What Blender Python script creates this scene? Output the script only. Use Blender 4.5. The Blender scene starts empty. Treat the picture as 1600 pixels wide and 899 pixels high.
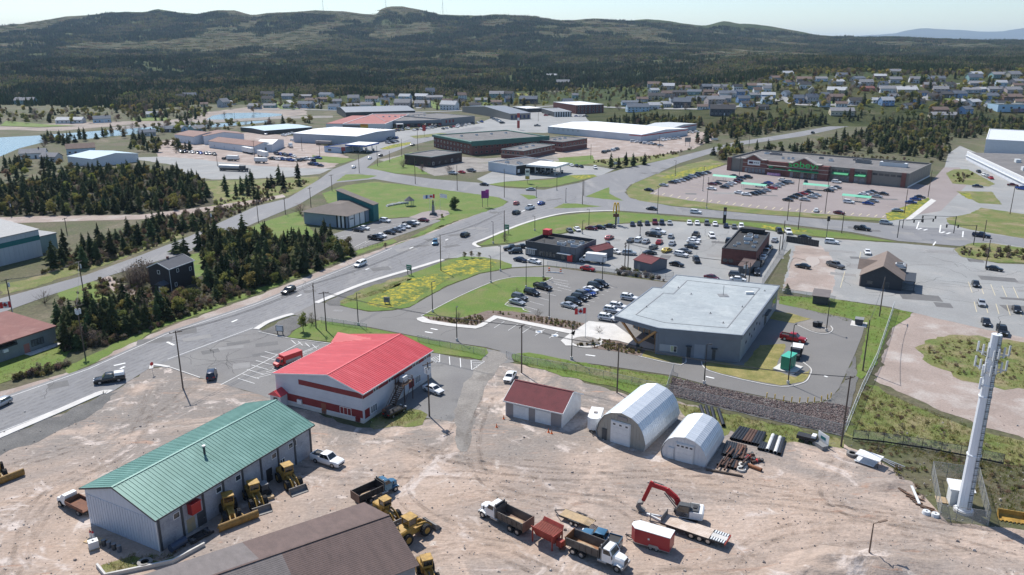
import bpy,bmesh,math,random
from mathutils import Vector,Matrix,noise
random.seed(7)
R=math.radians
SC=bpy.context.scene
COL=SC.collection
# ------------------------------------------------------------------ camera
F,CH=1230.0,65.0
PITCH=math.atan(375/F)
cam_d=bpy.data.cameras.new('camera')
cam=bpy.data.objects.new('camera',cam_d); COL.objects.link(cam)
cam.location=(0,0,CH); cam.rotation_euler=(math.pi/2-PITCH,0,0)
cam_d.sensor_width=36; cam_d.lens=36*F/1600
cam_d.clip_start=1; cam_d.clip_end=90000
SC.camera=cam
# ------------------------------------------------------------------ sky, sun, exposure
SUN_AZ, SUN_EL = 120.0, 52.0          # compass of the sun measured from +X, and its height
w=bpy.data.worlds.new('World'); SC.world=w; w.use_nodes=True
wn=w.node_tree.nodes; wl=w.node_tree.links
bg=wn['Background']; sky=wn.new('ShaderNodeTexSky'); sky.sky_type='NISHITA'
sky.sun_disc=False; sky.sun_elevation=R(SUN_EL); sky.sun_rotation=R(90-SUN_AZ) % (2*math.pi)
sky.altitude=50; sky.air_density=1.0; sky.dust_density=0.4; sky.ozone_density=4.0
wl.new(sky.outputs[0],bg.inputs[0]); bg.inputs[1].default_value=0.108
sd=bpy.data.lights.new('sun','SUN'); so=bpy.data.objects.new('sun',sd); COL.objects.link(so)
sd.energy=4.5; sd.angle=R(0.53); sd.color=(1,0.955,0.89)
sdir=Vector((-math.cos(R(SUN_AZ))*math.cos(R(SUN_EL)),-math.sin(R(SUN_AZ))*math.cos(R(SUN_EL)),-math.sin(R(SUN_EL))))
so.rotation_euler=sdir.to_track_quat('-Z','Y').to_euler(); so.location=(-60,200,150)
SC.view_settings.view_transform='Standard'; SC.view_settings.look='None'
SC.view_settings.exposure=0.46; SC.view_settings.gamma=1.0
SC.view_settings.use_curve_mapping=False
SC.render.engine='CYCLES'
SC.cycles.max_bounces=5; SC.cycles.diffuse_bounces=2; SC.cycles.glossy_bounces=2
SC.cycles.transparent_max_bounces=12; SC.cycles.volume_bounces=0; SC.cycles.use_denoising=True
# ------------------------------------------------------------------ surveying: picture point -> place on the ground
SP,CP=math.sin(PITCH),math.cos(PITCH)
def G(u,v,z=0.0):
    a=(u-800)/F; b=(449.5-v)/F
    dz=b*CP-SP; t=(z-CH)/dz
    return Vector((a*t,(b*SP+CP)*t,z))
def hgt(u, v, vt):                      # height of something whose foot is at (u,v) and top at row vt
    y=G(u,v).y; b=(449.5-vt)/F
    return CH+(b*CP-SP)*y/(b*SP+CP)
def hv(y, v):                           # height seen at row v at depth y
    b=(449.5-v)/F
    return CH+(b*CP-SP)*y/(b*SP+CP)
def lerp(a,b,t): return a+(b-a)*t
def table(tb,x):
    if x <= tb[0][0]: return tb[0][1]
    for (x0,y0),(x1,y1) in zip(tb,tb[1:]):
        if x <= x1:
            t=(x-x0)/(x1-x0); return lerp(y0,y1,t)
    return tb[-1][1]
def sstep(a,b,x):
    t=max(0,min(1,(x-a)/(b-a))); return t*t*(3-2*t)
def fbm(x,y,s,o=4,z=0.0):
    return noise.fractal(Vector((x*s,y*s,z)),0.9,2.1,o)
# ------------------------------------------------------------------ terrain heights
SIL=[(-600,60),(-200,50),(0,43),(30,41),(60,34),(110,26),(170,20),(210,17),(235,18),(255,13),(290,20),(318,21),(345,15),(375,16),
       (402,23),(440,18),(480,16),(500,16),(540,16),(570,20),(592,22),(598,14),(610,9),(632,9),(660,15),(690,22),(725,23),
       (755,24),(770,22),(800,23),(830,26),(865,31),(895,31),(930,28),(960,30),(982,31),(1005,29),(1030,31),(1060,36),(1098,40),
       (1130,32),(1150,36),(1180,38),(1202,41),(1235,46),(1265,53),(1300,57),(1400,57),(1470,60),(1540,63),(1600,63),(1900,58),(2400,55)]
LEFT=[(700,None),(950,None),(1300,139),(1700,116),(2200,95),(2800,74),(3400,47)]
RIGHT=[(690,None),(780,163),(960,120),(1250,108),(1700,97),(2500,82),(3300,70),(3800,63)]
def prof(tb,y,top):
    pts=[]
    for yy,v in tb:
        if v is None: pts.append((yy,0.0))
        else:
            vv=v if v<100 else v
            if yy>2000: vv=max(vv,top+2+(4000-yy)*0.006)
            pts.append((yy,hv(yy,vv)))
    pts.append((4050,hv(4050,top)))
    pts.append((4800,hv(4050,top)*0.55)); pts.append((6000,hv(4050,top)*0.3))
    return table(pts,y)
def uv_u(x, y, z=0):                    # picture column of a place
    d=y*CP-(z-CH)*SP
    return 800+F*x/max(d,1.0)
def th(x,y):
    if y<600: return 0.0
    u=uv_u(x,y,20); top=table(SIL,u)
    k=sstep(900,1280,u)
    h=lerp(prof(LEFT,y,top),prof(RIGHT,y,top),k)
    fade=sstep(950,1700,y)
    near=sstep(3500,4050,y)
    n=fbm(x,y,0.0016,5)*16*fade*(1-near)+fbm(x,y,0.006,3,5)*5*fade
    return max(0.0,h+n+(fbm(x,y,0.02,2)*1.2 if y>1000 else 0))
def GT(u, v):                           # picture point -> place on the terrain, hills included
    g=None
    if v>97:
        g=G(u,v)
        if g.y<600: return g
    a=(u-800)/F; b=(449.5-v)/F
    dy=b*SP+CP; dz=b*CP-SP
    y=590.0
    while y<4600:
        t=y/dy; z=CH+dz*t; x=a*t
        if th(x,y) >= z: return Vector((x,y,th(x,y)))
        y += 6
    return Vector((a*4000,4000,th(a*4000,4000)))
# ------------------------------------------------------------------ materials
MATS={}
def mat(name,c,c2=None,scale=0.5,rough=0.75,metal=0.0,bump=0.0,bscale=None,stretch=(1,1,1),rot=0.0,lo=0.35,hi=0.65,world=False,
        fine=0.0,fscale=8.0,spec=0.4,emit=0.0,alpha=1.0,c3=None,scale3=0.1,lo3=0.5,hi3=0.7):
    if name in MATS: return MATS[name]
    m=bpy.data.materials.new(name); m.use_nodes=True; MATS[name]=m
    N=m.node_tree.nodes; L=m.node_tree.links; P=N['Principled BSDF']
    P.inputs['Roughness'].default_value=rough; P.inputs['Metallic'].default_value=metal
    P.inputs['Specular IOR Level'].default_value=spec; P.inputs['Alpha'].default_value=alpha
    P.inputs['Base Color'].default_value=(*c,1)
    if emit:
        P.inputs['Emission Color'].default_value=(*c,1); P.inputs['Emission Strength'].default_value=emit
    if c2 is None and not bump and not fine: return m
    if world: src=N.new('ShaderNodeNewGeometry').outputs['Position']
    else: src=N.new('ShaderNodeTexCoord').outputs['Object']
    mp=N.new('ShaderNodeMapping'); L.new(src,mp.inputs[0])
    mp.inputs['Scale'].default_value=stretch; mp.inputs['Rotation'].default_value=(0,0,rot)
    def nz(s,d=6,dist=0.0,o=mp):
        n=N.new('ShaderNodeTexNoise'); L.new(o.outputs[0],n.inputs['Vector'])
        n.inputs['Scale'].default_value=s; n.inputs['Detail'].default_value=d; n.inputs['Distortion'].default_value=dist
        n.inputs['Roughness'].default_value=0.62; return n
    def ramp(fac,a,b):
        r=N.new('ShaderNodeMapRange'); r.inputs[1].default_value=a; r.inputs[2].default_value=b; L.new(fac,r.inputs[0]); return r.outputs[0]
    def mixc(f,a,b,mode='MIX'):
        x=N.new('ShaderNodeMix'); x.data_type='RGBA'; x.blend_type=mode
        if isinstance(f,float): x.inputs[0].default_value=f
        else: L.new(f,x.inputs[0])
        for i,q in ((6,a),(7,b)):
            if isinstance(q,tuple): x.inputs[i].default_value=(*q,1)
            else: L.new(q,x.inputs[i])
        return x.outputs[2]
    col=c
    if c2 is not None: col=mixc(ramp(nz(scale).outputs[0],lo,hi),c,c2)
    if c3 is not None: col=mixc(ramp(nz(scale3,5,0.3).outputs[0],lo3,hi3),col,c3)
    if fine:
        g=N.new('ShaderNodeMapRange'); L.new(nz(fscale,4).outputs[0],g.inputs[0])
        g.inputs[1].default_value=0.25; g.inputs[2].default_value=0.75; g.inputs[3].default_value=1-fine; g.inputs[4].default_value=1+fine
        cb=N.new('ShaderNodeCombineColor')
        for i in range(3): L.new(g.outputs[0],cb.inputs[i])
        col=mixc(1.0,col,cb.outputs[0],'MULTIPLY')
    if not isinstance(col,tuple): L.new(col,P.inputs['Base Color'])
    if bump:
        b=N.new('ShaderNodeBump'); b.inputs['Strength'].default_value=min(1,bump); b.inputs['Distance'].default_value=0.15
        L.new(nz(bscale or scale*4,5).outputs[0],b.inputs['Height']); L.new(b.outputs[0],P.inputs['Normal'])
    return m
def paint(name,c,rough=0.35,metal=0.0): return mat(name,c,rough=rough,metal=metal,spec=0.5)
def worn(name,c,amt=0.25,scale=1.2,rough=0.6,metal=0.0):
    d=tuple(max(0,q*(1-amt)) for q in c); return mat(name,c,d,scale=scale,rough=rough,metal=metal,fine=amt*0.35,fscale=9)
# ------------------------------------------------------------------ mesh building
class MB:
    def __init__(s): s.v=[]; s.f=[]; s.m=[]; s.mats=[]
    def mi(s,m):
        if m not in s.mats: s.mats.append(m)
        return s.mats.index(m)
    def face(s,pts,m):
        i=len(s.v); s.v += [tuple(p) for p in pts]; s.f.append(tuple(range(i,i+len(pts)))); s.m.append(s.mi(m))
    def hexa(s, b, t, m):               # bottom ring, top ring (same count, counter-clockwise)
        n=len(b); i=len(s.v); s.v += [tuple(p) for p in b] + [tuple(p) for p in t]; k=s.mi(m)
        for j in range(n):
            q=(j+1) % n; s.f.append((i+j,i+q,i+n+q,i+n+j)); s.m.append(k)
        s.f.append(tuple(i+n+j for j in range(n))); s.m.append(k)
        s.f.append(tuple(i+j for j in reversed(range(n)))); s.m.append(k)
    def box(s,x0,x1,y0,y1,z0,z1,m,rz=0.0,c=None):
        b=[(x0,y0,z0),(x1,y0,z0),(x1,y1,z0),(x0,y1,z0)]; t=[(p[0],p[1],z1) for p in b]
        if rz:
            cx,cy=c or ((x0+x1)/2,(y0+y1)/2); ca,sa=math.cos(rz),math.sin(rz)
            r=lambda p: (cx+(p[0]-cx)*ca-(p[1]-cy)*sa,cy+(p[0]-cx)*sa+(p[1]-cy)*ca,p[2])
            b=[r(p) for p in b]; t=[r(p) for p in t]
        s.hexa(b,t,m)
    def bar(s, p, q, wd, ht, m, up=(0, 0, 1)):   # beam with a rectangular section between two points
        p,q=Vector(p),Vector(q); d=(q-p).normalized(); up=Vector(up)
        if abs(d.dot(up))>0.98: up=Vector((1,0,0))
        sd=d.cross(up).normalized(); uu=sd.cross(d)
        o=[sd*a*wd/2+uu*b*ht/2 for a,b in ((-1,-1),(1,-1),(1,1),(-1,1))]
        s.hexa([p+x for x in o],[q+x for x in o],m)
    def cyl(s,p,q,r0,m,r1=None,n=10,cap=None):
        p,q=Vector(p),Vector(q); d=(q-p).normalized(); r1=r0 if r1 is None else r1
        a=d.orthogonal().normalized(); b=d.cross(a)
        ring=lambda c,r: [c+(a*math.cos(2*math.pi*k/n)+b*math.sin(2*math.pi*k/n))*r for k in range(n)]
        s.hexa(ring(p,r0),ring(q,r1),m)
    def tube(s,p,q,r,ri,m,n=14,inner=None):
        p,q=Vector(p),Vector(q); d=(q-p).normalized(); a=d.orthogonal().normalized(); b=d.cross(a)
        ring=lambda c,rr: [c+(a*math.cos(2*math.pi*k/n)+b*math.sin(2*math.pi*k/n))*rr for k in range(n)]
        A,B,C_,D=ring(p,r),ring(q,r),ring(p,ri),ring(q,ri); i=inner or m
        for k in range(n):
            j=(k+1) % n
            s.face((A[k],A[j],B[j],B[k]),m); s.face((C_[j],C_[k],D[k],D[j]),i)
            s.face((B[k],B[j],D[j],D[k]),m); s.face((A[j],A[k],C_[k],C_[j]),m)
    def loft(s,rings,m,cap=True,closed=True):
        n=len(rings[0]); i=len(s.v); k=s.mi(m)
        for r in rings: s.v += [tuple(p) for p in r]
        for a in range(len(rings)-1):
            for j in range(n if closed else n-1):
                q=(j+1) % n; s.f.append((i+a*n+j,i+a*n+q,i+(a+1)*n+q,i+(a+1)*n+j)); s.m.append(k)
        if cap:
            s.f.append(tuple(i+j for j in reversed(range(n)))); s.m.append(k)
            e=i+(len(rings)-1)*n; s.f.append(tuple(e+j for j in range(n))); s.m.append(k)
    def poly(s, pts, z, m, holes=None):  # flat polygon (any outline)
        from mathutils.geometry import tessellate_polygon
        p3=[Vector((p[0],p[1],0)) for p in pts]
        i=len(s.v); s.v += [(p[0],p[1],z if not callable(z) else z(p)) for p in pts]; k=s.mi(m)
        for t in tessellate_polygon([p3]):
            a,b,c=(p3[j] for j in t)
            if (b-a).cross(c-a).z<0: t=t[::-1]
            s.f.append(tuple(i+j for j in t)); s.m.append(k)
    def prism(s,pts,z0,z1,m,side=None):
        side=side or m; n=len(pts)
        ar=sum(pts[i][0]*pts[(i+1) % n][1]-pts[(i+1) % n][0]*pts[i][1] for i in range(n))
        if ar<0: pts=pts[::-1]
        s.poly(pts,z1,m)
        for i in range(n):
            a,b=pts[i],pts[(i+1) % n]
            s.face([(a[0],a[1],z0),(b[0],b[1],z0),(b[0],b[1],z1),(a[0],a[1],z1)],side)
    def mesh(s,name,smooth=False):
        me=bpy.data.meshes.new(name); me.from_pydata(s.v,[],s.f)
        for m in s.mats: me.materials.append(m)
        if len(s.mats)>1: me.polygons.foreach_set('material_index',s.m)
        if smooth: me.polygons.foreach_set('use_smooth',[True]*len(s.f))
        me.update(); return me
    def build(s,name,parent=None,smooth=False,**k): return put(name,s.mesh(name,smooth),parent,**k)
def put(name,me,parent=None,loc=(0,0,0),rz=0.0,scale=None):
    o=bpy.data.objects.new(name,me); COL.objects.link(o)
    o.location=loc; o.rotation_euler=(0,0,rz)
    if scale: o.scale=scale if not isinstance(scale,(int,float)) else (scale,)*3
    if parent: o.parent=parent
    return o
LABELS=[]
def tag(o,label,cat,group=None):
    o['label']=label; o['category']=cat
    if group: o['group']=group
    LABELS.append(o); return o
def thing(name,label,cat,loc=(0,0,0),rz=0.0,group=None):
    return tag(put(name,None,None,loc,rz),label,cat,group)
def kind(o,k): o['kind']=k; return o
def struct(name,mb,smooth=False): return kind(mb.build(name,smooth=smooth),'structure')
def dup(root,loc,rz,label=None,scale=None,group=None):
    r=root.copy(); COL.objects.link(r); r.location=loc; r.rotation_euler=(0,0,rz)
    if scale: r.scale=(scale,)*3
    if label: r['label']=label
    if group: r['group']=group
    for ch in root.children:
        c=ch.copy(); COL.objects.link(c); c.parent=r
        for g in ch.children:
            d=g.copy(); COL.objects.link(d); d.parent=c
    LABELS.append(r); return r
def ang(u,v,u2,v2):
    d=G(u2,v2)-G(u,v); return math.atan2(d.y,d.x)
def frame(pA, pB, pC, z=0.0):            # a right-angled plan from three corners seen at height z: origin A, x axis to B, y axis towards C
    A,B,C_=(G(*p,z) for p in (pA,pB,pC))
    d=B-A; L=d.length; d.normalize(); n=Vector((-d.y,d.x,0)); W=(C_-A).dot(n)
    return A.xy,math.atan2(d.y,d.x),L,W
# ------------------------------------------------------------------ ground sheets
def dens(pts,step,jit,seed=0):
    out=[]; n=len(pts)
    for i in range(n):
        a,b=Vector(pts[i][:2]),Vector(pts[(i+1) % n][:2]); d=b-a; k=max(1,int(d.length/step))
        nn=Vector((-d.y,d.x)).normalized() if d.length>0 else Vector((0,0))
        for j in range(k):
            p=a+d*(j/k)
            if jit:
                o=noise.noise(Vector((p.x*0.35,p.y*0.35,seed)))*jit+noise.noise(Vector((p.x*1.3,p.y*1.3,seed+9)))*jit*0.5
                p=p+nn*o
            out.append((p.x,p.y))
    return out
def smoothp(pts,k=5):
    out=[]; n=len(pts)
    for i in range(n):
        p0,p1,p2,p3=(Vector(pts[(i+q) % n][:2]) for q in (-1,0,1,2))
        for j in range(k):
            t=j/k
            out.append(tuple(0.5*((2*p1)+(p2-p0)*t+(2*p0-5*p1+4*p2-p3)*t*t+(3*p1-p0-3*p2+p3)*t ** 3)))
    return out
def plan(px,smooth=0):
    p=[G(*q).xy for q in px]
    return smoothp(p,smooth) if smooth else [tuple(q) for q in p]
def sheet(name,px,m,layer,jit=0.0,smooth=0,step=1.5):
    pts=plan(px,smooth)
    if jit: pts=dens(pts,step,jit,layer)
    b=MB(); b.poly(pts,0.006*layer+0.01,m); return kind(b.build(name),'structure')
def ribbon(b, pts, wd, z0, z1, m, side=0.0, closed=False):  # kerb or path along a line of plan points
    P=[Vector(p[:2]) for p in pts]; n=len(P); L=[]; Rr=[]
    for i in range(n):
        d=(P[min(i+1,n-1)]-P[max(i-1,0)]).normalized(); nn=Vector((-d.y,d.x))
        L.append(P[i]+nn*(wd/2+side)); Rr.append(P[i]+nn*(side-wd/2))
    for i in range(n-1):
        b.hexa([(*Rr[i],z0),(*Rr[i+1],z0),(*L[i+1],z0),(*L[i],z0)],[(*Rr[i],z1),(*Rr[i+1],z1),(*L[i+1],z1),(*L[i],z1)],m)
def openc(pts, k=6):                    # smooth open line
    P=[Vector(p[:2]) for p in pts]; P=[P[0]*2-P[1]]+P + [P[-1]*2-P[-2]]; out=[]
    for i in range(1,len(P)-2):
        p0,p1,p2,p3=P[i-1:i+3]
        for j in range(k):
            t=j/k; out.append(0.5*((2*p1)+(p2-p0)*t+(2*p0-5*p1+4*p2-p3)*t*t+(3*p1-p0-3*p2+p3)*t ** 3))
    out.append(P[-2]); return out
# ================================================================== THE SETTING
m_scrub=mat('scrub ground',(0.10,0.086,0.052),(0.062,0.075,0.024),scale=0.06,world=True,rough=0.95,bump=0.5,bscale=1.5,fine=0.45,fscale=1.1,
              c3=(0.16,0.13,0.09),scale3=0.035,lo3=0.55,hi3=0.72)
m_grass=mat('mown grass',(0.078,0.142,0.013),(0.115,0.155,0.024),scale=0.12,world=True,rough=0.9,bump=0.4,bscale=4,fine=0.3,fscale=2.5,
              c3=(0.16,0.15,0.055),scale3=0.13,lo3=0.5,hi3=0.74)
m_grassdry=mat('rough dry grass',(0.165,0.155,0.055),(0.095,0.135,0.026),scale=0.16,world=True,rough=0.95,bump=0.4,bscale=3,fine=0.35,fscale=2.2,
                 c3=(0.24,0.19,0.11),scale3=0.13,lo3=0.5,hi3=0.7)
m_straw=mat('straw coloured grass',(0.27,0.225,0.085),(0.15,0.15,0.04),scale=0.35,world=True,rough=0.95,bump=0.4,bscale=4,fine=0.25,fscale=3)
m_dand=mat('dandelion grass',(0.085,0.125,0.018),(0.38,0.31,0.015),scale=0.7,world=True,rough=0.9,bump=0.4,bscale=4,fine=0.4,fscale=2.0,lo=0.42,hi=0.62,c3=(0.075,0.12,0.016),scale3=0.22,lo3=0.5,hi3=0.62)
m_road=mat('worn asphalt',(0.195,0.195,0.2),(0.165,0.165,0.17),scale=0.05,world=True,rough=0.85,fine=0.1,fscale=3,stretch=(1,0.25,1),rot=R(-62),bump=0.15,bscale=12,
             c3=(0.235,0.23,0.225),scale3=0.12,lo3=0.52,hi3=0.72)
m_lot=mat('parking asphalt',(0.155,0.15,0.148),(0.19,0.185,0.178),scale=0.08,world=True,rough=0.88,fine=0.12,fscale=2.5,bump=0.15,bscale=10,
            c3=(0.12,0.118,0.115),scale3=0.22,lo3=0.6,hi3=0.75)
m_lotpale=mat('pale old asphalt',(0.27,0.275,0.27),(0.225,0.225,0.22),scale=0.05,world=True,rough=0.9,fine=0.12,fscale=1.6,bump=0.15,bscale=8,
                c3=(0.31,0.30,0.285),scale3=0.06,lo3=0.52,hi3=0.72)
m_lotpink=mat('pinkish lot asphalt',(0.225,0.19,0.18),(0.26,0.225,0.215),scale=0.05,world=True,rough=0.9,fine=0.08,fscale=2)
m_fresh=mat('newer asphalt',(0.145,0.14,0.135),(0.175,0.168,0.16),scale=0.06,world=True,rough=0.85,fine=0.08,fscale=3,bump=0.1,bscale=12)
m_gravel=mat('grey gravel',(0.19,0.175,0.16),(0.27,0.25,0.225),scale=0.09,world=True,rough=0.95,fine=0.28,fscale=2.5,bump=0.5,bscale=5,
               c3=(0.15,0.135,0.12),scale3=0.15,lo3=0.52,hi3=0.7)
m_dkgravel=mat('dark gravel',(0.10,0.098,0.095),(0.15,0.145,0.138),scale=0.25,world=True,rough=0.95,fine=0.3,fscale=4,bump=0.6,bscale=6)
m_track=mat('gravel track',(0.33,0.265,0.23),(0.25,0.20,0.172),scale=0.10,world=True,rough=0.95,fine=0.2,fscale=2.4,bump=0.4,bscale=4,
              c3=(0.40,0.36,0.33),scale3=0.12,lo3=0.5,hi3=0.7)
m_conc=mat('pale concrete',(0.56,0.545,0.515),(0.47,0.455,0.43),scale=0.4,world=True,rough=0.85,fine=0.1,fscale=5)
m_mulch=mat('mulch',(0.135,0.095,0.08),(0.19,0.15,0.125),scale=1.2,world=True,rough=0.95,fine=0.35,fscale=5,bump=0.6,bscale=5)
m_line_w=mat('road paint white',(0.72,0.72,0.70),(0.4,0.4,0.39),scale=1.5,world=True,rough=0.7,lo=0.45,hi=0.8)
m_line_y=mat('road paint yellow',(0.60,0.52,0.33),(0.36,0.32,0.24),scale=1.2,world=True,rough=0.7,lo=0.45,hi=0.8)
m_water=mat('sea water',(0.12,0.18,0.21),rough=0.18,bump=0.25,bscale=0.5,world=True,spec=0.5)
m_shore=mat('shore rock',(0.30,0.25,0.21),(0.2,0.17,0.15),scale=0.06,world=True,rough=0.95,fine=0.25,fscale=0.6)
# dirt of the contractor's yard: grey, tan and pale dried patches, streaked along the driving lines
def dirt_material():
    m=bpy.data.materials.new('yard dirt'); m.use_nodes=True; N=m.node_tree.nodes; L=m.node_tree.links; P=N['Principled BSDF']
    P.inputs['Roughness'].default_value=0.95; P.inputs['Specular IOR Level'].default_value=0.2
    pos=N.new('ShaderNodeNewGeometry').outputs['Position']
    def mp(sc,rot):
        a=N.new('ShaderNodeMapping'); a.inputs['Scale'].default_value=sc; a.inputs['Rotation'].default_value=(0,0,rot); L.new(pos,a.inputs[0]); return a.outputs[0]
    def nz(v,s,d=6,dist=0.0):
        n=N.new('ShaderNodeTexNoise'); n.inputs['Scale'].default_value=s; n.inputs['Detail'].default_value=d; n.inputs['Distortion'].default_value=dist
        n.inputs['Roughness'].default_value=0.65; L.new(v,n.inputs['Vector']); return n.outputs[0]
    def rg(f,a,b):
        r=N.new('ShaderNodeMapRange'); r.interpolation_type='SMOOTHSTEP'; r.inputs[1].default_value=a; r.inputs[2].default_value=b; L.new(f,r.inputs[0]); return r.outputs[0]
    def mx(f,a,b,mode='MIX'):
        x=N.new('ShaderNodeMix'); x.data_type='RGBA'; x.blend_type=mode
        L.new(f,x.inputs[0]) if not isinstance(f,float) else setattr(x.inputs[0],'default_value',f)
        for i,q in ((6,a),(7,b)):
            if isinstance(q,tuple): x.inputs[i].default_value=(*q,1)
            else: L.new(q,x.inputs[i])
        return x.outputs[2]
    iso=mp((1,1,1),0); st=mp((0.22,1,1),R(8)); st2=mp((0.18,1,1),R(-42)); st3=mp((0.16,1,1),R(28))
    tan,grey,pale,red,dark=(0.385,0.295,0.235),(0.285,0.24,0.21),(0.50,0.43,0.385),(0.345,0.235,0.18),(0.17,0.14,0.12)
    c=mx(rg(nz(iso,0.026,5,0.8),0.4,0.62),tan,grey)
    # nearer the camera the yard is sandy, farther back it is grey gravel
    sx=N.new('ShaderNodeSeparateXYZ'); L.new(pos,sx.inputs[0])
    ad=N.new('ShaderNodeMath'); ad.operation='MULTIPLY_ADD'; L.new(nz(iso,0.04,5),ad.inputs[0]); ad.inputs[1].default_value=60.0; L.new(sx.outputs['Y'],ad.inputs[2])
    c=mx(rg(ad.outputs[0],138,160),c,(0.225,0.20,0.18))
    c=mx(rg(nz(iso,0.05,7,1.5),0.48,0.64),c,(0.425,0.335,0.275))
    c=mx(rg(nz(st,0.35,8,1.2),0.52,0.76),c,(0.27,0.215,0.175))
    c=mx(rg(nz(st3,0.6,8,1.5),0.60,0.82),c,dark)
    c=mx(rg(nz(iso,0.085,8,2.0),0.55,0.66),c,pale)
    c=mx(rg(nz(st2,0.5,6,1.6),0.60,0.70),c,red)
    c=mx(rg(nz(iso,0.2,8,1.6),0.58,0.74),c,(0.54,0.48,0.43))
    c=mx(rg(nz(iso,0.7,6,0.6),0.66,0.8),c,(0.21,0.175,0.15))
    g=nz(iso,1.8,10); r=N.new('ShaderNodeMapRange'); r.inputs[1].default_value=0.3; r.inputs[2].default_value=0.7; r.inputs[3].default_value=0.82; r.inputs[4].default_value=1.18; L.new(g,r.inputs[0])
    cb=N.new('ShaderNodeCombineColor')
    for i in range(3): L.new(r.outputs[0],cb.inputs[i])
    c=mx(1.0,c,cb.outputs[0],'MULTIPLY'); L.new(c,P.inputs['Base Color'])
    b=N.new('ShaderNodeBump'); b.inputs['Strength'].default_value=0.7; b.inputs['Distance'].default_value=0.25
    am=N.new('ShaderNodeMath'); am.operation='ADD'; L.new(nz(iso,1.6,6),am.inputs[0]); L.new(nz(st,1.4,4),am.inputs[1])
    L.new(am.outputs[0],b.inputs['Height']); L.new(b.outputs[0],P.inputs['Normal'])
    return m
m_dirt=dirt_material()
# hills: woodland floor, brown barrens, pale rock
def hill_material():
    m=bpy.data.materials.new('hillside'); m.use_nodes=True; N=m.node_tree.nodes; L=m.node_tree.links; P=N['Principled BSDF']
    P.inputs['Roughness'].default_value=1.0; P.inputs['Specular IOR Level'].default_value=0.1
    at=N.new('ShaderNodeAttribute'); at.attribute_name='cover'
    pos=N.new('ShaderNodeNewGeometry').outputs['Position']
    def nz(s,d=7):
        n=N.new('ShaderNodeTexNoise'); n.inputs['Scale'].default_value=s; n.inputs['Detail'].default_value=d; n.inputs['Roughness'].default_value=0.65; L.new(pos,n.inputs['Vector']); return n.outputs[0]
    def rg(f,a,b):
        r=N.new('ShaderNodeMapRange'); r.inputs[1].default_value=a; r.inputs[2].default_value=b; L.new(f,r.inputs[0]); return r.outputs[0]
    def mx(f,a,b):
        x=N.new('ShaderNodeMix'); x.data_type='RGBA'; L.new(f,x.inputs[0])
        for i,q in ((6,a),(7,b)):
            if isinstance(q,tuple): x.inputs[i].default_value=(*q,1)
            else: L.new(q,x.inputs[i])
        return x.outputs[2]
    wood=mx(rg(nz(0.02),0.4,0.65),(0.036,0.052,0.018),(0.065,0.08,0.03))
    bare=mx(rg(nz(0.012),0.36,0.6),(0.052,0.056,0.024),(0.09,0.08,0.042))
    bare=mx(rg(nz(0.035,9),0.5,0.6),bare,(0.042,0.046,0.022))
    bare=mx(rg(nz(0.022,9),0.60,0.70),bare,(0.16,0.135,0.10))
    c=mx(at.outputs['Fac'],wood,bare); L.new(c,P.inputs['Base Color'])
    b=N.new('ShaderNodeBump'); b.inputs['Strength'].default_value=0.8; b.inputs['Distance'].default_value=4; L.new(nz(0.05),b.inputs['Height']); L.new(b.outputs[0],P.inputs['Normal'])
    return m
m_hill=hill_material()
m_farhill=mat('far blue hills',(0.05,0.055,0.04),(0.08,0.075,0.05),scale=0.002,world=True,rough=1)
def cover(x, y):                          # 1 = open barrens, 0 = woodland
    n=fbm(x,y*0.6,0.0021,4,3.0)
    h=sstep(1500,3000,y)*0.42
    return sstep(0.24,0.5,n+h-0.12)*(0.25+0.75*sstep(1500,2400,y))
# ground: one sheet to the horizon
b=MB(); S=45000
b.face([(-S,-S,-0.02),(S,-S,-0.02),(S,S,-0.02),(-S,S,-0.02)],m_scrub); kind(b.build('ground'),'structure')
# hills
b=MB(); us=[(-500+2600*i/330) for i in range(331)]
ys=[600*(6000/600) ** (j/190) for j in range(191)]
cov=[]
for y in ys:
    for u in us:
        x=(u-800)/F*y*1.02; z=th(x,y); b.v.append((x,y,z-0.05 if z>0.02 else -0.3)); cov.append(max(cover(x,y),(0.35+0.5*(fbm(x,y,0.012,3)+.3))*(1-sstep(850,1100,y))))
nu=len(us)
for j in range(len(ys)-1):
    for i in range(nu-1):
        q=j*nu+i; b.f.append((q,q+1,q+nu+1,q+nu)); b.m.append(0)
b.mats=[m_hill]
hills=struct('hills',b,smooth=True)
at=hills.data.attributes.new('cover','FLOAT','POINT'); at.data.foreach_set('value',cov)
FAR=[(800,66),(1100,64),(1290,57),(1340,54),(1362,52),(1378,47),(1402,44),(1425,46),(1452,47),(1490,50),(1515,49),(1545,44),(1570,41),(1588,40),(1620,42),(1750,46),(2100,50),(2600,60)]
b=MB(); n=180
for j,(yy,k) in enumerate(((17000,0.0),(18500,0.55),(20000,1.0),(22500,0.4))):
    for i in range(n):
        u=700+2000*i/(n-1); top=hv(20000,table(FAR,u)+fbm(u,0,0.05,4)*1.0)
        b.v.append(((u-800)/F*yy*1.02,yy,max(0,top*k*(1+(0.25*fbm(u,j*7,0.02,4) if j != 2 else 0)))))
for j in range(3):
    for i in range(n-1):
        q=j*n+i; b.f.append((q,q+1,q+n+1,q+n)); b.m.append(0)
b.mats=[m_farhill]; struct('distant_hills',b,smooth=True)
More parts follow.
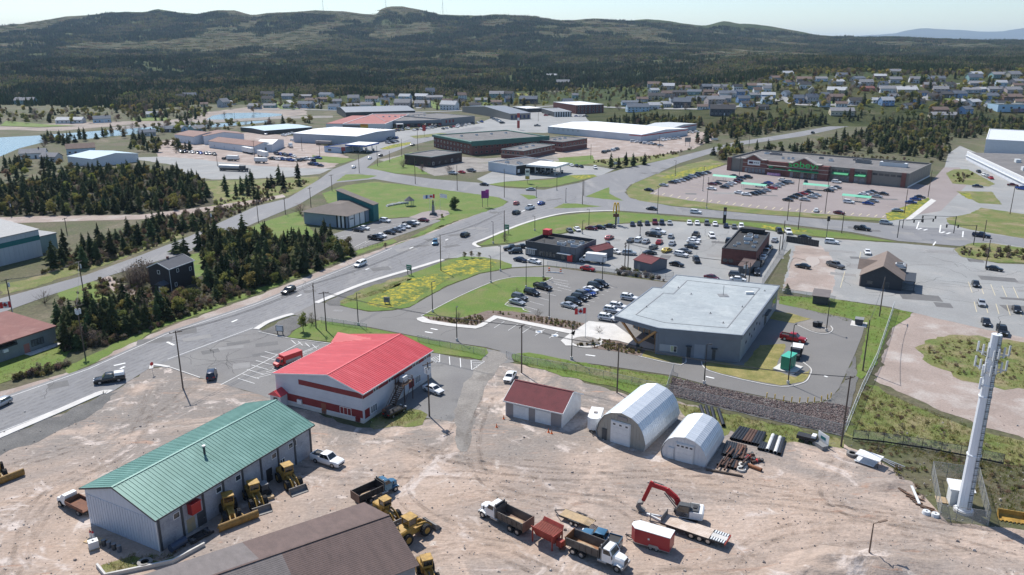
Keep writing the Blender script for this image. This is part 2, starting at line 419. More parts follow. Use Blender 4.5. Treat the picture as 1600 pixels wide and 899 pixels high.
# ---- water and shore at the left
sheet('shore',[(-300,196),(0,203),(90,205),(200,195),(330,190),(480,180),(480,168),(400,166),(320,176),(300,186),(0,196),(-300,190)],m_shore,1,jit=6,step=12)
sheet('inlet_water',[(-300,216),(-300,255),(0,245),(30,232),(70,222),(130,218),(175,213),(235,208),(268,205),(300,201),(340,199),(420,191),(420,188),(330,194),(215,199),(150,205),(60,212),(0,215)],m_water,2)
sheet('cove_water',[(322,187),(332,181),(355,177),(400,176),(440,178),(440,181),(400,185),(360,187)],m_water,3)
sheet('causeway',[(175,199),(250,192),(330,188),(440,182),(520,181),(520,184),(440,186),(330,192),(250,197),(175,204)],m_gravel,4)
# ---- the contractor's yard and its edges
sheet('dirt_yard',[(-250,780),(0,690),(90,650),(172,614),(236,574),(262,573),(313,591),(420,621),(560,668),(620,664),(690,650),(712,610),(770,566),(800,566),(880,585),
                    (985,620),(1050,625),(1200,668),(1318,690),(1360,712),(1400,735),(1440,775),(1480,815),(1600,828),(1900,900),(2300,1500),(800,2100),(-700,1500),(-500,900)],m_dirt,1,jit=1.2,step=1.5)
sheet('gravel_bank',[(-250,760),(0,684),(90,650),(160,616),(185,613),(165,632),(130,655),(60,690),(0,712),(-250,800)],m_dkgravel,3,jit=1.5)
sheet('shoulder',[(-250,735),(0,612),(100,585),(258,513),(400,463),(552,404),(612,383),(680,360),(760,327),(760,332),(680,366),(400,475),(258,523),(0,628),(-250,745)],m_track,2,jit=0.7)
# ---- paved lots
sheet('fire_hall_lot',[(236,574),(300,549),(400,513),(412,518),(450,528),(520,537),(560,560),(560,640),(470,640),(400,615),(313,591),(264,573)],m_lot,4)
sheet('fire_hall_rear_lot',[(600,650),(640,590),(672,551),(752,565),(760,545),(800,553),(803,566),(770,570),(735,640),(705,660),(650,652)],m_lot,4,jit=0.7)
sheet('gravel_lane',[(752,566),(770,548),(795,560),(775,580),(752,620),(742,660),(735,700),(715,700),(712,650),(722,610)],m_gravel,5,jit=0.8,smooth=3)
sheet('police_lot',[(457,492),(497,472),(530,478),(576,488),(612,486),(640,481),(675,461),(700,448),(750,428.5),(800,420),(855,417),(940,428),(1035,441),(1100,445),(1218,470),(1290,484),(1330,497),(1351,509),
                     (1347,525),(1336,553),(1311,607),(1300,620),(1285,627),(1248,630),(1198,621),(1110,603),(1050,587),(935,570),(800,554),(760,543),(675,531),(575,511),(500,501)],m_fresh,6)
sheet('dealership_lot',[(745,388),(800,382),(840,373),(880,366),(960,351),(1050,346),(1160,354),(1245,368),(1240,385),(1222,402),(1192,446),(1100,441),(1040,440),(950,425),(855,415),(800,418),(770,408),(740,402),(700,404)],m_lotpale,5)
sheet('mall_lot',[(1240,369),(1300,374),(1400,380),(1493,388),(1500,400),(1560,412),(1620,414),(1800,440),(1800,600),(1600,528),(1500,506),(1440,492),(1380,478),(1300,467),(1222,455),(1230,420)],m_lotpale,4,jit=0.5)
sheet('gravel_lot',[(1243,384),(1282,384),(1300,400),(1306,430),(1300,458),(1224,454),(1234,420)],m_track,5,jit=0.8)
sheet('supermarket_lot',[(1012,303),(1050,282),(1108,266),(1145,255),(1300,270),(1450,290),(1475,262),(1500,262),(1510,290),(1470,330),(1390,343),(1200,329),(1075,314)],m_lotpink,3)
sheet('store_road',[(1366,352),(1450,312),(1472,275),(1482,240),(1500,228),(1540,245),(1640,300),(1700,400),(1500,378),(1440,372)],m_lotpale,2)
sheet('gravel_track',[(1400,494),(1440,488),(1520,508),(1640,530),(1800,570),(1900,760),(1640,694),(1530,664),(1459,637),(1403,611),(1366,594),(1378,562),(1392,522)],m_track,2,jit=1.2)
sheet('legion_lot',[(495,374),(540,360),(600,343),(660,339),(690,345),(660,356),(552,393),(505,385)],m_lot,3)
sheet('mall_front_lot',[(560,235),(590,222),(600,207),(745,194),(780,180),(860,172),(960,176),(930,198),(850,208),(780,206),(690,213),(640,226),(590,240)],m_lotpale,2)
sheet('salvage_lot',[(235,224),(300,214),(400,206),(470,215),(500,226),(545,246),(520,262),(470,268),(400,262),(250,249)],m_track,2,jit=1.5,step=4)
sheet('truck_stop_lot',[(198,247),(250,245),(300,248),(385,258),(470,263),(520,264),(500,272),(450,277),(400,279),(330,281),(290,275),(272,258)],m_lotpale,3,jit=1.2,step=4)
sheet('warehouse_yard',[(845,222),(900,214),(1000,216),(1110,205),(1120,216),(1080,234),(1000,247),(940,252),(890,250),(850,240)],m_track,2,jit=1.5,step=4)
sheet('gas_station_lot',[(745,280),(770,268),(850,258),(930,260),(960,265),(934,277),(880,277),(790,284),(765,289)],m_lotpale,3)
sheet('motel_lot',[(590,250),(640,240),(760,248),(860,240),(905,244),(860,256),(760,268),(680,275),(650,266)],m_gravel,1,jit=1,step=4)
# ---- roads
ROAD=[(-250,740),(0,622),(138,574),(258,520),(400,473),(550,412.5),(610,386),(675,364),(713,347.6),(775,325),(795,316),(780,309),(713,301),(650,291),(585,280),(525,286),(500,300),(467,320),(400,348),(298,393),
        (175,430),(75,463),(0,490),(-250,545),(-250,520),(0,467),(135,430),(215,401),(295,370),(400,322.7),(450,310),(500,280),(520,265),(558,250),(600,232.6),(640,217.6),(700,205),(745,198),(760,200),(690,216),(640,228),(590,248),(573,262),(618,272),(675,280),
        (748,286),(790,294),(850,297),(905,286),(935,275),(975,264),(1050,247.6),(1148,222.6),(1227,210),(1300,197),(1340,190),(1345,194),(1310,201),(1255,213),(1150,228),(1063,255),(1018,275),(985,289),(975,300),(985,310),
        (1050,322.7),(1198,336.5),(1370,349),(1400,352),(1515,361),(1600,374),(1800,400),(1800,415),(1600,386),(1546,378),(1500,385),(1404,377),(1330,363),(1200,347),(1050,335.5),(960,329),(880,333),(820,348),(760,372),(743,379),(745,388),(700,404),(693,405.5),(650,418),(575,440.5),(496,473),(457,492),(400,513),(236,574),(175,613),(151,617.5),(0,682),(-250,790)]
highway=sheet('highway',ROAD,m_road,8)
sheet('back_lane',[(-200,352),(0,340),(70,338),(140,337),(218,336),(328,323),(400,312),(440,304),(446,308),(400,318),(328,330),(220,343),(140,345),(0,350),(-200,362)],m_track,4,jit=0.7,step=3)
sheet('house_drive',[(143,431),(160,426),(185,442),(215,456),(225,468),(205,470),(178,455)],m_track,5,jit=0.7)
# ---- lawns and verges
def lawn(px,m=m_grass,layer=10,jit=0.5,name='lawn',smooth=0): return sheet(name,px,m,layer,jit=jit,smooth=smooth)
lawn([(530,476),(560,456),(635,431),(695,408),(725,401),(755,402.5),(783,407),(800,414),(800,418.5),(750,427),(700,446.5),(675,459),(640,480),(612,485),(580,487),(545,481)])
lawn([(575,474),(600,456),(640,438),(680,428),(700,434),(672,455),(630,476),(600,482)],m_dand,11,1.3,'dandelion_patch',3)
lawn([(688,424),(712,408),(752,405),(778,411),(752,424),(712,432)],m_dand,11,1.3,'dandelion_patch',3)
lawn([(528,474),(560,455),(620,434),(640,436),(600,456),(560,470)],m_grassdry,11,1.4,'rough_grass',2)
lawn([(660,494),(679,483),(720,462),(766,442),(789,435.5),(812,433),(862,434),(846,443),(818,460),(790,476),(815,481),(830,489),(800,489),(766,488),(750,496),(720,501),(690,499)])
sheet('planting_bed',[(661,495),(690,496),(716,498),(745,491),(762,486),(800,487),(860,497),(915,506),(912,515),(899,517),(830,504),(772,493),(757,503),(745,510),(710,507),(672,501)],m_mulch,11,jit=0.3)
sheet('sidewalk',[(651,498),(661,495.3),(672,501),(710,507),(744,510),(757,503),(772,493.5),(830,504.5),(899,517.5),(897,526),(894,523),(777,498.3),(765,504.5),(755,511),(743,514.5),(705,511),(660,504.5),(652,501)],m_conc,22)
sheet('plaza',[(897,518),(920,502.5),(960,507),(985,525),(1023,540),(1074,552),(1067,554),(1008,545),(965,533),(935,530),(900,541),(884,541),(876,533),(885,526)],m_conc,22)
sheet('planting_bed',[(895,541),(935,530.5),(965,533.5),(1008,546),(1000,557),(965,550),(925,545)],m_mulch,12)
b=MB(); c=G(915,534.5)
for r0,z in ((4.0,0.17),(3.2,0.176)): b.poly([(c.x+r0*math.cos(t*.2618),c.y+r0*math.sin(t*.2618)) for t in range(24)],z,m_conc if r0>3.5 else m_gravel)
kind(b.build('round_paving'),'structure')
lawn([(1002,557),(1010,546.5),(1067,555),(1064,570)],m_straw,12)
lawn([(1098,570),(1110,564),(1162,572),(1187,540),(1227,538),(1222,555),(1208,580),(1243,590),(1266,577),(1264,588),(1255,597),(1220,603),(1160,592),(1105,578)],m_straw,12)
lawn([(1210,487),(1235,490),(1268,499),(1240,506),(1200,498)],m_straw,12)
sheet('gravel_island',[(1268,499),(1298,511),(1300,516),(1293,520),(1273,519),(1242,507)],m_gravel,12)
lawn([(450,527),(462,515),(478,507),(500,501),(575,512.5),(675,532.5),(760,545),(763,552),(751,562),(673,551),(600,545),(540,540),(518,535),(483,531)])
sheet('gravel_bank',[(404,519),(425,509),(456,494),(484,496),(478,506),(462,515),(448,527),(420,521)],m_dkgravel,9,jit=0.8)
sheet('gravel_bank',[(508,473),(560,449),(625,426),(690,406),(697,408),(640,432),(560,457),(530,479),(515,478)],m_dkgravel,9,jit=0.5)
lawn([(801,553.5),(827,551),(935,572.5),(1046,590),(1040,613),(985,615),(960,605),(880,588),(803,565)],m_grass,10,0.8)
lawn([(850,562),(900,569),(985,583),(1040,592),(1040,605),(960,592),(900,580)],m_grassdry,11,1.5,'rough_grass')
lawn([(1217,463),(1296,466.5),(1397,483),(1426,489),(1419,498),(1391,514),(1368,570),(1346,593),(1338,588),(1355,511),(1330,499),(1217,475)])
lawn([(1330,640),(1350,600),(1372,604),(1400,622),(1455,645),(1540,676),(1660,705),(1660,740),(1560,722),(1480,705),(1420,690),(1340,690),(1322,680)],m_grassdry,4,2.2,'rough_grass')
lawn([(1437,545),(1452,530),(1500,524),(1560,530),(1640,548),(1700,600),(1640,612),(1590,606),(1540,603),(1480,582),(1445,562)],m_grassdry,5,2.0,'rough_grass',2)
sheet('gravel_shoulder',[(1310,610),(1336,556),(1340,590),(1330,634),(1300,632),(1285,629)],m_dkgravel,9,jit=0.5)
lawn([(503,303),(540,290),(585,284),(650,291),(715,300),(775,308),(793,315),(786,322),(740,337),(700,350),(652,369),(640,372),(680,350),(690,344),(660,338),(600,342),(560,354),(540,358),(520,330)],m_grass,10,0.8)
lawn([(402,350),(450,335),(468,330),(480,352),(500,372),(480,378),(400,372),(380,362)],m_grass,10,0.8)
lawn([(612,385),(652,370),(690,353),(700,351),(660,368)],m_grass,10,0.5)
sheet('memorial_paving',[(639,340),(660,332),(685,328),(700,330),(703,335),(690,341),(668,346)],m_lotpink,12)
lawn([(525,284),(540,273),(560,272.5),(590,275),(575,279)],m_grass,10,0.6)
lawn([(573,262.6),(585,257.6),(643,238),(650,250),(645,258),(672,273),(618,271.5)],m_grass,10,0.8)
lawn([(488,243),(540,247),(556,250),(532,256),(490,253)],m_grass,10,0.8)
lawn([(593,233),(615,226),(643,222),(640,226),(605,234)],m_dand,10,0.8,'dandelion_patch')
lawn([(640,213),(690,208),(705,210),(650,217)],m_grassdry,10,0.8)
lawn([(762,288.5),(788,284.5),(860,281),(890,274),(928,273),(934,276),(900,284),(862,292.5),(820,293.5),(780,291)],m_grass,10,0.5)
lawn([(888,275),(928,273.5),(932,276),(905,281)],m_dand,11,0.8,'dandelion_patch')
for px in ([(812,304),(836,306),(840,310),(826,312.5)],[(864,326),(880,318.5),(900,318.5),(941,323),(910,325)],[(914,307.5),(952,292.7),(952.5,303),(974,314),(940,311)]):
    lawn(px,m_grass,10,0.3)
lawn([(748,384),(780,365),(820,350),(860,339.5),(910,333.5),(960,331),(1050,338),(1200,350),(1330,366),(1403,379),(1300,372),(1240,366),(1160,352),(1050,344),(960,350),(880,364),(840,371),(800,380)],m_grass,10,0.5)
lawn([(850,362),(900,350),(955,345),(950,350),(880,363)],m_grassdry,11,0.8,'rough_grass')
lawn([(1190,352),(1240,358),(1262,361),(1240,364),(1190,356)],m_dand,11,0.8,'dandelion_patch')
lawn([(979,299),(988,288),(1025,272.7),(1075,257),(1110,249),(1134,256),(1108,267),(1050,282.5),(1014,303),(1075,313.5),(1200,328.5),(1384,342),(1384,346),(1198,336),(1050,322),(1000,314),(982,308)],m_grassdry,10,0.5)
lawn([(1030,278),(1085,263),(1130,257.5),(1106,266),(1050,280)],m_dand,11,1.0,'dandelion_patch')
lawn([(1384,334),(1451,309),(1453,313),(1415,342),(1386,346)],m_dand,11,0.4,'dandelion_patch')
sheet('sidewalk',[(1455,311),(1463,314),(1425,343),(1410,347)],m_conc,12)
lawn([(1478,271),(1490,265),(1513,265),(1555,288),(1545,292),(1488,287)],m_grassdry,10,0.6)
lawn([(1494,299),(1550,300),(1565,320),(1530,318)],m_grassdry,10,0.5)
lawn([(1496,301),(1515,302),(1520,312),(1512,311)],m_dand,11,0.5,'dandelion_patch')
lawn([(1478,341),(1513,335),(1533,325),(1600,335),(1700,345),(1700,385),(1600,373),(1515,359),(1482,350)],m_grassdry,10,0.5)
lawn([(1490,390),(1520,380),(1546,380),(1600,388),(1700,400),(1700,425),(1600,411),(1560,411),(1502,402)],m_grassdry,10,0.6)
lawn([(0,600),(30,590),(100,565),(118,540),(105,525),(60,515),(-60,560),(-120,640)],m_grass,6,1.0)
lawn([(90,445),(140,435),(165,448),(180,470),(140,475),(90,465)],m_grass,6,1.2)
lawn([(300,398),(330,390),(330,420),(300,440),(270,462),(240,462),(270,440)],m_grass,6,1.0)
lawn([(0,462),(50,450),(160,416),(225,392),(290,368),(260,362),(150,400),(50,435),(0,445)],m_grassdry,4,1.2,'rough_grass')
lawn([(108,585),(258,510),(400,460),(550,401),(620,378),(616,374),(540,396),(400,452),(258,500),(100,575)],m_grass,4,1.0)
lawn([(320,283),(400,281),(500,276),(490,290),(440,310),(400,320),(330,326)],m_grassdry,2,1.5)
lawn([(745,255),(930,250),(1060,240),(1060,246),(975,262),(930,258),(860,254)],m_grassdry,4,1.0)
lawn([(870,247),(925,243),(930,254),(900,260),(880,258)],m_grass,5,0.8)
sheet('puddle',[(1259,404),(1276,402),(1280,411),(1271,418),(1263,414)],mat('muddy puddle',(0.42,0.34,0.27),rough=0.3),12,jit=0.8,smooth=3)
# shoulder and concrete sidewalk beside the highway
def walk(px,wd,name='sidewalk',h=0.14,side=0.0,k=6,m=m_conc):
    b=MB(); ribbon(b,openc([G(*p).xy for p in px],k),wd,0.0,h,m,side); return struct(name,b)
walk([(-250,785),(-60,709),(0,682),(80,648),(151,617),(166,613),(172,613.5)],1.7)
walk([(400,515),(418,504),(440,496),(458,491)],1.5)
walk([(494,474),(520,463),(575,441.5),(650,419),(692,406)],1.7)
walk([(749,387),(741,381),(760,373),(820,349),(880,334),(940,330),(962,330)],1.4)
walk([(236,577),(238,571),(246,571),(264,574)],0.8)
walk([(264,574),(313,591)],0.25,'kerb')
def kerb(px,k=6): return walk(px,0.22,'kerb',0.15,0.0,k)
kerb([(658,494.5),(679,483.5),(720,462.5),(766,442.5),(789,436),(812,433),(863,434.3),(846,443.5),(818,460.5),(789,476.5),(815,481.5),(818,485),(830,489)],3)
kerb([(997,557),(1064,571.5),(1072,558)],2); kerb([(1096,566),(1098,572),(1110,581),(1160,594),(1220,605),(1255,599),(1265,588),(1267,577),(1255,567)],4)
kerb([(1242,507),(1273,520.5),(1293,522),(1301,516),(1298,510)],4)
kerb([(404,519),(450,529),(483,533),(520,538)],3)
# ---- painted marks: each one a piece of its road or lot
def stripe(p,q,wd,m=m_line_w,parent=None,z=0.085,px=True):
    a,c=(G(*p),G(*q)) if px else (Vector((*p[:2],0)),Vector((*q[:2],0)))
    d=(c-a).normalized(); nn=Vector((-d.y,d.x,0))*wd/2
    b=MB(); b.face([(x.x,x.y,z) for x in (a-nn,c-nn,c+nn,a+nn)],m); o=b.build('painted_line')
    if parent: o.parent=parent
    else: kind(o,'structure')
    return o
by={}
for o in COL.objects: by.setdefault(o.name.split('.')[0],o)
pol,fh,sm,ml,lg,fr=(by[k] for k in ('police_lot','fire_hall_lot','supermarket_lot','mall_lot','legion_lot','fire_hall_rear_lot'))
for px in ([(0,626),(138,577.5),(258,523.5),(400,476),(550,415.5),(612,388.5)],[(0,676),(100,636),(150,614)],[(262,562),(330,537),(395,513)]):
    for p,q in zip(px,px[1:]): stripe(p,q,0.16,parent=highway)
for p,q in [((178,572),(196,568)),((188,577),(195,573.5)),((261,535),(272,540)),((362,504),(371,500)),((464,464),(471,461)),((571,422),(577,420)),((640,389),(646,386.5)),((696,376),(700,374)),((815,331),(820,329))]:
    stripe(p,q,0.55,parent=highway)
for k in (0,1,4,5): stripe((1434+k*9,359+k*1.4),(1440+k*9,357+k*1.4),0.8,parent=highway)
for (p,q) in [((1432,358),(1436,347)),((1468,364),(1470,352)),((1504,371),(1505,362)),((1458,384),(1462,378))]: stripe(p,q,0.45,parent=highway)
for p,q in [((673,514),(684,516)),((664,519),(676,521)),((915,555),(930,557)),((1103,589),(1116,592)),((1288,588),(1293,590))]: stripe(p,q,0.5,parent=pol)
for k in range(6): stripe((772+k*22-(0 if k<3 else 2),513+k*4.0),(788+k*21,503+k*4.1),0.12,parent=pol)
for u, v in ((842, 519), (867, 525)):    # blue-white access symbols
    c=G(u,v); b=MB(); b.box(c.x-0.8,c.x+0.8,c.y-0.8,c.y+0.8,0.08,0.086,m_line_w); o=b.build('painted_square',pol)
    b=MB(); b.poly([(c.x+0.45*math.cos(t*.5236),c.y-0.1+0.45*math.sin(t*.5236)) for t in range(12)],0.09,mat('access blue',(0.25,0.35,0.5))); b.build('access_symbol',pol)
for k in range(6): stripe((815+k*9.0,478-k*7.2),(840+k*9.5,485-k*7.4),0.12,parent=pol)
for k in range(4): stripe((862+k*3,436+k*4.5),(887+k*2,440+k*5),0.12,parent=pol)
for k in range(8): stripe((880+k*7.6,482-k*5.2),(906+k*7.6,488-k*5.3),0.12,parent=pol)
for k in range(9):
    stripe((470-k*9,552+k*5),(498-k*9,541+k*5.5),0.14,m_line_w,fh)
for k in range(7): stripe((372+k*7,592-k*7),(398+k*7,600-k*7.2),0.14,m_line_w,fh)
stripe((345,602),(470,536),0.16,m_line_w,fh)
for k in range(4): stripe((455+k*11,532+k*2.3),(462+k*11,538+k*2.4),0.14,m_line_w,fh)
# hatched bays behind the fire hall
for k in range(5): stripe((672+k*2,562.5+k*1.2),(686+k*0.2,554.5+k*2.6),0.13,m_line_w,fr)
for k in range(6): stripe((737+k*1.0,564.5+k*2.6),(757-k*2.8,565+k*2.6),0.13,m_line_w,fr)
for p,q in [((687,554),(687,567)),((702,558),(703,571)),((719,560),(720,575)),((736,563.5),(737,579)),((737,579),(757,565.5)),((671,563),(687,567)),((672,563),(687,554))]: stripe(p,q,0.15,m_line_w,fr)
for k in range(30):
    u=1022+k*12.3; v=table([(1022,303.5),(1075,312.5),(1200,327),(1390,341)],u); stripe((u,v),(u+4.5,v-3.2),0.35,m_line_y,sm)
for (u,v,n) in ((1060,300,7),(1150,306,6),(1230,316,7),(1318,322,7),(1384,322,4)):
    for k in range(n): stripe((u+k*8,v-k*4.4),(u+k*8+20,v-k*4.4+2.5),0.14,m_line_y,sm)
for k in range(6): stripe((1513+k*17.5,441+k*2.0),(1519+k*18,458+k*2.2),0.14,m_line_y,ml)
for k in range(6): stripe((1522+k*17,472+k*1.6),(1526+k*17.5,488+k*1.8),0.14,m_line_y,ml)
stripe((1320,425),(1313,450),0.14,m_line_y,ml); stripe((1345,394),(1343,404),0.14,m_line_y,ml)
for k in range(7): stripe((512+k*20,375-k*4.6),(530+k*20,372-k*4.6),0.13,m_line_w,lg); stripe((553+k*17,387-k*6),(573+k*17,377-k*5.4),0.13,m_line_w,lg)
# tyre tracks pressed into the yard
def track_material(name,c):
    m=bpy.data.materials.new(name); m.use_nodes=True; N=m.node_tree.nodes; L=m.node_tree.links; P=N['Principled BSDF']; P.inputs['Base Color'].default_value=(*c,1); P.inputs['Roughness'].default_value=0.95; P.inputs['Specular IOR Level'].default_value=0.1
    pos=N.new('ShaderNodeNewGeometry').outputs['Position']; n=N.new('ShaderNodeTexNoise'); n.inputs['Scale'].default_value=0.5; n.inputs['Detail'].default_value=7; n.inputs['Roughness'].default_value=0.7; L.new(pos,n.inputs['Vector'])
    r=N.new('ShaderNodeMapRange'); r.inputs[1].default_value=0.42; r.inputs[2].default_value=0.66; r.inputs[3].default_value=0.0; r.inputs[4].default_value=0.2; L.new(n.outputs[0],r.inputs[0])
    t=N.new('ShaderNodeBsdfTransparent'); x=N.new('ShaderNodeMixShader'); L.new(r.outputs[0],x.inputs[0]); L.new(t.outputs[0],x.inputs[1]); L.new(P.outputs[0],x.inputs[2]); L.new(x.outputs[0],N['Material Output'].inputs[0]); return m
m_trkd,m_trkp=track_material('damp tyre track',(0.145,0.11,0.09)),track_material('pale tyre track',(0.52,0.45,0.39))
yard=by['dirt_yard']; tr=random.Random(12)
TRK=[[(300,690),(500,745),(700,735),(950,760),(1250,790),(1600,850)],[(560,680),(700,710),(900,730),(1150,760),(1400,800),(1640,840)],[(740,640),(700,700),(640,760),(700,820),(900,850)],[(0,730),(120,700),(260,640),(300,600)],[(-40,830),(90,760),(200,690),(240,600)],[(650,700),(850,740),(1100,745),(1300,760)],
       [(620,880),(760,860),(900,905),(1100,890),(1300,860),(1500,850)],[(700,790),(800,770),(950,790),(1000,820)],[(860,790),(930,780),(1000,800)],[(1150,870),(1250,830),(1400,830),(1600,870)],[(760,620),(740,690),(760,760),(860,790)],[(20,899),(60,820),(110,760),(200,720)],[(1320,700),(1290,760),(1330,800),(1420,820)]]
for k,px in enumerate(TRK):
    for q in range(3):
        m=m_trkd if (k+q) % 3 else m_trkp; P_=openc([G(u+tr.uniform(-14,14),v+tr.uniform(-8,8)).xy for u,v in px],10)
        for s_ in (-1,1):
            L_,R_=[],[]
            for i,p in enumerate(P_):
                d=(P_[min(i+1,len(P_)-1)]-P_[max(i-1,0)]).normalized(); nn=Vector((-d.y,d.x)); c=p+nn*s_*1.0; wv=0.34+0.14*noise.noise(Vector((p.x*.4,p.y*.4,k))); L_.append(c+nn*wv); R_.append(c-nn*wv)
            mb=MB(); z=0.02+0.0015*(k*3+q)
            for i in range(len(P_)-1): mb.face([(*R_[i],z),(*R_[i+1],z),(*L_[i+1],z),(*L_[i],z)],m)
            mb.build('tyre_track',yard)
# woodland floor
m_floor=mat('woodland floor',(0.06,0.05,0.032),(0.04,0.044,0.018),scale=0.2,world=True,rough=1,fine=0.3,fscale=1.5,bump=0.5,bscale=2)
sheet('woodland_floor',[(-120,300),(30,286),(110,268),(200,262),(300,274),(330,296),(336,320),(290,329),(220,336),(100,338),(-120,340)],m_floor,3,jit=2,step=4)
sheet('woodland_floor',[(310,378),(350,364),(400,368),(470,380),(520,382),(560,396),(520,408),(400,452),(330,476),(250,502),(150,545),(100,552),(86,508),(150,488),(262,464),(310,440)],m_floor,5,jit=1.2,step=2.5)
# patched paving: squares of newer or older asphalt let into the roads and lots, and dark cracks
m_pat=[mat('asphalt patch dark',(0.115,0.113,0.112),(0.14,0.138,0.136),scale=0.4,world=True,rough=0.9,fine=0.15),mat('asphalt patch pale',(0.235,0.23,0.225),(0.2,0.196,0.19),scale=0.4,world=True,rough=0.9,fine=0.15)]
m_crack=mat('sealed crack',(0.05,0.05,0.05),rough=0.8)
pr_=random.Random(44)
def patches(par,px,n,z,deg,s0,s1,cracks=0):
    poly=[tuple(G(*p).xy) for p in px]; xs=[p[0] for p in poly]; ys=[p[1] for p in poly]
    def ins(p):
        c=False; k=len(poly)
        for i in range(k):
            (x0,y0),(x1,y1)=poly[i],poly[(i+1) % k]
            if (y0>p[1]) != (y1>p[1]) and p[0]<(x1-x0)*(p[1]-y0)/(y1-y0)+x0: c=not c
        return c
    done=0
    while done<n+cracks:
        p=(pr_.uniform(min(xs),max(xs)),pr_.uniform(min(ys),max(ys)))
        if not ins(p): continue
        a=R(deg+pr_.uniform(-8,8)); mb=MB()
        if done<n:
            l_,w_=pr_.uniform(s0,s1),pr_.uniform(s0,s1)*.5; mb.box(-l_,l_,-w_,w_,z,z+.003+.0005*(done % 5),m_pat[pr_.random()<.45],a,(0,0)); mb.build('asphalt_patch',par,loc=(*p,0))
        else:
            q=Vector((0,0)); d=a+pr_.choice([0,1.57])
            for k in range(12): e=q+Vector((math.cos(d),math.sin(d)))*pr_.uniform(.8,1.6); mb.bar((*q,z+.002),(*e,z+.002),.09,.004,m_crack); q=e; d += pr_.uniform(-.45,.45)
            mb.build('crack',par,loc=(*p,0))
        done += 1
patches(highway,[(0,628),(258,525),(400,478),(610,392),(775,330),(800,340),(690,400),(400,505),(150,600),(0,668)],16,.064,27,1.5,4.5,26)
patches(highway,[(800,330),(900,300),(960,275),(1050,252),(1060,256),(985,290),(930,325),(820,340)],8,.064,40,1.5,5,12); patches(highway,[(1050,326),(1370,352),(1500,365),(1500,378),(1330,360),(1050,333)],8,.064,-10,1.5,5,10)
patches(ml,[(1310,390),(1480,392),(1590,420),(1640,470),(1590,515),(1440,485),(1320,462)],16,.04,-15,2,6,34); patches(by['dealership_lot'],[(900,372),(1050,350),(1230,370),(1190,435),(1050,430),(920,412)],8,.046,-15,1.5,5,20)
patches(pol,[(520,485),(640,484),(760,500),(760,538),(640,520),(520,500)],3,.052,-12,1,2.5,4); patches(fh,[(260,568),(390,522),(440,534),(400,585),(330,585)],6,.04,25,1.5,4,14); patches(sm,[(1060,290),(1140,270),(1400,300),(1380,335),(1080,310)],6,.034,-12,2,6,16)
# loose stones over the yard
rs_=random.Random(8); mb=MB(); m_ls=[mat(f'loose stone {k}',c,rough=.95) for k,c in enumerate(((.36,.31,.27),(.26,.22,.2),(.48,.43,.39)))]
for k in range(2200):
    g_=G(rs_.uniform(-20,1620),640+280*rs_.random() ** .8); s=rs_.uniform(.05,.15)*(2 if rs_.random()<.05 else 1); m=rs_.choice(m_ls)
    if g_.y>148: continue
    ring=[(g_.x+s*rs_.uniform(.7,1.2)*math.cos(a),g_.y+s*rs_.uniform(.7,1.2)*math.sin(a),.0) for a in (.3,1.9,3.4,5.0)]; mb.hexa(ring,[(lerp(q[0],g_.x,.4),lerp(q[1],g_.y,.4),s*rs_.uniform(.6,1.1)+.02) for q in ring],m)
kind(mb.build('yard_stones'),'stuff')
# darkened wheel paths along the highway lanes
fe=[(0,630),(138,580),(258,526),(400,479),(550,418),(610,392),(700,358),(790,322),(880,300)]; ne=[(0,676),(100,635),(200,592),(400,508),(520,462),(650,414),(740,374),(820,346),(930,318)]
Fp,Np=openc([G(*p).xy for p in fe],6),openc([G(*p).xy for p in ne],6)
m_wp=track_material('tyre darkened lane',(0.10,0.10,0.102))
for k,t_ in enumerate((.09,.2,.32,.43,.57,.68,.8,.91)):
    mid=[f_.lerp(n_,t_) for f_,n_ in zip(Fp,Np)]; mb=MB()
    for i in range(len(mid)-1):
        d=(mid[i+1]-mid[i]).normalized(); nn=Vector((-d.y,d.x))*.38; d2=(mid[min(i+2,len(mid)-1)]-mid[i]).normalized(); n2=Vector((-d2.y,d2.x))*.38; z=.0605+.0004*k
        mb.face([(*(mid[i]-nn),z),(*(mid[i+1]-n2),z),(*(mid[i+1]+n2),z),(*(mid[i]+nn),z)],m_wp)
    mb.build('wheel_path',highway)
# ================================================================== BUILDINGS
m_glass=mat('window glass',(0.03,0.04,0.05),rough=0.08,spec=0.8)
m_glassb=mat('curtained glass',(0.20,0.23,0.26),(0.10,0.12,0.15),scale=0.8,rough=0.12,spec=0.8)
m_white=worn('white trim',(0.72,0.72,0.71),0.12)
m_offw=worn('off white metal',(0.62,0.64,0.65),0.1,0.5,0.5)
m_black=worn('black trim',(0.025,0.025,0.028),0.3)
m_dgrey=worn('dark grey metal',(0.07,0.075,0.08),0.3)
m_mgrey=worn('mid grey metal',(0.22,0.225,0.23),0.2)
m_galv=worn('galvanised steel',(0.42,0.43,0.44),0.25,1.5,0.45,0.6)
m_brick=mat('dark red brick',(0.16,0.06,0.05),(0.11,0.045,0.04),scale=0.6,rough=0.85,fine=0.25,fscale=6)
m_brickr=mat('red brick',(0.20,0.085,0.07),(0.15,0.06,0.05),scale=0.5,rough=0.85,fine=0.2,fscale=5)
m_tar=mat('tar and gravel roof',(0.17,0.16,0.155),(0.125,0.12,0.118),scale=0.12,rough=0.95,fine=0.15,fscale=2.5,c3=(0.21,0.2,0.19),scale3=0.3,lo3=0.55,hi3=0.7)
m_tarblack=mat('black membrane roof',(0.02,0.021,0.022),(0.034,0.034,0.036),scale=0.2,rough=0.8,fine=0.15)
m_wood=mat('weathered brown wood',(0.17,0.095,0.06),(0.10,0.06,0.04),scale=1.5,rough=0.85,fine=0.3,stretch=(1,1,6))
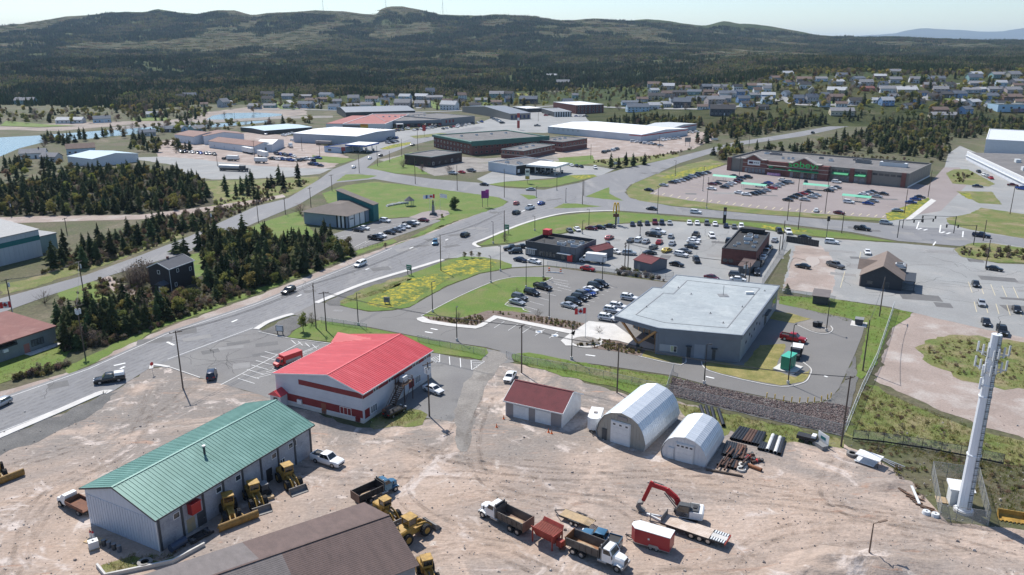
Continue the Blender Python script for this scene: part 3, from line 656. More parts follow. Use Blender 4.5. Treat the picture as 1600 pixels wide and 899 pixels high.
m_timber=mat('varnished timber',(0.50,0.27,0.10),(0.38,0.19,0.07),scale=2,rough=0.5,stretch=(6,1,1))
m_steel=worn('rusty dark steel',(0.09,0.06,0.05),0.4)
class Bd:
    def __init__(s,name,label,cat,A,B,C_,z=0.0,L=None,W=None,z0=0.0,group=None):
        o,rz,l,wd=frame(A,B,C_,z); s.L=L or l; s.W=W or wd; s.o=o; s.rz=rz
        s.root=thing(name,label,cat,(o.x,o.y,z0),rz,group)
    def local(s,px,z=0.0):
        d=G(*px,z).xy-s.o; ca,sa=math.cos(s.rz),math.sin(s.rz); return (d.x*ca+d.y*sa,-d.x*sa+d.y*ca)
    def solve(s, px, axis=0, val=0.0, lo=0.5, hi=20):   # height at which the line of sight through px meets local x (or y) = val
        f=lambda z: s.local(px,z)[axis]-val
        a,b_=lo,hi
        if f(a)*f(b_)>0: return None
        for _ in range(50):
            m=(a+b_)/2
            if f(a)*f(m) <= 0: b_=m
            else: a=m
        return (s.local(px,a)[1-axis],a)
    def P(s,name,mb,parent=None,smooth=False): return mb.build(name,parent or s.root,smooth)
    def fb(s, mb, face, a0, a1, z0, z1, d0, d1, m):      # a box lying on a wall face, from d0 to d1 outward
        if face == 'f': mb.box(a0,a1,-d1,-d0,z0,z1,m)
        elif face == 'b': mb.box(a0,a1,s.W+d0,s.W+d1,z0,z1,m)
        elif face == 'l': mb.box(-d1,-d0,a0,a1,z0,z1,m)
        else: mb.box(s.L+d0,s.L+d1,a0,a1,z0,z1,m)
    def slab(s,name,face,a0,a1,z0,z1,d,m,parent=None):
        mb=MB(); s.fb(mb,face,a0,a1,z0,z1,0.003,d,m); return s.P(name,mb,parent)
    def window(s,face,a,z,wd,ht,fm=None,gm=None,n=1,bars=0.09):
        fm=fm or m_white; gm=gm or m_glass; mb=MB()
        for (p,q,r,t) in ((a,a+wd,z,z+bars),(a,a+wd,z+ht-bars,z+ht),(a,a+bars,z+bars,z+ht-bars),(a+wd-bars,a+wd,z+bars,z+ht-bars)):
            s.fb(mb,face,p,q,r,t,0.003,0.08,fm)
        for k in range(1,n): c=a+wd*k/n; s.fb(mb,face,c-bars/2,c+bars/2,z+bars,z+ht-bars,0.003,0.07,fm)
        o=s.P('window',mb); mb=MB(); s.fb(mb,face,a+bars,a+wd-bars,z+bars,z+ht-bars,0.004,0.03,gm); mb.build('pane',o); return o
    def door(s,face,a,wd,ht,m,name='door',panels=0,z=0.02):
        o=s.slab(name,face,a,a+wd,z,z+ht,0.06,m)
        if panels:
            for k in range(panels):
                mb=MB(); s.fb(mb,face,a+0.06,a+wd-0.06,z+ht*k/panels+0.03,z+ht*(k+1)/panels-0.03,0.062,0.085,m); mb.build('panel',o)
        else:
            mb=MB(); s.fb(mb,face,a+wd-0.16,a+wd-0.08,0.95,1.08,0.06,0.13,m_galv); mb.build('handle',o)
        return o
    def gable(s,he0,hr,wm,rm,he1=None,yr=None,ov=0.4,ovx=0.4,rib=0.0,tk=0.14,ridgecap=True,trim=None,x0=0.0,x1=None,gm=None):
        he1=he0 if he1 is None else he1; W=s.W; yr=W/2 if yr is None else yr; x1=s.L if x1 is None else x1
        mb=MB()
        mb.face([(x0,0,0),(x1,0,0),(x1,0,he0),(x0,0,he0)],wm); mb.face([(x1,W,0),(x0,W,0),(x0,W,he1),(x1,W,he1)],wm)
        mb.face([(x0,W,0),(x0,0,0),(x0,0,he0),(x0,yr,hr),(x0,W,he1)],gm or wm); mb.face([(x1,0,0),(x1,W,0),(x1,W,he1),(x1,yr,hr),(x1,0,he0)],gm or wm)
        s.P('wall',mb); out=[]
        for sy,he,ye in ((-1,he0,0.0),(1,he1,W)):
            d=Vector((0,ye-yr,he-hr)); ln=d.length; d.normalize(); nn=Vector((0,-d.z,d.y))*(1 if sy>0 else -1)
            if nn.z<0: nn=-nn
            a=Vector((0,yr,hr))+nn*0.02; e=a+d*(ln+ov)
            mb=MB(); q=lambda p,x,t: (x,p.y+nn.y*t,p.z+nn.z*t)
            X0,X1=x0-ovx,x1+ovx
            mb.hexa([q(a,X0,0),q(a,X1,0),q(e,X1,0),q(e,X0,0)][::(-1 if sy>0 else 1)][::-1],[q(a,X0,tk),q(a,X1,tk),q(e,X1,tk),q(e,X0,tk)][::(-1 if sy>0 else 1)][::-1],rm)
            if rib:
                n=int((X1-X0)/rib)
                for k in range(n+1):
                    x=X0+0.03+(X1-X0-0.06)*k/n
                    mb.bar(q(a,x,tk+0.02),q(e,x,tk+0.02),0.085,0.07,rm,up=tuple(nn))
            o=s.P('roof_slope',mb); out.append(o)
            if trim:
                mb=MB(); mb.bar(q(e,X0,tk*0.4),q(e,X1,tk*0.4),0.07,0.22,trim)
                for x in (X0,X1): mb.bar(q(a,x,tk*0.4),q(e,x,tk*0.4),0.08,0.24,trim)
                mb.build('fascia',o)
        if ridgecap:
            mb=MB(); mb.bar((x0-ovx,yr,hr+tk+0.03),(x1+ovx,yr,hr+tk+0.03),0.35,0.09,rm); s.P('ridge_cap',mb)
        return out
    def flat(s,h,wm,rm,cap=None,par=0.5,pw=0.3,x0=0.0,x1=None,y0=0.0,y1=None):
        x1=s.L if x1 is None else x1; y1=s.W if y1 is None else y1; mb=MB()
        b4=[(x0,y0),(x1,y0),(x1,y1),(x0,y1)]
        for i in range(4):
            p,q=b4[i],b4[(i+1) % 4]; mb.face([(*p,0),(*q,0),(*q,h),(*p,h)],wm)
        s.P('wall',mb)
        mb=MB(); mb.box(x0+0.05,x1-0.05,y0+0.05,y1-0.05,h-par-0.2,h-par,rm); r=s.P('roof',mb)
        mb=MB(); c=cap or wm
        for (p,q,t,u_) in ((x0-.04,x1+.04,y0-.04,y0+pw),(x0-.04,x1+.04,y1-pw,y1+.04),(x0-.04,x0+pw,y0+pw,y1-pw),(x1-pw,x1+.04,y0+pw,y1-pw)):
            mb.box(p,q,t,u_,h-par+0.002,h+0.06,c)
        s.P('parapet',mb); return r
    def unit(s,x,y,z,sx,sy,h,m=None,parent=None):
        m=m or m_offw; mb=MB(); mb.box(x,x+sx,y,y+sy,z,z+h*0.85,m); mb.box(x+sx*.12,x+sx*.88,y+sy*.12,y+sy*.88,z+h*.85,z+h,m_dgrey)
        return s.P('roof_unit',mb,parent)
def text(s,size,loc,rot,m,name='lettering',parent=None,ext=0.03,wide=1.0):
    c=bpy.data.curves.new(name,'FONT'); c.body=s; c.size=size; c.extrude=ext; c.align_x='CENTER'; c.align_y='CENTER'
    t=bpy.data.objects.new(name,c); COL.objects.link(t); bpy.context.view_layer.update()
    me=bpy.data.meshes.new_from_object(t); bpy.data.objects.remove(t); me.materials.clear(); me.materials.append(m)
    o=put(name,me,parent,loc); o.rotation_euler=rot; o.scale=(wide,1,1); return o
FR = (R(90), 0, 0)                        # lettering standing on a front face (local -y)
# ---- fire hall: red metal roof, pale siding with dark red bands
he=hgt(566.7,663,614.5)
fhall=Bd('fire_hall','grey and dark red two storey hall with a bright red metal roof and outside stairs','building',(565.5,613.5),(672.6,547),(414,590.5),he)
B=fhall
yr,hr=B.solve((512.4,586))
m_redroof=mat('red roof metal',(0.56,0.055,0.07),(0.47,0.042,0.056),scale=0.5,rough=0.5,metal=0.05,spec=0.5,stretch=(3,.4,1),c3=(0.62,0.10,0.115),scale3=0.35,lo3=0.5,hi3=0.75,fine=0.08,fscale=3)
m_hallw=mat('pale grey siding',(0.50,0.52,0.56),(0.45,0.47,0.51),scale=0.4,rough=0.6,fine=0.05)
m_hallr=mat('dark red siding',(0.20,0.02,0.025),(0.165,0.018,0.02),scale=0.6,rough=0.6)
B.gable(he-0.15,hr,m_hallw,m_redroof,yr=yr,ov=0.5,ovx=0.35,rib=0.55,trim=m_white)
for f,n in (('l',B.W),('f',B.L)):
    for k in range(1,6): B.slab('siding_lap',f,0.02,n-0.02,k*1.05,k*1.05+0.05,0.02,m_hallw)
B.slab('red_band','l',0.05,B.W*0.72,he-1.25,he-0.25,0.05,m_hallr); B.slab('red_band','l',0.1,B.W-1.5,1.0,2.45,0.05,m_hallr)
B.slab('red_band','f',0.05,B.L-0.05,he-1.35,he-0.3,0.05,m_hallr)
B.slab('concrete_footing','l',0,B.W,0,0.55,0.06,m_conc); B.slab('concrete_footing','f',0,B.L,0,0.55,0.06,m_conc)
for a,wd in ((3.2,1.6),(8.0,1.6),(16.2,2.2),(20.4,2.0)): 
    if a+wd<B.L: 
        mb=MB(); B.fb(mb,'f',a,a+wd,he-1.37,he-0.28,0.05,0.075,m_hallw); o=B.P('window',mb)
        for k in range(2): mb=MB(); B.fb(mb,'f',a+0.1+k*wd/2,a+wd/2-0.08+k*wd/2,he-1.25,he-0.4,0.075,0.09,m_glass); mb.build('pane',o)
for a,wd in ((2.2,2.0),(17.0,2.0)): B.window('f',a,0.9,wd,1.5,m_white,m_glassb,3)
B.slab('red_panel','f',0.5,1.9,0.7,2.4,0.05,m_hallr); B.slab('red_panel','f',14.8,16.6,0.7,2.4,0.05,m_hallr)
B.window('l',2.6,0.9,2.6,1.5,m_white,m_glassb,3); B.door('l',0.7,1.1,2.2,m_hallr); B.door('l',8.4,1.1,2.1,mat('brown door',(0.22,0.08,0.05)))
mb=MB(); B.fb(mb,'l',14.0,15.0,0.9,1.8,0.055,0.4,m_offw); B.P('heat_pump',mb)
mb=MB(); W=B.W; mb.box(-1.9,0.0,W-2.6,W-0.1,0,2.5,m_hallw); mb.box(-1.92,-1.86,W-1.9,W-0.9,0.05,2.1,m_dgrey); pch=B.P('porch',mb)
mb=MB(); mb.hexa([(-2.2,W-2.9,2.5),(0,W-2.9,2.5),(0,W+0.2,2.5),(-2.2,W+0.2,2.5)],[(-2.2,W-1.36,3.5),(0,W-1.36,3.5),(0,W-1.34,3.5),(-2.2,W-1.34,3.5)],m_redroof); mb.build('porch_roof',pch)
# cross gable at the back left
xg,zg=B.L-2.9,hr-0.7; mb=MB()
for s_ in (-1,1):
    mb.hexa([(xg,yr,zg),(xg,W+0.9,zg),(xg+s_*2.6,W+0.9,he-0.3),(xg+s_*2.6,yr+4.2,he-0.3)][::s_ * -1],[(xg,yr,zg+0.14),(xg,W+0.9,zg+0.14),(xg+s_*2.6,W+0.9,he-0.16),(xg+s_*2.6,yr+4.2,he-0.16)][::s_ * -1],m_redroof)
mb.face([(xg-2.4,W+0.6,0),(xg-2.4,W+0.6,he-0.3),(xg,W+0.6,zg),(xg+2.4,W+0.6,he-0.3),(xg+2.4,W+0.6,0)],m_hallw); B.P('cross_gable',mb)
# outside stairs against the long wall
st=put('outside_stairs',None,B.root)
x1,x2=5.2,12.5; top=he-2.2
mb=MB(); mb.box(x2-2.6,x2+0.4,-2.3,-0.1,top-0.15,top,m_wood); mb.build('landing',st)
for k in range(15):
    t=k/15; mb=MB(); x=x1+(x2-2.6-x1)*t; mb.box(x,x+0.36,-2.2,-1.1,t*top,t*top+0.06,m_wood); mb.build('step',st)
for y in (-2.25,-1.05):
    mb=MB(); mb.bar((x1,y,0),(x2-2.6,y,top-0.1),0.07,0.3,m_steel); mb.bar((x1,y,1.0),(x2-2.6,y,top+0.95),0.06,0.06,m_steel)
    for k in range(9): t=k/8; mb.bar((x1+(x2-2.6-x1)*t,y,t*top),(x1+(x2-2.6-x1)*t,y,t*top+1),0.05,0.05,m_steel)
    mb.build('stair_rail',st)
mb=MB()
for x in (x2-2.5,x2+0.3):
    for y in (-2.2,-0.25): mb.box(x-0.07,x+0.07,y-0.07,y+0.07,0,top+1,m_steel)
for z in (1.0,0.5):
    mb.bar((x2-2.5,-2.2,top+z),(x2+0.3,-2.2,top+z),0.05,0.06,m_steel); mb.bar((x2+0.3,-2.2,top+z),(x2+0.3,-0.2,top+z),0.05,0.06,m_steel)
mb.bar((x2-2.5,-2.2,0.2),(x2+0.3,-2.2,top),0.06,0.06,m_steel); mb.build('landing_frame',st)
mb=MB(); mb.box(x1-1.8,x1+0.6,-3.2,-1.6,0.5,1.5,m_wood); mb.box(x1-1.7,x1+0.5,-3.1,-1.7,1.5,1.7,mat('rusty brown',(0.22,0.11,0.07))); mb.build('wooden_bin',st)
mb=MB(); mb.box(x2-1.6,x2-0.2,-1.5,-0.5,top+0.02,top+1.1,m_offw); mb.build('air_unit',st)
# ---- green roofed workshop
he=5.25
wshop=Bd('workshop','long grey concrete workshop with a green metal roof in the dirt yard','building',(250.8,862.8),(488.7,709),(141.4,818))
B=wshop; W=B.W
m_green=mat('green roof metal',(0.075,0.195,0.16),(0.10,0.23,0.195),scale=0.35,rough=0.42,metal=0.1,spec=0.6,c3=(0.14,0.29,0.245),scale3=0.3,lo3=0.5,hi3=0.75)
m_block=mat('painted concrete block',(0.29,0.30,0.33),(0.38,0.395,0.42),scale=0.5,rough=0.85,fine=0.15,fscale=4,c3=(0.21,0.22,0.24),scale3=0.7,lo3=0.55,hi3=0.75)
m_corr=mat('pale corrugated steel',(0.50,0.56,0.64),(0.43,0.48,0.56),scale=0.8,rough=0.5,metal=0.1,stretch=(1,4,0.3))
yr,hr=7.6,7.85
B.gable(he,hr,m_block,m_green,he1=5.75,yr=yr,ov=0.55,ovx=0.45,rib=0.6,trim=m_dgrey,gm=m_corr)
n=int(W/0.55)
for k in range(n): B.slab('steel_sheet','l',k*W/n+0.03,(k+1)*W/n-0.06,0.15,he-0.35,0.05,m_corr)
for k in range(9):
    x=0.15+(B.L-0.6)*k/8; B.slab('pilaster','f',x,x+0.3,0,he-0.1,0.12,m_dgrey)
for k in (0,2,3,5,6):
    x=2.0+(B.L-0.6)*k/8+0.6; B.window('f',x,he-1.9,1.1,0.95,m_white,m_glass,1)
B.window('f',B.L-7.5,1.3,1.1,1.2,m_white,m_glass,2); B.window('f',B.L-4.0,he-2.0,0.5,1.1,m_white,m_glass)
mb=MB(); B.fb(mb,'f',5.0,6.6,he-2.3,he-0.75,0.003,0.9,mat('red enamel',(0.36,0.02,0.022),rough=0.4)); mb.box(4.9,6.7,-1.0,-0.003,he-0.73,he-0.62,MATS['red enamel']); B.P('red_wall_box',mb)
B.door('f',6.4,1.2,2.2,m_dgrey); B.slab('painted_patch','f',4.6,6.0,0.1,2.2,0.012,mat('ochre paint',(0.38,0.30,0.16),(0.3,0.27,0.2),scale=1.5)); B.door('f',B.L-10.5,1.2,2.2,m_black)
B.slab('corner_post','l',0.0,0.14,0,he-0.05,0.07,m_white)
mb=MB(); q=yr*0.66; zc=he+(hr-he)*0.66; mb.cyl((B.L*0.43,q,zc-0.3),(B.L*0.43,q,zc+1.3),0.17,m_dgrey,n=12); mb.cyl((B.L*0.43,q,zc+1.3),(B.L*0.43,q,zc+1.55),0.26,m_galv,n=12); B.P('stove_pipe',mb)
# ---- brown shingled shed at the bottom
he=5.6
shed=Bd('storage_shed','long shed with a patched brown and grey shingle roof at the bottom edge','building',(648,882),(566,788),(300,886),he,W=45)
B=shed; r=B.solve((603,807.5),axis=1); xr,hr=r if r else (B.L*0.5,he+2.5)
m_brownroof=mat('brown shingles',(0.135,0.095,0.085),(0.105,0.075,0.068),scale=0.4,rough=0.9,fine=0.22,fscale=5,stretch=(1,3,1))
m_greyroof=mat('weathered grey shingles',(0.165,0.145,0.14),(0.13,0.115,0.11),scale=0.4,rough=0.9,fine=0.2,fscale=5,stretch=(1,3,1))
m_shedw=worn('shed wall boards',(0.24,0.26,0.28),0.25)
mb=MB(); L,W=B.L,B.W
for y in (0.0,W): mb.face([(0,y,0),(L,y,0),(L,y,he),(xr,y,hr),(0,y,he)],m_shedw)
for x in (0.0,L): mb.face([(x,0,0),(x,W,0),(x,W,he),(x,0,he)],m_shedw)
B.P('wall',mb)
for (xa,xe,sp) in ((xr,-0.4,13.5),(xr,L+0.4,16.0)):
    ze=he-0.4*(hr-he)/max(0.5,abs(xr-(0 if xe<0 else L)))
    for (ya,yb,m) in ((-0.45,sp,m_brownroof),(sp,W,m_greyroof)):
        mb=MB(); nn=30
        rows=[(lerp(xa,xe,k/nn),lerp(hr,ze,k/nn)) for k in range(nn+1)]
        for (x0, z0), (x1, z1) in zip(rows, rows[1:]):   # courses overlap: each starts a little proud of the one below
            mb.hexa([(x0,ya,z0),(x1,ya,z1),(x1,yb,z1),(x0,yb,z0)][::(1 if xe>xa else -1)],[(x0,ya,z0+0.05),(x1,ya,z1+0.068),(x1,yb,z1+0.068),(x0,yb,z0+0.05)][::(1 if xe>xa else -1)],m)
        B.P('shingle_slope',mb)
mb=MB(); mb.bar((xr,-0.45,hr+0.1),(xr,W,hr+0.1),0.3,0.06,m_brownroof); B.P('ridge_cap',mb)
# ---- two-door garage
he=hgt(790,648.8,625)
B=Bd('garage','tan garage with a dark red shingle roof and two white roller doors','garage',(790,648.8),(878.3,669.2),(908,639.8))
m_tan=mat('tan siding',(0.30,0.27,0.26),(0.27,0.245,0.235),scale=0.5,rough=0.7)
m_maroon=mat('maroon shingles',(0.155,0.042,0.045),(0.12,0.035,0.038),scale=0.7,rough=0.9,fine=0.15,fscale=5)
B.gable(he,he+2.15,m_tan,m_maroon,ov=0.45,ovx=0.3,trim=m_white,gm=m_white)
for k in range(9): B.slab('siding_lap','f',0.02,B.L-0.02,0.25+k*he/9,0.29+k*he/9,0.015,m_tan)
for a in (B.L*0.155,B.L*0.545):
    wd=B.L*0.25; d=B.door('f',a,wd,he*0.82,m_white,'roller_door',4)
    for q in (a-0.14,a+wd): B.slab('door_trim','f',q,q+0.14,0,he*0.87,0.09,m_white)
for q in (0.0,B.L-0.13): B.slab('corner_trim','f',q,q+0.13,0,he,0.05,m_white)
# ---- quonset huts
m_quon=mat('white ribbed steel',(0.60,0.63,0.66),(0.52,0.555,0.59),scale=0.4,rough=0.4,metal=0.35,spec=0.5,stretch=(0.4,3,1))
def quonset(label,A,Bq,C_,hz,fm,dm,ndw,doorx,doorw):
    B=Bd('quonset_hut',label,'shed',A,Bq,C_); L,W=B.L,B.W
    prof=[(0,0),(-0.04,0.22),(0.0,0.45),(0.05,0.62),(0.14,0.80),(0.28,0.925),(0.5,1.0),(0.72,0.925),(0.86,0.80),(0.95,0.62),(1.0,0.45),(1.04,0.22),(1,0)]
    n=int(W/0.62)*2; mb=MB()
    rings=[]
    for j in range(n+1):
        o=0.07 if j % 2 else 0.0
        rings.append([(L*(0.5+(x-0.5)*(1+2*o/L)),W*j/n,hz*z*(1+o/hz)) for x,z in prof])
    mb.loft(rings,m_quon,cap=False,closed=False); B.P('arched_shell',mb)
    for y,nm in ((0.35,'front_wall'),(W-0.25,'back_wall')):
        mb=MB(); pts=[(L*x*0.985+L*0.0075,hz*z*0.985) for x,z in prof]
        mb.face([(p[0],y,p[1]) for p in pts][::-1],fm); o=B.P(nm,mb)
        if nm == 'front_wall':
            for k in range(int(L/0.6)):
                x=0.5+k*0.6
                if x<L-0.6:
                    u=x/L; zt=hz*(1-abs(u-0.5) ** 2.6*5.2)*0.9
                    mb=MB(); mb.box(x,x+0.07,y-0.05,y-0.003,0.05,max(0.6,zt),fm); mb.build('wall_rib',o)
    mb=MB(); a=L*doorx; wd=L*doorw; mb.box(a-0.12,a+wd+0.12,0.2,0.34,0.02,hz*0.68+0.12,m_white); o=B.P('door_frame',mb)
    mb=MB(); mb.box(a,a+wd,0.12,0.25,0.03,hz*0.68,dm); d=B.P('roller_door',mb)
    for k in range(4): mb=MB(); mb.box(a+0.05,a+wd-0.05,0.095,0.118,0.06+k*hz*.17,hz*.17*(k+1)-0.03,dm); mb.build('panel',d)
    for k in range(ndw): mb=MB(); x=a+wd*(k+0.5)/ndw; mb.box(x-0.22,x+0.22,0.07,0.094,hz*0.575,hz*0.575+0.28,m_glass); mb.build('door_light',d)
    return B
Q=quonset('larger white ribbed quonset hut with beige front wall, beside the white box trailer',(933,685),(1005,706.5),(1048,652),6.0,mat('beige steel',(0.33,0.31,0.27),rough=0.6),m_white,3,0.29,0.4)
mb=MB(); mb.box(0.8,1.65,0.2,0.34,0.02,2.1,m_dgrey); Q.P('door',mb)
mb=MB(); mb.box(Q.L*.42,Q.L*.62,0.2,0.33,4.6,5.2,m_tan); Q.P('vent_grille',mb)
Q=quonset('smaller all white quonset hut beside the stacked pipes',(1034,714.5),(1101,732),(1124,690),4.6,mat('white steel front',(0.62,0.63,0.64),rough=0.6),m_white,4,0.31,0.4)
mb=MB(); mb.box(0.9,1.9,0.2,0.34,0.02,2.1,m_white); mb.box(0.95,1.85,0.17,0.2,0.06,2.05,m_offw); Q.P('door',mb)
# ---- police building: grey cladding, pale flat roof with a fold, timber struts
PH=hgt(1163,567,524)
m_clad=mat('blue grey cladding',(0.165,0.19,0.225),(0.14,0.16,0.195),scale=0.3,rough=0.5,spec=0.5)
m_clad2=mat('light grey cladding',(0.26,0.29,0.33),(0.225,0.25,0.29),scale=0.3,rough=0.5)
m_proof=mat('pale grey roof membrane',(0.325,0.36,0.37),(0.28,0.31,0.325),scale=0.10,rough=0.8,fine=0.1,fscale=1.2,c3=(0.36,0.39,0.395),scale3=0.22,lo3=0.48,hi3=0.66)
RP=[G(*p,PH) for p in [(960,494),(1029,513),(1160,524.5),(1218,447),(1056.5,430),(1034,450.5),(1020,449)]]
o0=RP[2]; pb=thing('police_station','large grey clad station with a pale folded flat roof and timber struts at its entrance','building',(o0.x,o0.y,0),0)
rp=[(p.x-o0.x,p.y-o0.y) for p in RP]
zf=lambda p: PH
def inset(pts,d):
    n=len(pts); ar=sum(pts[i][0]*pts[(i+1) % n][1]-pts[(i+1) % n][0]*pts[i][1] for i in range(n)); out=[]
    for i in range(n):
        p0,p1,p2=(Vector(pts[(i+k) % n]) for k in (-1,0,1)); a=(p1-p0).normalized(); c=(p2-p1).normalized()
        na,nc=Vector((-a.y,a.x)),Vector((-c.y,c.x)); s_=1 if ar>0 else -1; bis=(na+nc).normalized(); k=d/max(0.3,bis.dot(na))
        out.append(tuple(p1+bis*k*s_))
    return out
wl_=inset(rp,0.25)
ent=[Vector(wl_[0]),Vector(wl_[1]),Vector(wl_[6])]
# the walls step back under the roof at the entrance corner
e1=Vector(wl_[1]).lerp(Vector(wl_[0]),0.06); back=Vector(wl_[6]).lerp(Vector(wl_[0]),0.55); e2=Vector(wl_[1]).lerp(Vector(wl_[6]),0.30)
foot=[tuple(e1),wl_[1],wl_[2],wl_[3],wl_[4],wl_[5],wl_[6],tuple(back),tuple(e2)]
mb=MB(); n=len(foot)
for i in range(n):
    a,c=foot[i],foot[(i+1) % n]; mb.face([(*a,0),(*c,0),(*c,PH-0.5),(*a,PH-0.5)],m_clad2 if i == 2 else m_clad)
mb.build('wall',pb)
mb=MB(); mb.prism(rp,PH-0.95,PH,m_proof,m_clad); roof=mb.build('roof',pb); mb=MB(); mb.poly(rp[::-1],PH-0.951,m_timber); mb.build('soffit',pb)
mb=MB(); rr=rp + [rp[0]]
for a,c in zip(rr,rr[1:]): mb.bar((*a,PH+0.03),(*c,PH+0.03),0.35,0.14,m_clad)
mb.build('roof_edge',roof)
ins=inset(rp,4.0); ins=[ins[0],ins[1],ins[2],ins[3],ins[4],ins[5],ins[6]]
for a,c in zip(ins,ins[1:]+ins[:1]): mb=MB(); mb.bar((*a,PH+0.02),(*c,PH+0.02),0.22,0.07,m_mgrey); mb.build('roof_seam',roof)
def panels(a,c,m,z0,z1,step,name='cladding_panel'):
    a,c=Vector(a),Vector(c); d=c-a; n=max(1,int(d.length/step)); u=d.normalized(); nn=Vector((u.y,-u.x))
    for k in range(n):
        p=a+d*(k/n)+u*0.03; q=a+d*((k+1)/n)-u*0.03; mb=MB()
        mb.hexa([(*p,z0),(*(p+nn*0.04),z0),(*(q+nn*0.04),z0),(*q,z0)][::-1],[(*p,z1),(*(p+nn*0.04),z1),(*(q+nn*0.04),z1),(*q,z1)][::-1],m); mb.build(name,pb)
panels(foot[1],foot[2],m_clad,0.25,PH-1.0,1.3); panels(foot[2],foot[3],m_clad2,0.25,PH-1.0,2.0)
panels(foot[0],foot[1],m_clad,0.25,PH-1.0,0.9)
def onwall(a,c,t0,t1,z0,z1,d,m,name):
    a,c=Vector(a),Vector(c); u=(c-a).normalized(); nn=Vector((u.y,-u.x)); p,q=a.lerp(c,t0),a.lerp(c,t1); mb=MB()
    mb.hexa([(*(p+nn*0.045),z0),(*(p+nn*d),z0),(*(q+nn*d),z0),(*(q+nn*0.045),z0)][::-1],[(*(p+nn*0.045),z1),(*(p+nn*d),z1),(*(q+nn*d),z1),(*(q+nn*0.045),z1)][::-1],m); return mb.build(name,pb)
W1,W2=foot[1],foot[2]
onwall(W1,W2,0.02,0.16,1.0,2.6,0.07,mat('pale cladding panel',(0.33,0.345,0.37)),'pale_panel'); wn_=onwall(W1,W2,0.155,0.24,1.0,2.5,0.09,m_white,'window')
onwall(W1,W2,0.16,0.196,1.1,2.4,0.11,mat('yellowish blind',(0.42,0.44,0.27)),'pane'); onwall(W1,W2,0.20,0.235,1.1,2.4,0.11,m_glass,'pane')
onwall(W1,W2,0.36,0.41,0.1,2.5,0.09,m_dgrey,'door'); onwall(W1,W2,0.45,0.58,0.1,3.3,0.08,m_clad2,'roller_door'); onwall(W1,W2,0.67,0.71,0.1,2.5,0.09,m_dgrey,'door')
for t in (0.35,0.66): onwall(W1,W2,t-0.005,t+0.07,2.75,2.85,0.9,m_dgrey,'door_canopy')
for k,(t,z) in enumerate([(0.12,2.6),(0.2,3.4),(0.26,2.2),(0.32,3.0),(0.38,3.7),(0.47,2.5),(0.55,3.4)]): onwall(foot[2],foot[3],t,t+0.022,z,z+0.6,0.07,m_glass,'window')
onwall(foot[2],foot[3],0.84,0.95,2.3,4.2,0.08,m_glass,'window'); onwall(foot[2],foot[3],0.62,0.68,0.4,3.2,0.09,m_dgrey,'door'); onwall(foot[2],foot[3],0.6,0.72,3.3,3.5,0.9,m_dgrey,'door_canopy')
# entrance glazing, timber V struts and posts
for a,c in ((tuple(back),tuple(e2)),(tuple(e2),tuple(e1))):
    onwall(a,c,0.05,0.95,0.2,PH-1.6,0.07,m_glass,'entrance_glazing')
    for k in range(5): onwall(a,c,0.05+k*0.225,0.07+k*0.225,0.1,PH-1.2,0.14,m_timber,'mullion')
    onwall(a,c,0.03,0.97,PH-1.6,PH-1.2,0.12,mat('rust red fascia',(0.30,0.09,0.05)),'fascia_band')
tip=Vector(rp[0]); pv=Vector(rp[0]).lerp(Vector(rp[1]),0.52); base=pv.lerp(Vector(e2),0.10)
for q in (tip.lerp(pv,0.18).lerp(Vector(rp[6]),0.06),pv.lerp(Vector(rp[1]),0.9).lerp(Vector(e1),0.3)):
    mb=MB(); mb.bar((*base,1.0),(*q,PH-0.95),0.4,0.45,m_timber); mb.build('timber_strut',pb)
mb=MB(); mb.box(base.x-0.35,base.x+0.35,base.y-0.35,base.y+0.35,0,1.2,m_dgrey); mb.build('strut_footing',pb)
c=G(1130,462,PH); mb=MB(); mb.cyl((c.x-o0.x,c.y-o0.y,PH),(c.x-o0.x,c.y-o0.y,PH+2.6),0.06,m_mgrey,n=6); mb.box(c.x-o0.x-1.2,c.x-o0.x+1.2,c.y-o0.y-1.2,c.y-o0.y+1.2,PH+0.003,PH+0.08,m_mgrey); mb.build('roof_antenna',roof)
for u_,v_ in ((1010,480),(1050,500),(1110,490),(1160,480),(1080,460),(1130,505),(1060,450),(1195,455)):
    q_=G(u_,v_,PH); mb=MB(); mb.cyl((q_.x-o0.x,q_.y-o0.y,PH),(q_.x-o0.x,q_.y-o0.y,PH+.35),.1,m_mgrey,n=8); mb.cyl((q_.x-o0.x,q_.y-o0.y,PH),(q_.x-o0.x,q_.y-o0.y,PH+.03),.35,m_mgrey,n=10); mb.build('vent_pipe',roof)
for k_ in range(9):
    p_,q_=Vector(rp[0]).lerp(Vector(rp[4]),(k_+.5)/9.5),Vector(rp[2]).lerp(Vector(rp[3]),(k_+.5)/9.5); p_=p_.lerp(q_,.06); q_=q_.lerp(p_,.02); mb=MB(); mb.bar((*p_,PH+.004),(*q_,PH+.004),.1,.012,m_proof); mb.build('membrane_seam',roof)
c=G(1171,459.5,PH); mb=MB(); mb.box(c.x-o0.x-1.0,c.x-o0.x+1.0,c.y-o0.y-0.4,c.y-o0.y+0.4,PH+0.003,PH+0.6,m_white); mb.build('roof_vent',roof)
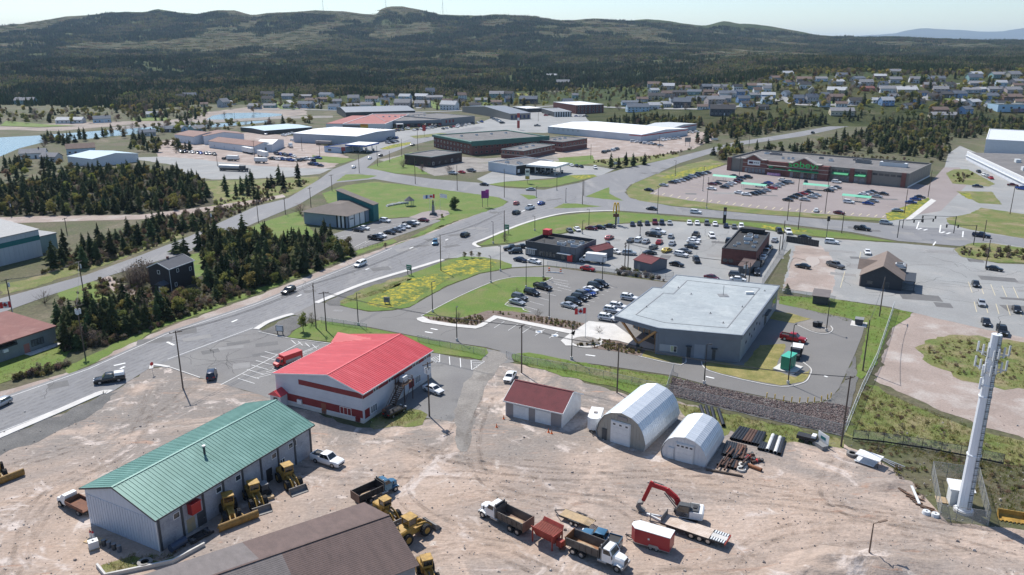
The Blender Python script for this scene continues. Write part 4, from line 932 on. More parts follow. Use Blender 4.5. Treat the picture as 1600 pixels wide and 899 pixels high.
# ---- fried chicken restaurant: dark grey with red box
h=hgt(821,398.5,376.5)
B=Bd('restaurant','dark grey flat roofed restaurant with a red entrance and red box on its corner','restaurant',(821,398.5),(899,411),(929,396))
m_char=worn('charcoal panels',(0.045,0.05,0.06),0.2,0.5); m_slate=worn('slate panels',(0.12,0.135,0.16),0.15,0.5); m_kred=paint('sign red',(0.55,0.03,0.03),0.4)
r=B.flat(h,m_char,m_tarblack,m_char,0.9,0.35)
for k in range(10): B.slab('wall_panel','f',B.L*k/10+0.04,B.L*(k+1)/10-0.04,h*0.55,h-0.06,0.05,m_char if k<7 else m_slate)
for k in range(4): B.slab('wall_panel','r',B.W*k/4+0.04,B.W*(k+1)/4-0.04,0.2,h-0.06,0.05,m_slate)
B.slab('awning','f',0.2,B.L*0.24,h*0.5,h*0.54,0.6,m_white); B.slab('awning','f',B.L*0.66,B.L*0.92,h*0.5,h*0.54,1.0,m_white)
for t in (0.02,0.11): B.window('f',B.L*t,0.5,B.L*0.08,h*0.38,m_white,m_glassb,2)
for k in range(5): B.window('f',B.L*(0.27+k*0.07),0.6,B.L*0.06,h*0.36,m_dgrey,m_glass)
B.slab('red_panel','f',B.L*0.84,B.L*0.94,0.1,h*0.49,0.09,m_kred); B.door('f',B.L*0.72,B.L*0.07,h*0.4,m_glass)
mb=MB(); x,y=0.2,B.W*0.75; mb.box(x,x+2.4,y,y+2.4,h+0.07,h+1.8,m_kred); B.P('red_roof_box',mb)
for (x,y,sx,sy,hh) in ((9.5,4,2.4,2,1.2),(13,6.5,1.2,1.2,1.6),(15,3,3,2,1.4),(16,7,1.3,1.3,1.5),(12,2.2,1,1,1),(17.8,5.4,1.2,1.5,1.2),(11.2,8,2,1.4,1)):
    if x+sx<B.L-.5: B.unit(x,min(y,B.W-sy-0.6),h-0.9,sx,sy,hh,None,r)
B2=Bd('lean_to','brown roofed annex behind the white box truck','shed',(930,408.5),(958,401),(940,396))
B2.gable(3.0,4.0,m_slate,m_maroon,ov=0.2,ovx=0.2)
B2=Bd('storage_shed','small grey shed with brown roof inside the fence behind the box truck','shed',(990,420),(1017,427),(1026,416))
B2.gable(2.8,3.9,m_slate,m_maroon,ov=0.25,ovx=0.2); B2.door('f',1.5,1.0,2.0,m_mgrey)
# ---- dark brick restaurant
h=hgt(1127,413,388)
B=Bd('restaurant','dark brick restaurant with a black flat roof among parked cars','restaurant',(1128.3,387.6),(1180.8,393),(1158.6,354.7),h,L=10.4,W=29)
r=B.flat(h,m_brick,m_tarblack,m_black,0.35,0.4)
for k in range(5): B.slab('wall_panel','f',B.L*k/5+0.05,B.L*(k+1)/5-0.05,h*0.45,h-0.1,0.05,m_brick)
B.slab('brick_band','f',0.05,B.L-0.05,h*0.36,h*0.43,0.07,m_brickr)
for t in (0.05,0.22,0.6,0.78): B.window('f',B.L*t,0.7,B.L*0.13,h*0.27,m_black,m_glass,2)
for k in range(6): B.window('r',B.W*(0.08+k*0.15),0.8,1.8,1.6,m_black,m_glass,2)
for k in range(6): B.window('l',B.W*(0.08+k*0.15),0.8,1.8,1.6,m_black,m_glass,2)
mb=MB(); mb.box(B.L*.1,B.L*.85,B.W-3.2,B.W-0.5,h+0.07,h+1.2,m_tarblack); B.P('raised_parapet',mb,r)
for (x,y,sx,sy,hh) in ((4,15,2.6,2,1.3),(4.5,19,1.5,1.5,1.5),(6.5,20,1.2,1.2,1),(3,8,1,1,.8),(7.5,12,1.2,.8,.8),(5,10,1.5,1,.8),(8,6,1,1,.7),(2.5,5,.8,.8,.6)): B.unit(x,y,h-0.35,sx,sy,hh,None,r)
B2=Bd('storage_shed','small shed with a brown roof before the dark brick restaurant','shed',(1153,427),(1171,430),(1175,418))
B2.gable(2.3,3.5,m_slate,m_brownroof,ov=0.2,ovx=0.2); B2.door('f',0.6,1.4,1.8,m_dgrey)
# ---- brown roofed bank-like building on the right lot
h=hgt(1343,448,430)
B=Bd('small_office','small dark building with a brown hipped gable roof on the pale lot','building',(1343.5,447.5),(1408,455.5),(1412,430))
m_tanroof=mat('tan shingles',(0.20,0.155,0.13),(0.165,0.13,0.11),scale=0.5,rough=0.9,fine=0.15,fscale=4)
m_navy=worn('dark blue grey siding',(0.035,0.04,0.05),0.2)
L,W=B.L,B.W
mb=MB(); mb.box(0,L,0,W,0,h,m_navy); B.P('wall',mb)
zr=h+L*0.30; mb=MB(); mb.face([(0,-0.002,h),(L,-0.002,h),(L/2,-0.002,zr-0.1)],m_navy); B.P('gable_wall',mb); mb=MB(); mb.face([(0,W,h),(L/2,W,zr-.1),(L,W,h)],m_navy); B.P('gable_wall',mb)
for s_ in (-1,1):
    mb=MB(); xe=L/2+s_*(L/2+0.5); ze=h-0.3
    mb.hexa([(L/2,-0.5,zr),(xe,-0.5,ze),(xe,W+0.5,ze),(L/2,W+0.5,zr)][::s_],[(L/2,-0.5,zr+0.15),(xe,-0.5,ze+0.15),(xe,W+0.5,ze+0.15),(L/2,W+0.5,zr+0.15)][::s_],m_tanroof); B.P('roof_slope',mb)
mb=MB(); yc=W*0.55; mb.hexa([(-1.6,yc-3.2,h-0.2),(L*0.3,yc-3.2,h-0.2),(L*0.3,yc+3.2,h-0.2),(-1.6,yc+3.2,h-0.2)],[(-1.6,yc-.05,h+2.2),(L*0.42,yc-.05,h+2.2),(L*0.42,yc+.05,h+2.2),(-1.6,yc+.05,h+2.2)],m_tanroof); B.P('side_gable',mb)
mb=MB(); mb.box(-0.3,-0.02,0.2,W,0,h*0.9,mat('pinkish stone',(0.36,0.26,0.22))); B.P('stone_base',mb)
mb=MB(); mb.box(L*0.72,L*1.02,W*0.45,W*0.85,h+0.9,h+1.1,m_mgrey); B.P('roof_platform',mb); B.unit(L*0.76,W*0.5,h+1.1,2.2,1.8,1.1)
B.window('f',L*.15,.9,1.6,1.2,m_dgrey); B.door('f',L*.6,1.1,2.1,m_dgrey)
mb=MB(); mb.box(L-0.1,L+3.2,0.3,W*0.55,h*0.86,h*0.92,m_navy)
for y in (0.4,W*.5): mb.box(L+2.9,L+3.1,y,y+0.2,0,h*.86,m_navy)
B.P('side_canopy',mb)
# ---- supermarket
h=hgt(1417.8,294,271.5)
B=Bd('supermarket','long brick and grey supermarket with a green fascia and gabled entrance','supermarket',(1136,266),(1417.8,294),(1453,276))
L,W=B.L,B.W; m_sgrey=worn('greige panels',(0.20,0.185,0.165),0.1,0.3); m_sgreen=paint('bright green canopy',(0.02,0.30,0.12),0.5); m_stone=worn('pale stone band',(0.40,0.36,0.32),0.12)
r=B.flat(h,m_sgrey,m_tar,m_sgrey,0.8,0.4)
def bay(a0,a1,z,d,m=m_brickr): return B.slab('brick_bay','f',L*a0,L*a1,0,z,d,m)
bay(0,0.025,h+0.2,0.6); bay(0.10,0.25,h+0.3,1.2); bay(0.255,0.365,h+0.2,2.0); bay(0.365,0.56,h+0.4,3.0); bay(0.545,0.60,h+0.2,3.4); 
for a in (0.705,0.795,0.965): bay(a,a+0.022,h+0.1,0.5)
for (a0,a1,z,d) in ((0.10,0.25,h*0.42,1.3),(0.255,0.60,h*0.45,3.45),(0.255,0.60,h*0.72,3.45),(0.1,0.25,h*0.75,1.3)): B.slab('stone_band','f',L*a0,L*a1,z,z+0.3,d,m_stone)
def gab(a0,a1,ze,zp,d):
    mb=MB(); x0,x1=L*a0,L*a1; xm=(x0+x1)/2
    mb.hexa([(x0,-d,ze),(x1,-d,ze),(xm+.4,-d,zp),(xm-.4,-d,zp)],[(x0,1.5,ze),(x1,1.5,ze),(xm+.4,1.5,zp),(xm-.4,1.5,zp)],m_brickr)
    o=B.P('entrance_gable',mb); mb=MB()
    for p,q in (((x0-2.5,ze),(x0,ze)),((x0,ze),(xm-.4,zp)),((xm-.4,zp),(xm+.4,zp)),((xm+.4,zp),(x1,ze)),((x1,ze),(x1+2.5,ze))): mb.bar((p[0],-d*0.5,p[1]+0.15),(q[0],-d*0.5,q[1]+0.15),d+1.2,0.45,m_stone)
    mb.build('cornice',o); return o
gab(0.115,0.215,h+0.3,h+2.6,1.2); g=gab(0.40,0.53,h+0.4,h+3.2,3.0)
text('sobeys',4.4,(L*0.465,-3.06,h*0.98),FR,paint('sign green',(0.03,0.62,0.15),0.5),'sign_lettering',B.root,0.05,1.35)
for (a0,a1,d) in ((0.385,0.55,5.0),(0.615,0.70,2.2),(0.735,0.79,2.2),(0.30,0.36,2.6)):
    mb=MB(); z=h*0.5; mb.hexa([(L*a0,-d,z),(L*a1,-d,z),(L*a1,-0.1,z),(L*a0,-0.1,z)],[(L*a0,-d,z+0.25),(L*a1,-d,z+0.25),(L*a1,-0.1,z+1.2),(L*a0,-0.1,z+1.2)],m_sgreen); B.P('green_canopy',mb)
B.slab('green_sign','f',L*0.26,L*0.285,h*.55,h*.72,2.1,m_sgreen); B.slab('pink_display','f',L*0.26,L*0.335,0.1,1.3,3.6,mat('pink flowers',(0.55,0.16,0.40),(0.62,0.5,0.6),scale=1.2))
mb=MB(); B.fb(mb,'f',L*0.13,L*0.205,h*.62,h*.98,1.21,1.35,m_white); o=B.P('sign_board',mb); mb=MB(); B.fb(mb,'f',L*0.138,L*0.162,h*.72,h*.88,1.36,1.4,mat('dark maroon sign',(0.06,0.02,0.04))); mb.build('sign_mark',o)
for k in range(3): mb=MB(); B.fb(mb,'f',L*(0.168+k*.011),L*(0.176+k*.011),h*.76,h*.84,1.36,1.4,m_slate); mb.build('sign_mark',o)
for k in range(6): B.slab('shop_window','f',L*(0.115+k*0.021),L*(0.132+k*0.021),0.3,h*0.38,1.26,m_glassb)
for k in range(8): B.slab('shop_window','f',L*(0.39+k*0.02),L*(0.407+k*0.02),0.2,h*0.42,3.06,m_glass if k % 3 else m_glassb)
for k in range(12):
    a=0.61+(k % 3)*0.031+(k // 3)*0.09
    if a<0.95: B.slab('window','f',L*a,L*(a+0.024),h*0.68,h*0.82,0.06,m_glass)
for k in range(5): B.slab('shop_window','f',L*(0.62+k*0.034),L*(0.648+k*0.034),0.3,h*.42,0.06,m_glassb)
for k in range(7): B.slab('wall_panel','f',L*(0.82+k*0.02),L*(0.838+k*0.02),0.2,h*.6,0.04,m_sgrey)
for k in range(9): B.slab('wall_panel','r',W*k/9+0.1,W*(k+1)/9-0.1,0.8,h-0.1,0.05,m_sgrey)
B.slab('white_base','r',0,W,0,0.7,0.08,m_white)
for (x,y,sx,sy,hh,m) in ((0.78,.55,13,3.5,2.4,m_offw),(0.64,.62,4,3,2,m_mgrey),(0.68,.6,4,3,2,m_mgrey),(0.12,.7,6,3,1.4,m_tan),(.08,.72,3,2,1.2,m_offw),(.42,.7,2,2,1,m_mgrey),(.5,.55,2,2,1.4,m_offw),(.25,.4,1.2,1.2,1.2,m_offw),(.28,.42,1.2,1.2,1.2,m_offw),(.3,.45,1.2,1.2,1.2,m_offw),(.6,.8,5,2,1.2,m_tan)): B.unit(L*x,W*y,h-0.8,sx,sy,hh,m,r)
# cart shelters in the lot
for i,(u,v,lab) in enumerate(((1132,283,'leftmost'),(1178,296,'second from the left'),(1275,297,'third from the left'),(1338,315,'rightmost'))):
    c=G(u,v); t=thing('cart_shelter',f'arched green cart shelter in the supermarket lot, {lab} of four','shelter',(c.x,c.y,0),B.rz+R(4),'green cart shelters in the supermarket lot')
    mb=MB(); ws=12.0; mb.loft([[(x,-1.6+3.2*k/6,2.2+0.75*math.sin(math.pi*k/6)) for k in range(7)] for x in (-ws/2,ws/2)],paint('pale green canopy',(0.14,0.50,0.33),0.5),cap=False,closed=False); mb.build('canopy',t)
    for x in (-5.6,0,5.6):
        for y in (-1.5,1.5): mb=MB(); mb.cyl((x,y,0),(x,y,2.3),0.06,m_galv,n=6); mb.build('post',t)
    mb=MB(); mb.bar((-5.6,-1.5,0.9),(5.6,-1.5,0.9),0.05,0.06,m_galv); mb.bar((-5.6,1.5,0.9),(5.6,1.5,0.9),0.05,0.06,m_galv); mb.build('rail',t)
# ---- community hall with teal wall (by the memorial lawn)
h=hgt(543,357,337)
B=Bd('community_hall','blue grey community hall with a low brown hipped roof and a tall teal wall','building',(543,357.5),(577,346),(470,352))
m_hb=worn('blue grey siding',(0.24,0.29,0.35),0.1,0.4); m_teal=worn('teal metal',(0.02,0.15,0.15),0.15,0.5); m_hroof=mat('grey brown shingles',(0.165,0.14,0.125),(0.14,0.12,0.105),scale=0.3,rough=0.9,fine=0.12,fscale=3)
L,W=B.L,B.W; mb=MB(); mb.box(0,L,0,W,0,h,m_hb); B.P('wall',mb)
mb=MB(); o=0.9; mb.hexa([(-o,-o,h),(L+o,-o,h),(L+o,W+o,h),(-o,W+o,h)],[(L*.45,W*.38,h+2.7),(L+.2,W*.42,h+2.7),(L+.2,W*.62,h+2.7),(L*.45,W*.62,h+2.7)],m_hroof); B.P('roof',mb)
mb=MB(); x=L+0.3; mb.hexa([(x,-2.0,0),(x+3.5,-2.0,0),(x+3.5,W*0.75,0),(x,W*0.75,0)],[(x,-2.0,h+1.6),(x+3.5,-2.0,h+1.4),(x+3.5,W*0.75,h+6.0),(x,W*0.75,h+6.2)],m_teal); B.P('teal_wall',mb)
mb=MB(); mb.bar((x+1.7,-2.2,h+1.65),(x+1.7,W*.77,h+6.3),4.1,0.2,m_hroof); B.P('wall_cap',mb)
for t in (0.10,0.34,0.58): B.slab('white_panel','f',L*t,L*(t+.2),0.1,h-.1,.08,m_white)
for t in (0.03,0.31,0.55,0.8): B.slab('dark_strip','f',L*t,L*(t+.025),0.1,h-.1,.1,m_dgrey)
for t in (0.03,0.12,0.21): B.slab('dark_strip','l',W*t,W*(t+.035),0.1,h-.1,.08,m_black)
for t in (0.07,0.16): B.slab('white_panel','l',W*t,W*(t+.045),0.1,h-.1,.06,m_white)
B.slab('sign_strip','f',L*.13,L*.28,h*.62,h*.7,.1,m_dgrey); B.door('f',L*.36,1.1,2.1,m_dgrey)
# ---- black two storey house
h=hgt(268,457,421)
B=Bd('house','black two storey house with white trim and a small porch among bushes','house',(268.5,457),(306,442),(245,450))
m_bk=worn('black clapboard',(0.028,0.026,0.032),0.2,1.0); m_bkroof=mat('slate grey shingles',(0.085,0.09,0.105),(0.07,0.075,0.088),scale=0.5,rough=0.85,fine=0.15)
B.gable(h,h+1.5,m_bk,m_bkroof,ov=0.3,ovx=0.3,trim=m_white)
for k in range(8): B.slab('clapboard','f',0.1,B.L-0.1,0.3+k*h/8,0.34+k*h/8,0.02,m_bk)
for a,z in ((1.5,1.2),(2.8,h-1.7),(B.L-2.0,h*.62)): B.window('f',a,z,0.9,1.1,m_white)
B.window('l',B.W*.45,h-1.7,0.9,1.1,m_white)
for q in (0.0,B.L-.12): B.slab('corner_trim','f',q,q+.12,0,h,.05,m_white)
mb=MB(); mb.box(-2.2,-0.01,0.6,3.4,0,2.5,m_bk); p=B.P('porch',mb); mb=MB(); mb.hexa([(-2.5,.4,2.5),(0,.4,2.5),(0,3.6,2.5),(-2.5,3.6,2.5)],[(-2.5,2.0,3.4),(0,2.0,3.4),(0,2.02,3.4),(-2.5,2.02,3.4)],m_bkroof); mb.build('porch_roof',p)
mb=MB(); mb.box(-2.26,-2.2,1.2,2.2,0.1,2.1,m_white); mb.build('door',p); mb=MB(); mb.box(-3.2,-2.2,1.0,2.6,0,0.35,m_wood); mb.build('step',p)
mb=MB(); mb.box(B.L*.4,B.L*.4+.5,B.W*.5,B.W*.5+.5,h+1.2,h+2.3,m_brick); B.P('chimney',mb)
# ---- grey building with red-brown roof, lower left
h=hgt(90,536,511)
B=Bd('office','low grey green building with a dull red roof beside the highway lawn','building',(-60,588),(90,536),(86,511.5),W=17)
m_gg=worn('grey green siding',(0.19,0.215,0.225),0.12,0.4); m_rroof=mat('dull red membrane',(0.21,0.09,0.075),(0.175,0.075,0.065),scale=0.2,rough=0.85,fine=0.1,c3=(0.24,0.12,0.1),scale3=.3)
L,W=B.L,B.W; xs=L*0.58
B.flat(h*.78,m_gg,m_tar,m_black,0.3,.25,x1=xs)
mb=MB(); mb.hexa([(xs,0,0),(L,0,0),(L,W,0),(xs,W,0)],[(xs,0,h),(L,0,h),(L,W,h+1.0),(xs,W,h+1.0)],m_gg); B.P('wall',mb)
mb=MB(); mb.hexa([(xs-14,-.3,h),(L+.3,-.3,h),(L+.3,W+.4,h+1.05),(xs-14,W+.4,h+1.05)],[(xs-14,-.3,h+.25),(L+.3,-.3,h+.25),(L+.3,W+.4,h+1.3),(xs-14,W+.4,h+1.3)],m_rroof); B.P('roof',mb)
for k in range(2): B.window('f',xs+(L-xs)*(.33+.16*k),1.1,1.5,1.5,m_dgrey,m_glassb,2)
B.door('f',xs+1.2,1.3,2.2,mat('rose door',(0.32,0.13,0.11))); mb=MB(); B.fb(mb,'f',xs-3.4,xs-2.4,2.0,2.6,.003,.5,m_white); B.P('heat_pump',mb)
for k in range(12): B.slab('siding_board','f',L*k/12+.05,L*(k+1)/12-.05,.2,h*.7,.03,m_gg)
mb=MB(); mb.box(xs+1,L+3,-2.2,-0.2,0,.18,m_conc); B.P('concrete_walk',mb)
# ---- big warehouse, far left
h=hgt(67,399,358)
B=Bd('warehouse','large pale warehouse with a teal stripe at the left edge','warehouse',(-120,447),(67,400),(64,372),W=45)
m_ww=mat('pale grey cladding',(0.45,0.475,0.50),(0.41,0.435,0.46),scale=0.2,rough=0.6,stretch=(4,4,.3)); L,W=B.L,B.W
B.gable(h,h+2.2,m_ww,m_mgrey,ov=.3,ovx=.3)
for k in range(24): B.slab('steel_sheet','f',L*k/24+.04,L*(k+1)/24-.04,.2,h-.1,.05,m_ww)
B.slab('teal_stripe','f',0,L,h*.62,h*.80,.08,m_teal)
mb=MB(); mb.box(L,L+8,3,20,0,h*.62,worn('grey green annex',(.22,.30,.29),.1)); mb.box(L,L+8.3,2.8,20.2,h*.62,h*.66,m_mgrey); B.P('annex',mb)
# ---- dark flat office at the junction
h=hgt(673,262,246)
B=Bd('office','dark brown flat roofed office behind the road junction','building',(674,261.5),(722,253),(643,255))
r=B.flat(h,mat('dark brown brick',(0.05,0.032,0.03),(.04,.025,.025),scale=.5),m_tar,mat('grey green trim',(.20,.235,.23)),0.35,.5)
for k in range(5): B.window('f',1+B.L*k/5,1.0,1.4,1.7,m_white if k in (0,3) else m_dgrey)
for k in range(4): B.window('l',1+B.W*k/4,1.0,1.4,1.7,m_dgrey)
# ---- motel
h=hgt(730,243,222)
m_mgreen=worn('green mansard',(0.07,0.17,0.135),.12,.3)
B=Bd('motel','long two storey brick motel with a green mansard roof','motel',(678,230),(738,243),(828,228))
r=B.flat(h,m_brickr,m_tar,m_mgreen,0.5,1.2)
L,W=B.L,B.W
B.slab('green_eave','f',-.5,L+.5,h-1.4,h,1.0,m_mgreen); B.slab('green_eave','r',-.5,W,h-2.6,h+.5,1.0,m_mgreen)
for k in range(11):
    for z in (1.0,h*.5): B.window('f',1+(L-2)*k/11,z,1.5,1.3,m_white)
for k in range(14):
    for z in (1.0,h*.5): B.window('r',2+(W-4)*k/14,z,1.8,1.3,m_stone)
for k in range(4): B.unit(L*.3,W*(.2+.2*k),h-.5,1.5,1.5,1)
def brick2(label,A,Bp,C_,vt,name='motel_wing'):
    h=hgt(*Bp,vt); B=Bd(name,label,'motel',A,Bp,C_); r=B.flat(h,m_brickr,m_tar,mat('grey green trim',(.2,.235,.23)),.3,.6)
    B.slab('pale_band','f',0,B.L,h*.42,h*.5,.08,m_stone); B.slab('pale_band','r',0,B.W,h*.42,h*.5,.08,m_stone)
    for k in range(int(B.L/3.5)): B.window('f',.8+3.5*k,h*.56,1.8,1.3,m_stone)
    for k in range(int(B.W/4)): B.window('r',.8+4*k,h*.56,1.8,1.3,m_stone)
    for k in range(3): B.unit(B.L*.4,B.W*(.25+.2*k),h-.3,1.6,1.6,1.0)
    return B
brick2('two storey brick motel wing with a grey hipped roof nearest the gas station',(783,247),(818,250),(852,238),236)
brick2('brick motel conference wing with roof vents beside the white warehouse',(838,234),(878,238),(912,231),222)
# ---- gas station store and canopy
h=hgt(806,274,259)
B=Bd('gas_station_store','white and black flat roofed gas station store','store',(763,267),(806.5,274),(842,262))
r=B.flat(h,worn('pale blue white siding',(.50,.545,.60),.08),m_tar,m_white,.5,.3)
for k in range(3): B.slab('black_panel','r',B.W*k/3+.05,B.W*(k+1)/3-.05,.1,h-.3,.06,m_black)
B.slab('poster','r',1,2.6,1.2,3,.1,m_white); B.unit(8,5,h-.5,2,1.6,1.2); B.unit(14,8,h-.5,2,1.6,1.2); B.unit(18,6,h-.5,1.6,1.6,1.2)
for k in range(8): B.slab('wall_panel','f',B.L*k/8+.06,B.L*(k+1)/8-.06,.2,h-.55,.04,MATS['pale blue white siding'])
def canopy(label,A,Bp,C_,z,top,under,n,name='fuel_canopy'):
    B=Bd(name,label,'canopy',A,Bp,C_,z); mb=MB(); mb.box(0,B.L,0,B.W,z-.9,z,under); o=B.P('canopy_fascia',mb); mb=MB(); mb.box(.2,B.L-.2,.2,B.W-.2,z+.002,z+.06,top); mb.build('canopy_top',o)
    for k in range(n):
        for y in (B.W*.3,B.W*.7):
            x=B.L*(k+.5)/n; mb=MB(); mb.box(x-.2,x+.2,y-.2,y+.2,0,z-.9,m_white); B.P('column',mb)
            mb=MB(); mb.box(x+.6,x+1.5,y-.35,y+.35,0,1.8,m_dgrey); mb.box(x+.55,x+1.55,y-.38,y+.38,1.0,1.5,m_white); B.P('fuel_pump',mb)
    return B
canopy('white fuel canopy on columns over the pumps beside the junction',(822,257.5),(869,261),(888,254.5),5.2,m_white,m_offw,3)
canopy('blue edged white fuel canopy in front of the grey warehouse',(539,226),(572,227.5),(582,222.5),5.2,m_white,paint('canopy blue',(.03,.12,.42),.4),3)
B=Bd('kiosk','pale blue flat roofed store beside the blue fuel canopy','store',(507,238),(533,240),(540,232)); B.flat(3.6,worn('pale blue siding',(.42,.52,.62),.1),m_tar,paint('canopy blue',(.03,.12,.42)),.3,.3); B.window('f',3,1,3,1.4,m_white); B.door('r',1,1.2,2.1,m_dgrey)
# ---- white warehouse pair
def metalshed(label,A,Bp,C_,vt,wm,rm,rise,strip=None,name='warehouse',wins=0,axis='x',cat='warehouse',doors=0):
    h=hgt(*Bp,vt); B=Bd(name,label,cat,A,Bp,C_); B.gable(h,h+rise,wm,rm,ov=.3,ovx=.3,ridgecap=False)
    n=max(4,int(B.L/6))
    for k in range(n): B.slab('steel_sheet','f',B.L*k/n+.1,B.L*(k+1)/n-.1,.15,h-.15,.05,wm)
    if strip: B.slab('colour_strip','r',0,B.W,h*.78,h*.92,.08,strip); B.slab('colour_strip','f',B.L*.88,B.L,h*.78,h*.9,.09,strip)
    for k in range(wins): B.window('f',B.L*(.06+.055*k),h*.62,1.6,1.2,m_dgrey,m_glass,2)
    for k in range(doors): B.door('r',B.W*(.15+.3*k),3.5,h*.6,m_offw,'roller_door',3)
    return B
m_red=paint('signal red',(.42,.03,.03),.5)
metalshed('very long white metal warehouse beside the conifer belt',(856,208),(1002,222),(1042,209),211,mat('white cladding',(.56,.59,.63),(.51,.54,.58),scale=.2,rough=.5),mat('white metal roof',(.72,.73,.74),rough=.5),1.6,m_red,wins=6,doors=2)
metalshed('shorter white metal warehouse with a red strip, behind the very long one',(1000,209),(1045,212),(1087,203),202,MATS['white cladding'],worn('pale grey metal roof',(.48,.5,.5),.08),1.4,m_red,doors=3)
# ---- grey metal store and strip mall
metalshed('pale blue grey metal store with a white flat roof behind the fuel canopy',(459,222.5),(558,228),(590,215),213.5,worn('ribbed blue grey cladding',(.40,.43,.48),.1,.4),MATS['white metal roof'],.8,None,'store',cat='store')
h=hgt(535,204,193)
B=Bd('strip_mall','strip mall with a red roofed end block and long dark shopfronts','shopping mall',(536,204.5),(602,205),(610,188)); m_rr=mat('faded red roof',(.30,.10,.085),(.26,.085,.075),scale=.1,rough=.8)
r=B.flat(h,m_white,m_rr,m_white,.3,.5); L,W=B.L,B.W
B.slab('tan_base','f',0,L*.46,.1,h*.8,.1,worn('taupe panel',(.19,.165,.15),.1)); B.slab('yellow_panel','f',L*.42,L*.6,.1,h*.95,.16,paint('yellow panel',(.62,.40,.04),.5)); B.slab('orange_sign','f',L*.44,L*.58,h*.75,h*.88,.2,paint('orange red',(.6,.12,.02)))
for k in range(3): B.slab('shop_window','f',L*(.72+.09*k),L*(.79+.09*k),.2,h*.4,.08,m_glass)
mb=MB(); mb.box(-14,0,0,W*.8,0,h*.95,m_white); mb.box(-13.8,0,.2,W*.8,h*.95,h,m_rr); B.P('end_wing',mb)
B2=Bd('strip_mall_wing','long dark shopfront wing of the strip mall right of the red roof','shopping mall',(602,200),(690,197.5),(690,184)); h2=5.5
r=B2.flat(h2,m_dgrey,m_tar,worn('blue grey fascia',(.16,.18,.21),.1),.3,.5); L=B2.L
for k in range(16): B2.slab('shop_window','f',L*k/16+.4,L*(k+1)/16-.4,.2,h2*.45,.06,m_glass if k % 3 else mat('shop red',(.25,.04,.04)))
B2.slab('fascia','f',0,L,h2*.55,h2*.95,.5,MATS['blue grey fascia'])
mb=MB(); mb.box(L*.18,L*.3,-6,-.2,h2*.55,h2*.62,m_white)
for x in (L*.185,L*.295): mb.box(x-.2,x+.2,-5.9,-5.5,0,h2*.55,m_white)
B2.P('entrance_canopy',mb)
for k in range(8): B2.unit(L*(.08+.11*k),B2.W*.5,h2-.3,2,2,1)
B2=Bd('strip_mall_wing','grey windowless end block at the right of the strip mall','shopping mall',(690,197),(742,192),(738,182)); r=B2.flat(6,worn('grey block',(.22,.225,.235),.1),m_tar,None,.3,.4)
for k in range(3): B2.slab('red_sign','f',B2.L*(.12+.1*k),B2.L*(.16+.1*k),2.2,4.6,.1,mat('shop red',(.25,.04,.04)))
B2=Bd('arena','long dark low building behind the red roofed mall','building',(541,186),(649,183),(640,174)); B2.gable(6,8.2,m_dgrey,worn('blue grey roof',(.15,.17,.2),.1),ov=.4)
metalshed('long dark dealer building with a pale blue roof and a row of white cars',(414,211),(488,205),(484,197),199,m_dgrey,worn('pale blue metal roof',(.34,.45,.52),.1),.6,None,'dealer_building',cat='building')
B=[o for o in LABELS if o.name.startswith('dealer_building')][0]
# ---- white buildings with pinkish roofs, left
m_pink=mat('pinkish brown roof',(.24,.145,.12),(.20,.12,.1),scale=.2,rough=.85); m_ww2=worn('white clapboard',(.62,.64,.68),.08)
for lab,A,Bp,C_,vt in (('white shed row with a pinkish roof, leftmost of the three',(274,222),(304,226),(325,218),214),('long white shed with a pinkish roof, behind the other two',(312,222),(320,226),(364,215),213),('long white shed with a pinkish roof, in front of the car row',(327,231),(398,240),(405,233),229)):
    B=metalshed(lab,A,Bp,C_,vt,m_ww2,m_pink,2.0,None,'work_shed',cat='shed')
    for k in range(4): B.window('f',B.L*(.12+.22*k),1.2,1.0,1.1,m_dgrey)
B=metalshed('white garage with an arched false front in the salvage lot',(399,238),(426,238),(430,230),226,m_ww2,m_white,1.6,None,'garage',cat='garage'); B.door('f',B.L*.4,3,3,m_mgrey)
# ---- other buildings at the back of the town
B=Bd('church_hall','beige building with a big sloping grey roof beyond the mall lot','building',(797,187.5),(829,186),(800,172)); B.gable(5.5,9,worn('beige stone',(.27,.24,.21),.1),worn('blue grey roof',(.15,.17,.2)),ov=.5); 
for k in range(5): B.window('f',1+B.L*k/5,1,2,3,m_dgrey,paint('deep blue',(.02,.03,.12)))
B=Bd('apartment_block','dark red three storey block with white stripes beyond the lots','apartment block',(900,178.5),(943,177),(946,170)); h=9.0; B.flat(h,m_brick,m_white,m_white,.3,.5)
for k in range(7):
    for z in (1.2,4.0,6.6): B.window('f',2+B.L*k/7.4,z,1.8,1.6,m_white)
B=Bd('office','small dark office with white pillars beside the red block','building',(866,183),(893,182.5),(892,176)); B.flat(5,m_dgrey,m_mgrey,m_offw,.3,.4)
for k in range(7): B.slab('white_pillar','f',B.L*k/7+.3,B.L*k/7+1.2,0,4.6,.3,m_white)
B=Bd('store','low white roofed strip of shops beyond the junction','store',(822,176),(848,175),(848,171)); B.flat(4,m_dgrey,m_white,m_white,.2,.3); B.slab('shop_window','f',2,B.L-2,.4,2.6,.06,m_glass)
